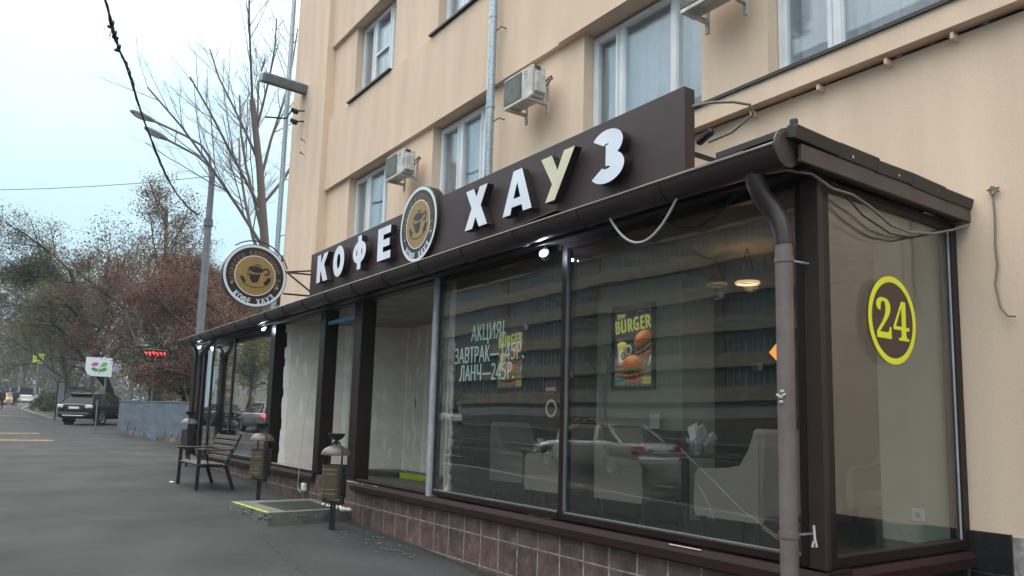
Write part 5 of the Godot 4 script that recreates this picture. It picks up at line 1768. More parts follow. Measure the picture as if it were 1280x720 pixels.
func air_conditioner(at: Vector3, label: String) -> Node3D:
	# base: back wall plane, box centre at (0, 0.3, 0.42)
	var o := thing("air_conditioner", label, "air conditioner", at, "air conditioners on the beige facade")
	var c := at + Vector3(0, 0.30, 0.225)
	var W := 0.70
	var H := 0.46
	var D := 0.25
	part("housing", MB.new().box(c, Vector3(W, H, D), Basis(), 0.018), M("ac_white"), o)
	part("grille_recess", MB.new().bb(c.x - W / 2 + 0.03, c.x + 0.10, c.y - H / 2 + 0.04, c.y + H / 2 - 0.04, c.z + D / 2, c.z + D / 2 + 0.004), M("ac_dark"), o)
	var sl := MB.new()
	for i in 13:
		var y := c.y - H / 2 + 0.05 + 0.030 * i
		sl.bb(c.x - W / 2 + 0.03, c.x + 0.10, y - 0.004, y + 0.004, c.z + D / 2 + 0.004, c.z + D / 2 + 0.016)
	for i in 13:
		var x := c.x - W / 2 + 0.036 + 0.0335 * i
		sl.bb(x - 0.003, x + 0.003, c.y - H / 2 + 0.04, c.y + H / 2 - 0.04, c.z + D / 2 + 0.0165, c.z + D / 2 + 0.02)
	part("grille", sl, M("ac_slat"), o)
	part("fan", ring_mesh(0.04, 0.17, 0.0, 0.003, Transform3D(Basis(), Vector3(c.x - 0.12, c.y, c.z + D / 2 + 0.0045))), M("ac_slat"), o)
	part("logo", ring_mesh(0.022, 0.036, 0.0, 0.002, Transform3D(Basis(), Vector3(c.x + 0.20, c.y + 0.14, c.z + D / 2)), 20), M("car_red"), o)
	part("logo_bar", MB.new().bb(c.x + 0.16, c.x + 0.25, c.y + 0.07, c.y + 0.08, c.z + D / 2, c.z + D / 2 + 0.002), M("ac_slat"), o)
	part("side_cover", MB.new().bb(c.x + W / 2, c.x + W / 2 + 0.06, c.y - 0.19, c.y + 0.12, c.z - 0.09, c.z + 0.10, 0.02), M("ac_white"), o)
	part("side_label", MB.new().bb(c.x + W / 2, c.x + W / 2 + 0.004, c.y + 0.17, c.y + 0.22, c.z - 0.02, c.z + 0.08), M("ac_dark"), o)
	var pp := MB.new()
	for k in 2:
		pp.tube([c + Vector3(W / 2 + 0.03, -0.10 + 0.05 * k, -0.05), c + Vector3(W / 2 + 0.06, -0.04 + 0.07 * k, -0.10), c + Vector3(W / 2 + 0.05, 0.06 + 0.05 * k, -0.17), Vector3(c.x + W / 2 + 0.01, c.y + 0.1, at.z)], 0.011, 6)
	part("hose", pp, M("cable_black"), o)
	for s in [-0.24, 0.27]:
		var b := MB.new()
		b.bb(c.x + s - 0.025, c.x + s + 0.025, c.y - H / 2 - 0.05, c.y - H / 2 - 0.002, at.z + 0.02, c.z + D / 2 + 0.05, 0.006)
		b.bb(c.x + s - 0.025, c.x + s + 0.025, c.y - H / 2 - 0.17, c.y + 0.16, at.z - 0.01, at.z + 0.02, 0.005)
		if s < 0: b.bb(c.x + s + 0.025, c.x + 0.245, c.y - H / 2 - 0.045, c.y - H / 2 - 0.006, c.z + D / 2 + 0.01, c.z + D / 2 + 0.045, 0.006)
		part("bracket", b, M("ac_white"), o)
	part("drain_pan", MB.new().bb(c.x - 0.3, c.x + 0.34, c.y - H / 2 - 0.03, c.y - H / 2 - 0.005, c.z + D / 2 + 0.005, c.z + D / 2 + 0.03), M("ac_white"), o)
	return o

# ---------------------------------------------------------------- blue low wall with broken plaster
func low_wall() -> void:
	var A := Vector3(-36.0, 0.74, -5.0)
	var B := Vector3(-19.6, 0.50, -6.25)
	var o := thing("low_wall", "low blue grey plastered wall with stones bared along its foot", "wall", A)
	var d := (B - A)
	d.y = 0
	var L := d.length()
	d = d.normalized()
	var bs := Basis(d, Vector3.UP, d.cross(Vector3.UP))
	var xf := Transform3D(bs, A)
	var top := func(s: float) -> float: return 1.36 - 0.155 * s / L
	var core := MB.new()
	core.prism(PackedVector2Array([Vector2(0, -0.6), Vector2(L, -0.85), Vector2(L, 1.2), Vector2(0, 1.34)]), -0.34, -0.045, xf)
	part("core", core, M("wall_mortar"), o)
	# plaster coat with a broken lower edge
	var poly := PackedVector2Array()
	poly.append(Vector2(0, top.call(0.0)))
	var low := PackedVector2Array()
	var nz := FastNoiseLite.new()
	nz.seed = 8
	nz.frequency = 0.55
	var n := 90
	for i in n + 1:
		var s := L * i / n
		var g := gy(A.x + d.x * s) - A.y
		var bare := 0.0 + 1.0 * nz.get_noise_1d(s * 1.3) + 0.25 * nz.get_noise_1d(s * 7.0)
		if s < 0.9: bare -= 0.4
		if s > 1.0 and s < 1.5: bare += 0.12
		low.append(Vector2(s, g + clampf(bare, -0.1, 0.62)))
	for i in n + 1: poly.append(low[i])
	poly.append(Vector2(L, top.call(L)))
	var pm := MB.new()
	pm.prism(poly, -0.045, 0.0, xf)
	pm.prism(rect(0.0, 0.04, -0.3, 1.36), -0.34, -0.045, xf)
	part("plaster_coat", pm, M("blue_plaster"), o)
	part("coping", MB.new().bar(xf * Vector3(-0.02, 1.375, -0.17), xf * Vector3(L, 1.22, -0.17), 0.38, 0.035, Vector3.UP, 0.01), M("blue_plaster"), o)
	# stones in the bared strip
	var sm := []
	for k in 5:
		var mb := MB.new()
		var w := rng.randf_range(0.26, 0.46)
		var h := rng.randf_range(0.17, 0.26)
		mb.box(Vector3.ZERO, Vector3(w, h, 0.07), Basis(), 0.02)
		for i in mb.v.size():
			var p := mb.v[i]
			mb.v[i] = p + Vector3(sin(p.y * 31.0 + k * 2.0) * 0.02, sin(p.x * 17.0 + k) * 0.02, sin(p.x * 23.0 + p.y * 19.0 + k) * 0.006)
		sm.append(mb.mesh())
	for r in 3:
		var s := 0.15 + 0.17 * r
		while s < L - 0.1:
			var g := gy(A.x + d.x * s) - A.y
			var k := rng.randi() % 5
			shared("stone", sm[k], M(["stone_a", "stone_b", "stone_c"][rng.randi() % 3]), o, Transform3D(bs * Basis(Vector3.BACK, rng.randf_range(-0.12, 0.12)), bs * Vector3(s, g + 0.09 + 0.22 * r, -0.047)))
			s += rng.randf_range(0.36, 0.48)

# ---------------------------------------------------------------- bench, urns, entrance slab
func furniture() -> void:
	var b := thing("park_bench", "dark brown slatted bench with armrests before the cafe windows", "bench")
	var L := 1.30
	for i in 6:
		part("seat_slat", MB.new().box(Vector3(0, 0.435 - 0.006 * absf(i - 1.5), 0.24 - 0.082 * i), Vector3(L, 0.032, 0.072), Basis(Vector3.RIGHT, 0.03), 0.006), M("bench_wood"), b)
	for i in 5:
		part("back_slat", MB.new().box(Vector3(0, 0.52 + 0.088 * i, -0.235 - 0.035 * i), Vector3(L, 0.072, 0.03), Basis(Vector3.RIGHT, -0.36), 0.006), M("bench_wood"), b)
	for s in [-1.0, 1.0]:
		var x: float = 0.585 * s
		part("front_leg", MB.new().bar(Vector3(x, 0, 0.265), Vector3(x, 0.655, 0.255), 0.06, 0.035, Vector3.RIGHT, 0.006), M("black_steel"), b)
		var bk := MB.new()
		bk.bar(Vector3(x, 0, -0.34), Vector3(x, 0.44, -0.18), 0.06, 0.035, Vector3.RIGHT, 0.006)
		bk.bar(Vector3(x, 0.42, -0.185), Vector3(x, 0.935, -0.415), 0.055, 0.034, Vector3.RIGHT, 0.006)
		part("back_leg", bk, M("black_steel"), b)
		part("seat_rail", MB.new().bar(Vector3(x, 0.40, 0.25), Vector3(x, 0.40, -0.2), 0.04, 0.033, Vector3.RIGHT, 0.005), M("black_steel"), b)
		part("armrest", MB.new().box(Vector3(x, 0.672, 0.03), Vector3(0.07, 0.032, 0.60), Basis(), 0.01), M("bench_wood"), b)
		part("arm_brace", MB.new().tube([Vector3(x - 0.02 * s, 0.44, 0.10), Vector3(x - 0.02 * s, 0.58, 0.13), Vector3(x - 0.02 * s, 0.65, 0.20)], 0.016, 8), M("black_steel"), b)
	b.position = on(-14.18, -3.40)
	b.rotation.y = 0.045
	# litter bins with an ash bowl on a stake
	var u := urn("litter_bin", "bronze litter bin with a domed lid and ash bowl beside the entrance slab's right end")
	u.position = on(-9.42, -3.88)
	u.rotation.y = 0.25
	dup(u, "litter_bin", "bronze litter bin with a domed lid between bench and entrance slab", on(-12.08, -3.74), 0.2, "litter bins along the cafe")
	var third := dup(u, "litter_bin", "dark grey litter bin with a domed lid left of the bench, before the blue wall", on(-18.2, -3.98), -0.1, "litter bins along the cafe")
	for k in third.get_children():
		if k.name == "drum_front": k.material_override = M("urn_dark")
		if k.name == "lid": k.material_override = M("grey_steel")
	# entrance slab
	var y := gy(-10.6)
	var s := thing("entrance_slab", "worn concrete entrance slab with a rubber mat let in and a lime stripe", "step", Vector3(-10.7, y, -3.8))
	var sl := MB.new()
	var top := y + 0.145
	var ol := PackedVector2Array()
	var c := [Vector2(-11.42, -3.14), Vector2(-9.92, -3.22), Vector2(-10.02, -4.36), Vector2(-11.44, -4.36)]
	for i in 4:
		var p: Vector2 = c[i]
		var q: Vector2 = c[(i + 1) % 4]
		for k in 9:
			var t := k / 9.0
			ol.append(p.lerp(q, t) + Vector2(rng.randf_range(-0.012, 0.012), rng.randf_range(-0.012, 0.012)))
	var flat := Transform3D(Basis(Vector3(1, 0, 0), Vector3(0, 0, 1), Vector3(0, -1, 0)), Vector3(0, 0, 0))
	# prism in the ground plane: x, z from the outline, thickness along y
	sl.prism(ol, -top, -(y - 0.35), Transform3D(Basis(Vector3(1, 0, 0), Vector3(0, 0, 1), Vector3(0, -1, 0)), Vector3.ZERO))
	part("slab", sl, M("concrete"), s)
	var crumbs := MB.new()
	for i in 26:
		var t := rng.randf()
		var p: Vector2 = c[0].lerp(c[1], t) if i % 3 else c[1].lerp(c[2], t)
		crumbs.box(Vector3(p.x, rng.randf_range(y + 0.02, top - 0.03), p.y + 0.005), Vector3(rng.randf_range(0.05, 0.14), rng.randf_range(0.015, 0.035), 0.016), Basis(Vector3.UP, rng.randf_range(-0.4, 0.4)) * Basis(Vector3.BACK, rng.randf_range(-0.5, 0.5)), 0.008)
	part("broken_edge", crumbs, M("concrete"), s)
	var mt := MB.new()
	var mq := [Vector3(-11.1, top + 0.004, -3.42), Vector3(-10.08, top + 0.004, -3.48), Vector3(-10.15, top + 0.004, -4.2), Vector3(-11.14, top + 0.004, -4.2)]
	mt.quad(mq[0], mq[1], mq[2], mq[3], Vector3.UP)
	part("rubber_mat", mt, M("rubber_mat"), s)
	var st := MB.new()
	for w in [[0.06, 0.36], [0.385, 0.80], [0.82, 0.96]]:
		var p0: Vector2 = c[0].lerp(c[1], w[0])
		var p1: Vector2 = c[0].lerp(c[1], w[1])
		st.bar(Vector3(p0.x, top - 0.006, p0.y - 0.02), Vector3(p1.x, top - 0.006, p1.y - 0.02), 0.05, 0.022, Vector3.UP, 0.006)
	part("lime_stripe", st, M("lime_paint"), s)
	var rb := thing("plaster_rubble", "white plaster crumbs on the entrance slab's back corner behind the bin", "rubble", Vector3(-9.98, top, -4.28))
	var r := MB.new()
	for i in 22:
		r.box(Vector3(-10.05 + rng.randf_range(-0.5, 0.28), top + 0.01, -4.24 + rng.randf_range(-0.07, 0.06)), Vector3.ONE * rng.randf_range(0.015, 0.04), Basis(Vector3(1, 1, 0).normalized(), rng.randf() * 3.0), 0.008)
	part("crumbs", r, M("putty"), rb)
	# thin steel post by the driveway
	var pa := on(-35.5, -4.12)
	one("steel_post", MB.new().tube([pa - Vector3(0, 0.2, 0), pa + Vector3(0.04, 1.32, 0.02)], 0.028, 8), M("lamp_grey"), "thin grey steel post standing on the pavement before the black car", "post")
	# litter on the ground by the bench
	one("paper_scrap", MB.new().box(on(-14.95, -3.05, 0.012), Vector3(0.09, 0.02, 0.05), Basis(Vector3.UP, 0.4), 0.005), M("paper"), "white scrap of paper on the asphalt at the bench's far front leg", "paper")

func urn(called: String, label: String) -> Node3D:
	var o := thing(called, label, "litter bin", Vector3.ZERO, "litter bins along the cafe")
	for s in [-0.032, 0.032]:
		part("stake", MB.new().tube([Vector3(s, -0.15, 0), Vector3(s, 0.34, 0)], 0.018, 10), M("black_steel"), o)
	var yk := MB.new()
	yk.box(Vector3(0, 0.345, 0), Vector3(0.40, 0.03, 0.05), Basis(), 0.005)
	yk.box(Vector3(-0.185, 0.39, 0), Vector3(0.03, 0.09, 0.05), Basis(), 0.005)
	yk.box(Vector3(0.185, 0.39, 0), Vector3(0.03, 0.09, 0.05), Basis(), 0.005)
	part("yoke", yk, M("black_steel"), o)
	# drum in two halves: bronze to the street side, dark behind
	var prof := [Vector2(0.0, 0.40), Vector2(0.150, 0.40), Vector2(0.156, 0.408), Vector2(0.156, 0.452), Vector2(0.160, 0.458), Vector2(0.156, 0.464), Vector2(0.156, 0.508), Vector2(0.160, 0.514), Vector2(0.156, 0.52), Vector2(0.156, 0.70), Vector2(0.160, 0.706), Vector2(0.156, 0.712), Vector2(0.156, 0.755), Vector2(0.160, 0.761), Vector2(0.156, 0.767), Vector2(0.156, 0.80), Vector2(0.163, 0.806), Vector2(0.163, 0.82), Vector2(0.148, 0.82), Vector2(0.148, 0.50), Vector2(0.0, 0.50)]
	part("drum_front", MB.new().lathe(prof, 20, Transform3D(), false, 0.15, 0.15 + PI), M("bronze"), o)
	part("drum_back", MB.new().lathe(prof, 20, Transform3D(), false, 0.15 + PI, 0.15 + TAU), M("urn_dark"), o)
	# straps up over the lid
	for s in [-1.0, 1.0]:
		var a: Vector3 = Vector3(cos(0.15), 0, sin(0.15)) * s
		var pts := []
		pts.append(a * 0.172 + Vector3(0, 0.38, 0))
		pts.append(a * 0.172 + Vector3(0, 0.98, 0))
		for i in 5:
			var t := i / 4.0
			pts.append(a * lerpf(0.165, 0.03, t) + Vector3(0, 1.0 + 0.115 * sin(t * PI / 2), 0))
		part("strap", MB.new().tube(pts, 0.014, 6), M("black_steel"), o)
	part("lid", MB.new().lathe([Vector2(0.185, 0.945), Vector2(0.188, 0.955), Vector2(0.175, 0.99), Vector2(0.14, 1.03), Vector2(0.09, 1.058), Vector2(0.04, 1.07), Vector2(0.0, 1.072)], 26, Transform3D(), true), M("urn_dome"), o)
	part("neck", MB.new().tube([Vector3(0, 1.07, 0), Vector3(0, 1.15, 0)], 0.022, 10), M("black_steel"), o)
	part("ash_bowl", MB.new().lathe([Vector2(0.02, 1.135), Vector2(0.06, 1.145), Vector2(0.095, 1.18), Vector2(0.11, 1.215), Vector2(0.112, 1.222), Vector2(0.10, 1.218), Vector2(0.08, 1.185), Vector2(0.0, 1.17)], 22, Transform3D(), true), M("black_steel"), o)
	return o

# ---------------------------------------------------------------- cars
# length along x with the nose at +x, wheels on y = 0
func make_car(called: String, label: String, category: String, paint: String, kind: String, lit := false) -> Node3D:
	var o := thing(called, label, category)
	var P: Dictionary = {
		"sedan": {L = 4.6, W = 0.88, H = 1.42, belt = 0.92, low = 0.22, st = [[-2.30, 0.42, 0.80, 0.70], [-2.24, 0.30, 0.93, 0.82], [-1.9, 0.24, 0.97, 0.87], [-1.3, 0.22, 0.95, 0.88], [0.0, 0.22, 0.92, 0.88], [1.0, 0.22, 0.90, 0.88], [1.7, 0.24, 0.82, 0.86], [2.15, 0.28, 0.72, 0.80], [2.30, 0.40, 0.60, 0.68]], cab = [-1.75, 1.05, -1.05, 0.30, 0.80, 0.60], wx = [-1.38, 1.38], wr = 0.31},
		"suv": {L = 4.66, W = 0.90, H = 1.62, belt = 1.04, low = 0.30, st = [[-2.33, 0.48, 0.95, 0.78], [-2.27, 0.36, 1.06, 0.86], [-1.9, 0.32, 1.09, 0.90], [-1.3, 0.30, 1.08, 0.90], [0.0, 0.30, 1.05, 0.90], [1.0, 0.30, 1.03, 0.90], [1.75, 0.32, 0.98, 0.88], [2.2, 0.36, 0.86, 0.82], [2.33, 0.46, 0.70, 0.70]], cab = [-2.22, 1.2, -1.72, 0.20, 0.84, 0.62], wx = [-1.34, 1.33], wr = 0.36},
		"van": {L = 5.2, W = 0.98, H = 2.25, belt = 1.20, low = 0.32, st = [[-2.60, 0.42, 1.10, 0.90], [-2.56, 0.36, 1.20, 0.96], [-1.9, 0.32, 1.20, 0.98], [0.0, 0.32, 1.20, 0.98], [1.4, 0.32, 1.18, 0.98], [2.2, 0.34, 1.05, 0.93], [2.6, 0.45, 0.80, 0.80]], cab = [-2.55, 1.75, -2.48, 1.15, 0.93, 0.84], wx = [-1.6, 1.65], wr = 0.34},
	}[kind]
	var g := []
	for s in P.st:
		var lo: float = s[1]
		var hi: float = s[2]
		var w: float = s[3]
		var half := [Vector2(0, lo), Vector2(w * 0.86, lo), Vector2(w * 0.97, lo + 0.10), Vector2(w, lerpf(lo, hi, 0.45)), Vector2(w * 0.985, lerpf(lo, hi, 0.75)), Vector2(w * 0.95, hi - 0.04), Vector2(w * 0.88, hi), Vector2(0, hi + 0.015)]
		var row := []
		for h in half: row.append(Vector3(s[0], h.y, h.x))
		for k in range(half.size() - 2, -1, -1): row.append(Vector3(s[0], half[k].y, -half[k].x))
		g.append(row)
	var body := MB.new()
	body.grid(g, Vector3(0, 0.6, 0))
	for e in [0, g.size() - 1]:
		var nn := Vector3(-1, 0, 0) if e == 0 else Vector3(1, 0, 0)
		for k in range(1, g[e].size() - 2):
			body.tri(g[e][0], g[e][k], g[e][k + 1], nn, nn, nn)
	part("body", body, M(paint), o)
	# glasshouse
	var c: Array = P.cab
	var yb: float = P.belt - 0.02
	var yr: float = P.H - 0.05
	var wb: float = c[4]
	var wr: float = c[5]
	var lv := func(x: float, y: float, z: float) -> Vector3: return Vector3(x, y, z)
	var A := func(s: float) -> Array: return [Vector3(c[0], yb, wb * s), Vector3(c[1], yb, wb * s), Vector3(c[3], yr, wr * s), Vector3(c[2], yr, wr * s)]
	var R: Array = A.call(1.0)
	var Lf: Array = A.call(-1.0)
	part("windscreen", MB.new().bar((R[1] + Lf[1]) / 2, (R[2] + Lf[2]) / 2, 0.01, wr * 1.9, Vector3.BACK), M("car_glass"), o)
	var rw := MB.new()
	rw.quad(R[0], Lf[0], Lf[3], R[3])
	part("rear_window", rw, M("car_glass"), o)
	for side in [R, Lf]:
		for t in [[0.03, 0.40], [0.44, 0.80]] if kind != "suv" else [[0.03, 0.22], [0.25, 0.52], [0.56, 0.86]]:
			var w := MB.new()
			var q0: Vector3 = side[0].lerp(side[1], t[0])
			var q1: Vector3 = side[0].lerp(side[1], t[1])
			var q2: Vector3 = side[3].lerp(side[2], minf(t[1] * 1.12, 1.0))
			var q3: Vector3 = side[3].lerp(side[2], t[0])
			w.quad(q0, q1, q2, q3)
			part("side_window", w, M("car_glass"), o)
	var pil := MB.new()
	for side in [R, Lf]:
		pil.bar(side[0], side[3], 0.09, 0.06, Vector3.BACK, 0.015)
		pil.bar(side[1], side[2], 0.06, 0.06, Vector3.BACK, 0.015)
		for t in [0.42] if kind != "suv" else [0.235, 0.54]:
			pil.bar(side[0].lerp(side[1], t), side[3].lerp(side[2], t), 0.07, 0.04, Vector3.BACK, 0.01)
	part("pillar", pil, M(paint), o)
	var rg := []
	for i in 7:
		var row := []
		var x := lerpf(c[2] - 0.05, c[3] + 0.03, i / 6.0)
		var crown := 0.05 * sin(PI * clampf(i / 6.0, 0.04, 0.96))
		for j in 7:
			var z := lerpf(-wr - 0.02, wr + 0.02, j / 6.0)
			row.append(Vector3(x, yr - 0.01 + crown + 0.035 * (1.0 - pow(absf(z) / (wr + 0.02), 2.5)), z))
		rg.append(row)
	part("roof", MB.new().grid(rg, Vector3(0, 0, 0)), M(paint), o)
	if kind == "suv":
		for s in [-1.0, 1.0]:
			part("roof_rail", MB.new().tube([Vector3(c[2] + 0.15, yr + 0.03, wr * 0.92 * s), Vector3(c[2] + 0.3, yr + 0.09, wr * 0.92 * s), Vector3(c[3] - 0.3, yr + 0.09, wr * 0.92 * s), Vector3(c[3] - 0.1, yr + 0.03, wr * 0.92 * s)], 0.018, 6), M("chrome"), o)
		part("spoiler", MB.new().box(Vector3(c[2] - 0.06, yr + 0.0, 0), Vector3(0.24, 0.07, wr * 1.8), Basis(Vector3.BACK, 0.12), 0.015), M(paint), o)
	# wheels
	for x in P.wx:
		for s in [-1.0, 1.0]:
			var w := node("wheel", o)
			var r: float = P.wr
			var zz: float = P.W - 0.10
			var xf := Transform3D(Basis(Vector3.RIGHT, PI / 2 * s), Vector3(x, r, zz * s))
			part("tyre", MB.new().lathe([Vector2(r * 0.62, -0.10), Vector2(r * 0.92, -0.11), Vector2(r, -0.08), Vector2(r, 0.08), Vector2(r * 0.92, 0.11), Vector2(r * 0.62, 0.10)], 22, xf, true), M("tyre"), w)
			var rim := MB.new()
			rim.lathe([Vector2(r * 0.54, 0.075), Vector2(r * 0.66, 0.105), Vector2(r * 0.60, 0.115), Vector2(r * 0.54, 0.09)], 22, xf)
			rim.lathe([Vector2(0, 0.10), Vector2(0.05, 0.10), Vector2(0.06, 0.06)], 10, xf)
			for k in 5:
				var an := TAU * k / 5.0
				rim.bar(xf * Vector3(0.03 * cos(an), 0.09, 0.03 * sin(an)), xf * Vector3(r * 0.58 * cos(an), 0.09, r * 0.58 * sin(an)), 0.055, 0.02, Vector3.BACK)
			part("rim", rim, M("rim"), w)
			part("wheel_arch", MB.new().lathe([Vector2(0, 0.0), Vector2(r * 1.17, 0.0), Vector2(r * 1.17, 0.205), Vector2(r * 1.10, 0.206), Vector2(r * 1.08, 0.01)], 24, Transform3D(xf.basis, Vector3(x, r + 0.02, (P.W - 0.20) * s))), M("car_trim"), o)
	# lights, bumpers, plate
	var rx: float = P.st[0][0]
	var fx: float = P.st[-1][0]
	var bl: float = P.belt
	for s in [-1.0, 1.0]:
		part("tail_light", MB.new().box(Vector3(rx + 0.06, bl - 0.10, (P.W - 0.17) * s), Vector3(0.14, 0.17, 0.34), Basis(Vector3.UP, 0.25 * s), 0.03), M("tail_glow") if lit else (M("lens_clear") if kind == "suv" else M("lens_red")), o)
		part("headlight", MB.new().box(Vector3(fx - 0.10, P.st[-1][2] + 0.02, (P.W - 0.26) * s), Vector3(0.2, 0.14, 0.36), Basis(Vector3.UP, -0.35 * s), 0.03), M("lens_clear"), o)
		part("mirror", MB.new().box(Vector3(c[1] - 0.35, bl + 0.08, (P.W + 0.08) * s), Vector3(0.12, 0.14, 0.18), Basis(), 0.03), M(paint), o)
	part("rear_bumper", MB.new().box(Vector3(rx + 0.05, P.st[0][1] + 0.05, 0), Vector3(0.22, 0.24, P.W * 1.78), Basis(), 0.06), M(paint) if kind != "suv" else M("car_trim"), o)
	part("front_bumper", MB.new().box(Vector3(fx - 0.06, P.st[-1][1] + 0.03, 0), Vector3(0.22, 0.24, P.W * 1.72), Basis(), 0.06), M(paint), o)
	part("number_plate", MB.new().box(Vector3(rx - 0.012, bl - 0.17, 0), Vector3(0.02, 0.115, 0.52), Basis(), 0.004), M("plate"), o)
	if kind == "suv":
		part("skid_strip", MB.new().box(Vector3(rx - 0.07, P.st[0][1] - 0.01, 0), Vector3(0.03, 0.06, 1.1), Basis(), 0.01), M("chrome"), o)
		part("tailgate_trim", MB.new().box(Vector3(rx + 0.01, bl - 0.045, 0), Vector3(0.06, 0.03, 1.0), Basis(), 0.008), M("car_trim"), o)
		part("plate_recess", MB.new().box(Vector3(rx + 0.004, bl - 0.17, 0), Vector3(0.02, 0.2, 0.9), Basis(), 0.006), M("car_trim"), o)
	if lit:
		for s in [-1.0, 1.0]:
			var l := OmniLight3D.new()
			l.name = "tail_lamp_light"
			l.light_color = Color(1, 0.1, 0.05)
			l.light_energy = 0.03
			l.light_size = 0.08
			l.shadow_enabled = true
			l.omni_attenuation = 2.0
			o.add_child(l, true)
			l.position = Vector3(rx - 0.12, bl - 0.10, (P.W - 0.17) * s)
	return o

func place(o: Node3D, x: float, z: float, heading: Vector3, lift := -0.14) -> void:
	o.position = on(x, z, lift)
	o.rotation.y = atan2(-heading.z, heading.x)
	var slope := (gy(x + 1.5) - gy(x - 1.5)) / 3.0
	o.rotation.z = slope * heading.x

func traffic() -> void:
	var s := make_car("parked_suv", "black estate car parked nose in beside the blue low wall", "car", "car_black", "suv")
	place(s, -45.6, -5.45, Vector3(-0.80, 0, -0.60), 0.0)
	# cars of the avenue, seen in the shop glass
	var a := make_car("silver_sedan", "silver saloon car driving past, reflected in the first big pane", "car", "car_silver", "sedan")
	place(a, -16.9, 6.3, Vector3(-1, 0, 0))
	var t := make_car("yellow_taxi", "yellow taxi on the avenue, reflected behind the napkin holder", "car", "car_yellow", "sedan")
	place(t, -33.0, 20.5, Vector3(1, 0, 0))
	part("roof_sign", MB.new().box(Vector3(-0.3, 1.50, 0), Vector3(0.2, 0.14, 0.6), Basis(), 0.03), M("plate"), t)
	t.get_child(t.get_child_count() - 1).position = Vector3.ZERO
	var v := make_car("silver_estate", "silver estate car with glowing tail lights, reflected in the left panes", "car", "car_silver", "suv", true)
	place(v, -42.5, 4.4, Vector3(-1, 0, 0.02))
	var h := make_car("grey_hatchback", "grey car with glowing tail lights further off in the left reflection", "car", "car_silver", "sedan", true)
	place(h, -50.0, 7.6, Vector3(-1, 0, 0.02))
	var d := make_car("dark_saloon", "dark saloon car between the two silver cars of the left reflection", "car", "car_black", "sedan")
	place(d, -52.0, 4.5, Vector3(-1, 0, 0.02))
	var w := make_car("white_van", "white van standing at the avenue's far kerb", "van", "car_white", "van")
	place(w, -72.0, 33.0, Vector3(1, 0, 0))
	# queue far down the street, at the left edge of the picture
	var far := [["car_red", "sedan", -118.0, -3.6, true, "red car with lit tail lights far down the street"], ["car_yellow", "sedan", -101.0, -2.3, true, "orange yellow car far down the street, half behind a pedestrian"], ["car_white", "van", -124.0, -6.0, false, "white van far down the street beside the hedge"], ["car_silver", "suv", -132.0, -6.1, true, "grey car far down the street in the queue behind the red one"], ["car_white", "van", -140.0, -5.5, false, "white minibus farthest off at the photo's left edge"]]
	for q in far:
		var c := make_car("distant_car", q[5], "van" if q[1] == "van" else "car", q[0], q[1], q[4])
		place(c, q[2], q[3], Vector3(-1, 0, -0.22))
		c.set_meta("group", "cars queuing far down the street")

# ---------------------------------------------------------------- trees
func grow(mb: MB, p: Vector3, d: Vector3, length: float, r: float, depth: int, o: Dictionary, tips: Array) -> void:
	var segs: int = 5 if depth == 0 else (4 if depth < o.most else 3)
	var pts := [p]
	var rad := [r]
	var q := p
	var dir := d
	var last: bool = depth >= o.most
	for i in segs:
		dir = (dir + Vector3(rng.randfn(), rng.randfn(), rng.randfn()) * o.wob * (0.4 if depth == 0 else 1.0) + Vector3(0, o.up[mini(depth, o.up.size() - 1)], 0)).normalized()
		q = q + dir * (length / segs)
		pts.append(q)
		rad.append(lerpf(r, r * (0.25 if last else 0.45), float(i + 1) / segs))
	mb.tube(pts, rad, 8 if depth == 0 else (6 if depth == 1 else (4 if depth == 2 else 3)), false)
	if depth >= o.most - 1:
		for i in range(1, pts.size()): tips.append(pts[i])
	if last: return
	var n: int = o.n[depth]
	var from: float = o.from[mini(depth, o.from.size() - 1)]
	for k in n:
		var t := from + (1.0 - from) * (k + rng.randf()) / n
		var x := t * segs
		var i := mini(int(x), segs - 1)
		var pos: Vector3 = pts[i].lerp(pts[i + 1], x - i)
		var along: Vector3 = (pts[i + 1] - pts[i]).normalized()
		var side := along.cross(Vector3(rng.randfn(), rng.randfn(), rng.randfn())).normalized()
		var ang: float = deg_to_rad(o.ang[mini(depth, o.ang.size() - 1)]) * rng.randf_range(0.7, 1.25)
		var nd: Vector3 = (along * cos(ang) + side * sin(ang) + o.get("lean", Vector3.ZERO) * (0.5 if depth < 2 else 0.0)).normalized()
		var nl: float = length * o.lr[mini(depth, o.lr.size() - 1)] * lerpf(1.15, 0.55, t) * rng.randf_range(0.75, 1.2)
		grow(mb, pos, nd, nl, lerpf(rad[i], rad[i + 1], x - i) * o.get("rr", 0.6), depth + 1, o, tips)

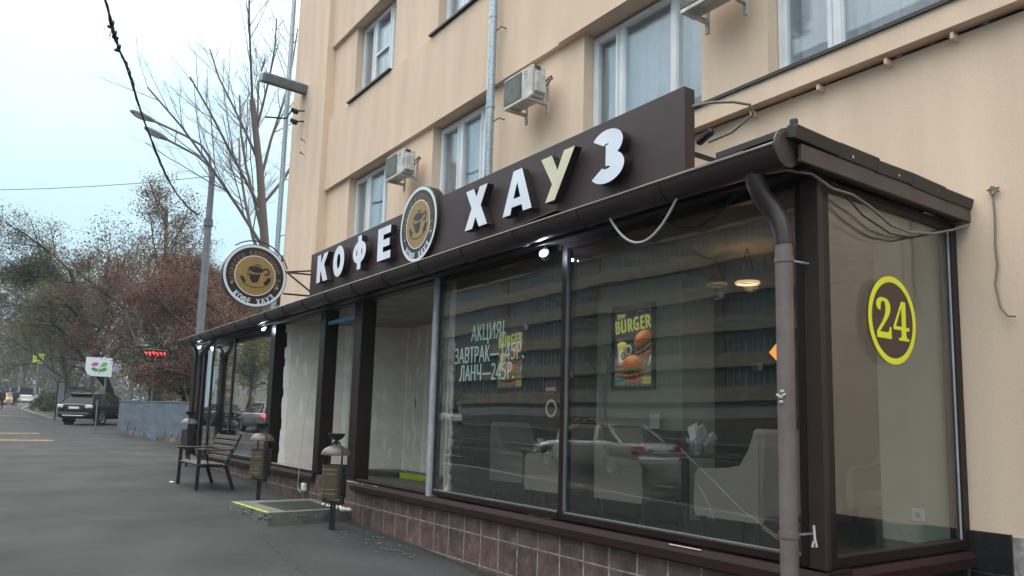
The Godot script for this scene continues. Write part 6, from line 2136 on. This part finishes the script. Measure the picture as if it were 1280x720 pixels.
var leaf_mesh: ArrayMesh
func leaf_cloud(parent: Node3D, tips: Array, count: int, size: float, spread: float, cols: Array, drop := 0.0) -> void:
	if leaf_mesh == null:
		var lm := MB.new()
		var a := Vector3(0, -0.5, 0)
		var b := Vector3(0.32, 0.05, 0.08)
		var c := Vector3(0, 0.55, -0.04)
		var d := Vector3(-0.32, 0.0, 0.08)
		lm.quad(a, b, c, c + Vector3(0.001, 0, 0))
		lm.quad(a, c, d, d + Vector3(0.001, 0, 0))
		leaf_mesh = lm.mesh()
	var mm := MultiMesh.new()
	mm.transform_format = MultiMesh.TRANSFORM_3D
	mm.use_colors = true
	mm.mesh = leaf_mesh
	mm.instance_count = count
	for i in count:
		var p: Vector3 = tips[rng.randi() % tips.size()]
		p += Vector3(rng.randfn(), rng.randfn() * 0.8 - drop * absf(rng.randfn()), rng.randfn()) * spread
		var bs := Basis(Vector3(rng.randfn(), rng.randfn(), rng.randfn()).normalized(), rng.randf() * TAU).scaled(Vector3.ONE * size * rng.randf_range(0.55, 1.35))
		mm.set_instance_transform(i, Transform3D(bs, p - parent.position))
		var c: Color = cols[rng.randi() % cols.size()]
		var k := rng.randf_range(0.65, 1.35)
		mm.set_instance_color(i, Color(c.r * k, c.g * k, c.b * k))
	var o := MultiMeshInstance3D.new()
	o.multimesh = mm
	o.material_override = M("leaf")
	o.name = free_name("leaves", parent)
	o.set_meta("kind", "stuff")
	parent.add_child(o, true)

func tree(called: String, label: String, x: float, z: float, d: Vector3, length: float, r: float, o: Dictionary, bark: String, leaves: Array, group := "") -> Node3D:
	rng.seed = int(absf(x) * 100.0 + absf(z) * 10.0) + TREE_SEED
	var at := on(x, z, 0.0)
	var t := thing(called, label, "tree", at, group)
	var mb := MB.new()
	var tips := []
	grow(mb, at - Vector3(0, 0.3, 0), d.normalized(), length, r, 0, o, tips)
	part("trunk_and_branches", mb, M(bark), t)
	for l in leaves:
		leaf_cloud(t, tips, l[0], l[1], l[2], l[3], l[4] if l.size() > 4 else 0.0)
	return t

const TREE_SEED := 2
const RED := [Color(0.137, 0.049, 0.037), Color(0.111, 0.041, 0.034), Color(0.148, 0.070, 0.043), Color(0.085, 0.046, 0.031)]
const OLIVE := [Color(0.100, 0.095, 0.031), Color(0.081, 0.081, 0.030), Color(0.122, 0.100, 0.036), Color(0.063, 0.068, 0.027)]
const GREEN := [Color(0.041, 0.059, 0.019), Color(0.031, 0.048, 0.016), Color(0.056, 0.068, 0.022)]
const RUST := [Color(0.148, 0.092, 0.044), Color(0.122, 0.074, 0.041), Color(0.104, 0.080, 0.038)]
const YELLOW := [Color(0.222, 0.185, 0.033), Color(0.185, 0.163, 0.037), Color(0.133, 0.133, 0.037)]

func greenery() -> void:
	rng.seed = 77
	# the bare tree by the building's corner: several stems sweeping up and to the street
	var bare := {most = 4, n = [10, 11, 9, 8], from = [0.48, 0.20, 0.15, 0.12], ang = [29.0, 34.0, 38.0, 40.0], lr = [0.70, 0.42, 0.46, 0.50], up = [0.02, 0.07, 0.06, 0.03], wob = 0.07, rr = 0.42, lean = Vector3(-0.02, 0.03, 0.15)}
	tree("bare_tree", "tall leafless tree with many upswept stems at the beige building's corner", -24.2, -8.0, Vector3(-0.03, 1, 0.10), 12.0, 0.22, bare, "twig", [])
	# red leaved tree leaning over the blue wall
	var red := {most = 4, n = [7, 7, 6, 4], from = [0.30, 0.2, 0.15, 0.1], ang = [52.0, 45.0, 45.0, 45.0], lr = [0.85, 0.55, 0.5, 0.5], up = [0.02, 0.02, 0.0, -0.02], wob = 0.15, rr = 0.55, lean = Vector3(0, 0.0, 0.10)}
	tree("red_leaved_tree", "dark red leaved tree with spreading black limbs behind the blue wall", -31.5, -9.0, Vector3(-0.12, 1, 0.10), 5.6, 0.24, red, "bark_dark", [[46000, 0.075, 0.24, RED], [10000, 0.07, 0.24, RUST]])
	tree("red_leaved_tree", "dark red leaved tree standing further left behind the blue wall", -42.0, -9.5, Vector3(-0.1, 1, 0.2), 6.6, 0.22, red, "bark_dark", [[36000, 0.085, 0.24, RED], [14000, 0.085, 0.28, RUST]])
	tree("red_leaved_tree", "low dark red leaved tree farther back between the birches", -46.0, -12.5, Vector3(0.0, 1, 0.1), 5.2, 0.2, red, "bark_dark", [[26000, 0.09, 0.26, RED], [12000, 0.09, 0.3, RUST]])
	tree("red_leaved_tree", "low rusty leaved tree right behind the blue wall's middle", -36.0, -11.0, Vector3(0.0, 1, 0.1), 4.6, 0.2, red, "bark_dark", [[20000, 0.08, 0.24, RUST], [10000, 0.08, 0.24, RED]])
	tree("red_leaved_tree", "wide red leaved tree rising behind the white sign with the leaves", -51.0, -8.9, Vector3(0.0, 1, 0.05), 8.0, 0.22, red, "bark_dark", [[30000, 0.10, 0.26, RED], [9000, 0.10, 0.3, RUST]])
	var thin := {most = 3, n = [12, 8, 6], from = [0.3, 0.15, 0.12], ang = [38.0, 42.0, 42.0], lr = [0.42, 0.5, 0.5], up = [0.03, 0.04, 0.0], wob = 0.1, rr = 0.5}
	tree("tall_thin_tree", "tall thin rusty tree rising above the others left of the street lamp", -52.0, -9.6, Vector3(0.0, 1, 0.05), 14.0, 0.22, thin, "bark_grey", [[9000, 0.12, 0.3, RUST], [5000, 0.11, 0.3, RED]])
	var olive := {most = 4, n = [7, 7, 6, 4], from = [0.28, 0.15, 0.12, 0.1], ang = [44.0, 42.0, 45.0, 48.0], lr = [0.82, 0.55, 0.5, 0.55], up = [0.0, 0.03, -0.02, -0.08], wob = 0.13, rr = 0.55, lean = Vector3(0.0, 0.04, 0.14)}
	var lean := olive.duplicate()
	lean.n = [11, 9, 7, 5]
	lean.from = [0.22, 0.15, 0.12, 0.1]
	lean.lr = [0.66, 0.52, 0.5, 0.5]
	tree("leaning_tree", "olive leaved tree leaning left over the pavement beyond the black car", -58.0, -8.2, Vector3(-0.05, 1, 0.36), 11.0, 0.30, lean, "bark_dark", [[44000, 0.11, 0.30, OLIVE, 0.9], [12000, 0.10, 0.28, RUST, 0.2]])
	tree("olive_tree", "olive leaved tree farther off at the left above the hedge", -76.0, -7.0, Vector3(0.0, 1, 0.2), 10.5, 0.28, olive, "bark_dark", [[34000, 0.13, 0.32, OLIVE, 0.7]])
	tree("olive_tree", "hazy olive tree farthest down the street", -104.0, -9.0, Vector3(0, 1, 0.2), 11.0, 0.28, olive, "bark_grey", [[16000, 0.24, 0.6, OLIVE, 0.6]])
	tree("olive_tree", "dark olive tree behind the black car and the white sign", -57.0, -15.0, Vector3(0, 1, 0.1), 8.0, 0.28, olive, "bark_dark", [[18000, 0.14, 0.36, OLIVE, 0.5], [9000, 0.13, 0.36, RUST, 0.4]])
	tree("brown_tree", "brown leaved tree deep behind the blue wall, next to the pavilion's end", -40.0, -17.0, Vector3(0, 1, 0.05), 7.5, 0.26, olive, "bark_dark", [[26000, 0.11, 0.3, RUST, 0.3], [14000, 0.10, 0.3, RED, 0.2]])
	# low dark boughs over the parked car
	var low := {most = 3, n = [9, 7, 6], from = [0.42, 0.15, 0.1], ang = [62.0, 45.0, 45.0], lr = [0.75, 0.5, 0.5], up = [0.0, -0.05, -0.06], wob = 0.16, rr = 0.5, lean = Vector3(0.05, -0.05, 0.30)}
	tree("low_green_tree", "low dark green tree whose boughs hang over the black car's roof", -41.5, -9.0, Vector3(0.0, 1, 0.15), 4.4, 0.14, low, "bark_dark", [[14000, 0.11, 0.32, GREEN, 0.2], [5000, 0.11, 0.35, OLIVE, 0.2]])
	# birch trunks
	var birch := {most = 2, n = [10, 6], from = [0.45, 0.2], ang = [36.0, 40.0], lr = [0.36, 0.5], up = [0.0, 0.02], wob = 0.06, rr = 0.4}
	tree("birch_tree", "pale birch trunk behind the white sign with green and pink leaves", -62.0, -6.6, Vector3(0, 1, 0.0), 12.0, 0.20, birch, "bark_birch", [[2500, 0.16, 0.5, OLIVE]])
	tree("birch_tree", "pale birch trunk right of the white sign, over the black car's roof", -50.0, -7.4, Vector3(0.02, 1, -0.02), 10.5, 0.17, birch, "bark_birch", [[2000, 0.15, 0.5, RUST]])
	# bushes along the lawn
	for q in [[-71.0, -4.6, 1.5, "clipped green bush at the lawn's tip, nearest the pedestrians"], [-68.0, -5.4, 1.8, "clipped green bush beside the information stand"], [-63.5, -6.0, 1.7, "clipped green bush before the grey box"], [-58.5, -6.6, 1.9, "light green bush behind the black car"]]:
		var at := on(q[0], q[1], 0.05)
		var b := thing("bush", q[3], "bush", at, "bushes on the lawn")
		var stem := MB.new()
		var tips := []
		for i in 9:
			var e := at + Vector3(rng.randf_range(-1.0, 1.0), rng.randf_range(0.7, 1.0) * q[2], rng.randf_range(-0.9, 0.9))
			stem.tube([at, (at + e) / 2 + Vector3(0, 0.1, 0), e], [0.03, 0.02, 0.01], 4, false)
		part("stems", stem, M("bark_dark"), b)
		for i in 160:
			var dd := Vector3(rng.randfn(), absf(rng.randfn()), rng.randfn()).normalized() * pow(rng.randf(), 0.4)
			tips.append(at + Vector3(dd.x * 1.35, 0.15 + dd.y * q[2], dd.z * 1.2))
		leaf_cloud(b, tips, 3600, 0.12, 0.10, GREEN if q[0] < -60 else YELLOW)
	# dark thicket closing the view behind the trees
	for q in [[-84.0, -24.0, "left part"], [-66.0, -23.0, "middle part"], [-50.0, -21.0, "right part"]]:
		var at := on(q[0], q[1])
		var b := thing("thicket", "shadowy thicket behind the trees, %s of the row" % q[2], "thicket", at)
		var tips := []
		for i in 260: tips.append(at + Vector3(rng.randf_range(-9, 9), rng.randf_range(0.2, 9.0) * rng.randf_range(0.5, 1.0), rng.randf_range(-2, 2)))
		leaf_cloud(b, tips, 15000, 0.36, 0.6, OLIVE + RUST + GREEN)
	# trees across the avenue, for the reflections
	var opp := {most = 3, n = [8, 7, 5], from = [0.25, 0.15, 0.1], ang = [42.0, 42.0, 45.0], lr = [0.6, 0.5, 0.5], up = [0.02, 0.03, 0.0], wob = 0.12, rr = 0.55}
	for q in [[-100.0, 20.0, YELLOW, "yellowing tree across the avenue, first in the left panes' reflection"], [-112.0, 27.0, YELLOW, "yellowing tree across the avenue, second in the left panes' reflection"], [-92.0, 30.0, OLIVE, "olive tree across the avenue behind the yellowing ones"], [-84.0, 41.0, [], "leafless dark tree before the brown office building"], [-56.0, 42.0, [], "leafless dark tree before the office building, right of its lamp post"]]:
		tree("avenue_tree", q[3], q[0], q[1], Vector3(0, 1, 0), 9.0, 0.25, opp, "bark_dark", [[5000, 0.28, 0.6, q[2]]] if q[2].size() else [], "trees across the avenue")
	var wh := thing("distant_wood", "hazy wood at the far end of the street", "wood", on(-225, -6))
	var wt := []
	for i in 300: wt.append(wh.position + Vector3(rng.randf_range(-8, 8), rng.randf_range(0.0, 13.0) * rng.randf_range(0.6, 1.0), rng.randf_range(-60, 40)))
	leaf_cloud(wh, wt, 16000, 1.3, 1.6, OLIVE + RUST)
	wh.set_meta("kind", "stuff")
	# hazy trees closing the end of the street
	for q in [[-165.0, -7.0, "left"], [-185.0, -14.0, "middle"], [-172.0, 4.0, "outermost"]]:
		tree("distant_tree", "hazy grey tree closing the end of the street, %s of three" % q[2], q[0], q[1], Vector3(0, 1, 0), 12.0, 0.35, olive, "bark_grey", [[9000, 0.5, 1.2, OLIVE + RUST, 0.8]], "hazy trees at the end of the street")
	# pale house glimpsed through the leaves
	var h := thing("pale_house", "pale house glimpsed through the leaves behind the blue wall", "house", on(-62, -36))
	var hp := h.position
	part("wall", MB.new().bb(-82, -34, hp.y - 1, hp.y + 9, -48, -36), M("far_cream"), h)
	part("roof", MB.new().prism(PackedVector2Array([Vector2(-36.0 - 0.6, 0), Vector2(-48.6, 0), Vector2(-42, 2.6)]), 33.4, 82.6, Transform3D(Basis(Vector3(0, 0, 1), Vector3(0, 1, 0), Vector3(-1, 0, 0)), Vector3(0, hp.y + 9.0, 0))), M("far_brown"), h)
	var wm := MB.new().bb(-0.6, 0.6, 0, 1.5, -0.06, 0.06).mesh()
	for f in 3:
		for i in 12:
			shared("window", wm, M("far_glass"), h, Transform3D(Basis(), Vector3(-79.5 + 4.0 * i, 1.0 + 2.8 * f, 36.0 - 36.0 - 36.0 + 36.0 - 0.0)) .translated(Vector3(0 - hp.x, 0, 0)))
	verge()

# ---------------------------------------------------------------- lamp, signs and boxes on the verge
func verge() -> void:
	var lp := on(-27.0, -6.0, 0.0)
	var l := thing("street_lamp", "tall grey street lamp with two heads on curved arms", "street lamp", lp)
	part("pole", MB.new().tube([lp, Vector3(lp.x, 6.6, lp.z), Vector3(lp.x, 10.0, lp.z)], [0.15, 0.125, 0.10], 14), M("lamp_grey"), l)
	part("collar", MB.new().tube([Vector3(lp.x, 8.1, lp.z), Vector3(lp.x, 8.35, lp.z)], 0.15, 12), M("grey_steel"), l)
	for q in [[[9.9, -6.0], [10.55, -5.86], [10.92, -5.56], [11.12, -5.05], [11.27, -4.5], [11.39, -3.99]], [[9.8, -6.0], [10.25, -5.84], [10.52, -5.45], [10.69, -4.95], [10.86, -4.44]]]:
		var arm := []
		for w in q: arm.append(Vector3(lp.x, w[0], w[1]))
		part("arm", MB.new().tube(arm, 0.045, 8), M("lamp_grey"), l)
		var tip: Vector3 = arm[-1]
		var dv: Vector3 = (arm[-1] - arm[-2]).normalized()
		var hb := Basis(Vector3.RIGHT, -atan2(dv.y, dv.z))
		var head := node("lamp_head", l)
		part("housing", MB.new().lathe([Vector2(0.0, -0.10), Vector2(0.09, -0.02), Vector2(0.15, 0.25), Vector2(0.17, 0.55), Vector2(0.13, 0.85), Vector2(0.06, 0.98), Vector2(0.0, 1.0)], 14, Transform3D(hb * Basis(Vector3.RIGHT, PI / 2) * Basis.from_scale(Vector3(0.9, 0.76, 0.62)), tip), true), M("lamp_grey"), head)
		part("glass_bowl", MB.new().lathe([Vector2(0.0, 0.25), Vector2(0.11, 0.30), Vector2(0.13, 0.55), Vector2(0.10, 0.8), Vector2(0.0, 0.85)], 12, Transform3D(hb * Basis(Vector3.RIGHT, PI / 2) * Basis.from_scale(Vector3(0.9, 0.76, 0.6)), tip + Vector3(0, -0.06, 0)), true), M("pvc_grey"), head)
	part("arm_tie", MB.new().tube([Vector3(lp.x, 11.2, -4.72), Vector3(lp.x, 10.76, -4.72)], 0.02, 5), M("lamp_grey"), l)
	# white sign with the tulip
	var sp := on(-50.0, -6.1, 0.0)
	var s := thing("tulip_sign", "white sign panel with a pink and green tulip above the black car", "sign", sp)
	part("post", MB.new().tube([sp, sp + Vector3(0, 5.0, 0)], 0.06, 10), M("grey_steel"), s)
	var bs := Basis(Vector3.UP, 1.48)
	var c := Vector3(sp.x, 4.22, -5.72)
	var xf := Transform3D(bs, c)
	var pl := PackedVector2Array([Vector2(-0.72, 0.56), Vector2(0.62, 0.56), Vector2(0.66, 0.4), Vector2(0.66, -0.54), Vector2(-0.36, -0.54), Vector2(-0.60, -0.42), Vector2(-0.72, -0.16)])
	part("panel", MB.new().prism(pl, -0.05, 0.05, xf), M("sign_white"), s)
	part("side_box", MB.new().box(xf * Vector3(0.90, 0.0, 0), Vector3(0.46, 0.5, 0.16), bs, 0.03), M("pvc_grey"), s)
	for q in [[-0.24, 0.15, 0.19, 0.115, 0.2, "tulip_pink"], [0.22, 0.15, 0.20, 0.115, 0.6, "tulip_green_light"], [-0.23, -0.15, 0.20, 0.10, -0.35, "tulip_green"], [0.21, -0.15, 0.20, 0.10, 0.35, "tulip_green"]]:
		part("petal", MB.new().prism(ellipse(q[0], q[1], q[2], q[3], 20, q[4]), 0.05, 0.056, xf), M(q[5]), s)
	part("stem", MB.new().prism(rect(-0.015, 0.03, -0.4, 0.0), 0.05, 0.0545, xf), M("tulip_green"), s)
	# information stand, grey box
	var ip := on(-50.5, -3.95, 0.07)
	var i := thing("information_stand", "narrow dark framed notice stand at the lawn's edge", "stand", ip)
	part("panel", MB.new().bb(ip.x - 0.03, ip.x + 0.03, ip.y + 0.9, ip.y + 2.1, ip.z - 0.15, ip.z + 0.15, 0.01), M("grey_steel"), i)
	part("frame", MB.new().bb(ip.x - 0.05, ip.x + 0.05, ip.y + 2.1, ip.y + 2.18, ip.z - 0.27, ip.z + 0.27, 0.01), M("black_steel"), i)
	for sgn in [-1.0, 1.0]:
		part("post", MB.new().bb(ip.x - 0.04, ip.x + 0.04, ip.y - 0.2, ip.y + 2.1, ip.z + 0.19 * sgn - 0.03, ip.z + 0.19 * sgn + 0.03, 0.006), M("black_steel"), i)
	var kp := on(-58.0, -5.15, 0.07)
	var k := thing("grey_cabinet", "plain grey cabinet on the lawn left of the black car", "cabinet", kp)
	part("housing", MB.new().bb(kp.x - 0.5, kp.x + 0.5, kp.y - 0.2, kp.y + 1.9, kp.z - 0.75, kp.z + 0.75, 0.03), M("grey_steel"), k)
	part("cover", MB.new().bb(kp.x - 0.55, kp.x + 0.55, kp.y + 1.9, kp.y + 1.97, kp.z - 0.8, kp.z + 0.8, 0.02), M("lamp_grey"), k)
	part("door", MB.new().bb(kp.x + 0.5, kp.x + 0.515, kp.y + 0.1, kp.y + 1.8, kp.z - 0.65, kp.z + 0.65, 0.006), M("lamp_grey"), k)
	# yellow-green crossing sign and a traffic light far down the street
	var yp := on(-92.0, -4.85, 0.0)
	var y := thing("crossing_sign", "small fluorescent yellow green road sign far down the street under the trees", "sign", yp)
	part("post", MB.new().tube([yp, yp + Vector3(0, 5.2, 0)], 0.05, 8), M("lamp_grey"), y)
	part("panel", MB.new().box(yp + Vector3(0.05, 5.0, 0), Vector3(0.04, 0.95, 0.95), Basis(), 0.05), M("yellow_green"), y)
	part("symbol", MB.new().box(yp + Vector3(0.075, 5.0, 0), Vector3(0.012, 0.34, 0.3), Basis(), 0.01), M("road_blue"), y)
	var tp := on(-135.0, -5.0, 0.0)
	var t := thing("traffic_light", "far traffic light showing green at the photo's left edge", "traffic light", tp)
	part("post", MB.new().tube([tp, tp + Vector3(0, 6.2, 0)], 0.08, 8), M("grey_steel"), t)
	part("housing", MB.new().box(tp + Vector3(0, 5.9, 0), Vector3(0.28, 1.1, 0.38), Basis(), 0.05), M("black_steel"), t)
	part("lens_light", MB.new().lathe([Vector2(0.0, 0.02), Vector2(0.13, 0.0), Vector2(0.13, -0.02)], 14, Transform3D(Basis(Vector3.BACK, -PI / 2), tp + Vector3(0.15, 5.55, 0))), M("green_glow"), t)
	var tl := OmniLight3D.new()
	tl.name = "lamp_light"
	tl.light_color = Color(0.2, 1.0, 0.4)
	tl.light_energy = 0.05
	tl.light_size = 0.1
	tl.shadow_enabled = true
	tl.omni_attenuation = 2.0
	t.add_child(tl)
	tl.position = Vector3(0.3, 5.55, 0)
	# red neon among the leaves
	var np := on(-36.0, -6.25, 0.0)
	var n := thing("red_neon_sign", "small red lit sign half hidden in the leaves above the blue wall", "sign", np)
	part("post", MB.new().tube([np, np + Vector3(0, 3.3, 0)], 0.05, 8), M("grey_steel"), n)
	part("backing", MB.new().box(np + Vector3(0, 3.45, 0), Vector3(0.08, 0.36, 0.9), Basis(), 0.03), M("black_steel"), n)
	for q in 6:
		var z := -0.38 + 0.15 * q
		part("glowing_tube", MB.new().tube([np + Vector3(0.055, 3.34 + 0.04 * (q % 2), z), np + Vector3(0.055, 3.52 - 0.03 * (q % 3), z + 0.03), np + Vector3(0.055, 3.46, z + 0.09)], 0.026, 6), M("red_glow"), n)
	var nl := OmniLight3D.new()
	nl.name = "sign_light"
	nl.light_color = Color(1.0, 0.08, 0.08)
	nl.light_energy = 0.05
	nl.light_size = 0.3
	nl.shadow_enabled = true
	nl.omni_attenuation = 2.0
	n.add_child(nl)
	nl.position = Vector3(0.3, 3.45, 0)

# ---------------------------------------------------------------- people
func body(bones: Array, cell: float) -> MB:
	var lo := Vector3.ONE * 1e9
	var hi := -lo
	for b in bones:
		for k in 2:
			var r: float = b[2 + k] + cell * 2.0
			lo = lo.min(b[k] - Vector3.ONE * r)
			hi = hi.max(b[k] + Vector3.ONE * r)
	var nx := int((hi.x - lo.x) / cell) + 2
	var ny := int((hi.y - lo.y) / cell) + 2
	var nz := int((hi.z - lo.z) / cell) + 2
	var f := PackedFloat32Array()
	f.resize(nx * ny * nz)
	f.fill(1.0)
	for b in bones:
		var a: Vector3 = b[0]
		var e: Vector3 = b[1]
		var ra: float = b[2]
		var rb: float = b[3]
		var ab := e - a
		var l2 := maxf(ab.length_squared(), 1e-6)
		var m := maxf(ra, rb) + 0.10
		var p0 := ((a.min(e) - Vector3.ONE * m - lo) / cell).floor().max(Vector3.ZERO)
		var p1 := ((a.max(e) + Vector3.ONE * m - lo) / cell).ceil()
		for i in range(int(p0.x), mini(int(p1.x) + 1, nx)):
			for j in range(int(p0.y), mini(int(p1.y) + 1, ny)):
				for k in range(int(p0.z), mini(int(p1.z) + 1, nz)):
					var p := lo + Vector3(i, j, k) * cell
					var t := clampf((p - a).dot(ab) / l2, 0, 1)
					var d := p.distance_to(a + ab * t) - lerpf(ra, rb, t)
					var id := (i * ny + j) * nz + k
					var o := f[id]
					var h := maxf(0.04 - absf(o - d), 0.0) / 0.04
					f[id] = minf(o, d) - h * h * 0.04 * 0.25
	var vid := {}
	var vs := PackedVector3Array()
	var at := func(i: int, j: int, k: int) -> float: return f[(i * ny + j) * nz + k]
	for i in nx - 1:
		for j in ny - 1:
			for k in nz - 1:
				var s := Vector3.ZERO
				var c := 0
				var val := []
				for q in 8: val.append(at.call(i + (q & 1), j + ((q >> 1) & 1), k + ((q >> 2) & 1)))
				for e in [[0, 1], [2, 3], [4, 5], [6, 7], [0, 2], [1, 3], [4, 6], [5, 7], [0, 4], [1, 5], [2, 6], [3, 7]]:
					var u: float = val[e[0]]
					var w: float = val[e[1]]
					if (u < 0) != (w < 0):
						var t := u / (u - w)
						var pa := Vector3(e[0] & 1, (e[0] >> 1) & 1, (e[0] >> 2) & 1)
						var pb := Vector3(e[1] & 1, (e[1] >> 1) & 1, (e[1] >> 2) & 1)
						s += pa.lerp(pb, t)
						c += 1
				if c:
					vid[(i * ny + j) * nz + k] = vs.size()
					vs.append(lo + (Vector3(i, j, k) + s / c) * cell)
	var mb := MB.new()
	var nrm := func(p: Vector3) -> Vector3:
		var g := (p - lo) / cell
		var i := clampi(int(round(g.x)), 1, nx - 2)
		var j := clampi(int(round(g.y)), 1, ny - 2)
		var k := clampi(int(round(g.z)), 1, nz - 2)
		return Vector3(at.call(i + 1, j, k) - at.call(i - 1, j, k), at.call(i, j + 1, k) - at.call(i, j - 1, k), at.call(i, j, k + 1) - at.call(i, j, k - 1)).normalized()
	for i in range(1, nx - 1):
		for j in range(1, ny - 1):
			for k in range(1, nz - 1):
				var v0: float = at.call(i, j, k)
				for ax in 3:
					var v1: float = at.call(i + int(ax == 0), j + int(ax == 1), k + int(ax == 2))
					if (v0 < 0) == (v1 < 0): continue
					var q := []
					for d in [[0, 0], [1, 0], [1, 1], [0, 1]]:
						var x := [i, j, k]
						x[(ax + 1) % 3] -= d[0]
						x[(ax + 2) % 3] -= d[1]
						q.append(vs[vid[(x[0] * ny + x[1]) * nz + x[2]]])
					mb.tri(q[0], q[1], q[2], nrm.call(q[0]), nrm.call(q[1]), nrm.call(q[2]))
					mb.tri(q[0], q[2], q[3], nrm.call(q[0]), nrm.call(q[2]), nrm.call(q[3]))
	return mb

func person(label: String, coat: String, legs: String, stride: float) -> Node3D:
	# walks towards +x; 1.74 m tall
	var o := thing("person", label, "person", Vector3.ZERO, "")
	var b := []
	var sides := [-1.0, 1.0]
	var skinb := [[Vector3(0.02, 1.60, 0), Vector3(0.03, 1.66, 0), 0.085, 0.095], [Vector3(0.0, 1.44, 0), Vector3(0.01, 1.56, 0), 0.06, 0.055], [Vector3(0.11, 1.605, 0), Vector3(0.115, 1.60, 0), 0.018, 0.016]]
	var coatb := [[Vector3(0.0, 1.02, 0), Vector3(0.0, 1.30, 0), 0.175, 0.165], [Vector3(0.0, 1.34, -0.11), Vector3(0.0, 1.34, 0.11), 0.115, 0.115], [Vector3(0.0, 0.90, -0.05), Vector3(0.0, 0.90, 0.05), 0.165, 0.165], [Vector3(0, 1.40, 0), Vector3(0, 1.46, 0), 0.09, 0.075]]
	var legb := [[Vector3(0, 0.88, -0.07), Vector3(0, 0.88, 0.07), 0.13, 0.13]]
	for s in sides:
		var k: float = s * stride
		coatb.append([Vector3(0, 1.36, 0.20 * s), Vector3(-0.10 * k - 0.02, 1.10, 0.25 * s), 0.075, 0.06])
		coatb.append([Vector3(-0.10 * k - 0.02, 1.10, 0.25 * s), Vector3(-0.16 * k + 0.06, 0.88, 0.24 * s), 0.058, 0.048])
		legb.append([Vector3(0, 0.86, 0.09 * s), Vector3(0.16 * k + 0.04, 0.47, 0.09 * s), 0.095, 0.068])
		legb.append([Vector3(0.16 * k + 0.04, 0.47, 0.09 * s), Vector3(0.24 * k - 0.03, 0.09, 0.09 * s), 0.066, 0.045])
		legb.append([Vector3(0.24 * k - 0.05, 0.05, 0.09 * s), Vector3(0.24 * k + 0.14, 0.04, 0.095 * s), 0.045, 0.038])
		var wr := Vector3(-0.16 * k + 0.06, 0.88, 0.24 * s)
		skinb.append([wr, wr + Vector3(0.02, -0.09, 0), 0.034, 0.03])
	part("body", body(skinb, 0.022), M("skin"), o)
	part("coat", body(coatb, 0.03), M(coat), o)
	part("trousers", body(legb, 0.03), M(legs), o)
	part("hair", MB.new().lathe([Vector2(0.0, 0.115), Vector2(0.06, 0.10), Vector2(0.098, 0.05), Vector2(0.104, -0.02), Vector2(0.09, -0.06)], 14, Transform3D(Basis(Vector3.BACK, 0.35), Vector3(0.005, 1.66, 0)), true), M("hair"), o)
	return o

func pedestrians() -> void:
	var a := person("person in dark clothes walking away, at the photo's left edge", "cloth_dark", "cloth_blue", 1.0)
	a.position = on(-76.0, -1.72)
	a.rotation.y = PI
	var b := person("person in dark clothes walking away, left of the hedge", "cloth_dark", "cloth_dark", -0.9)
	b.position = on(-92.0, -3.25)
	b.rotation.y = PI
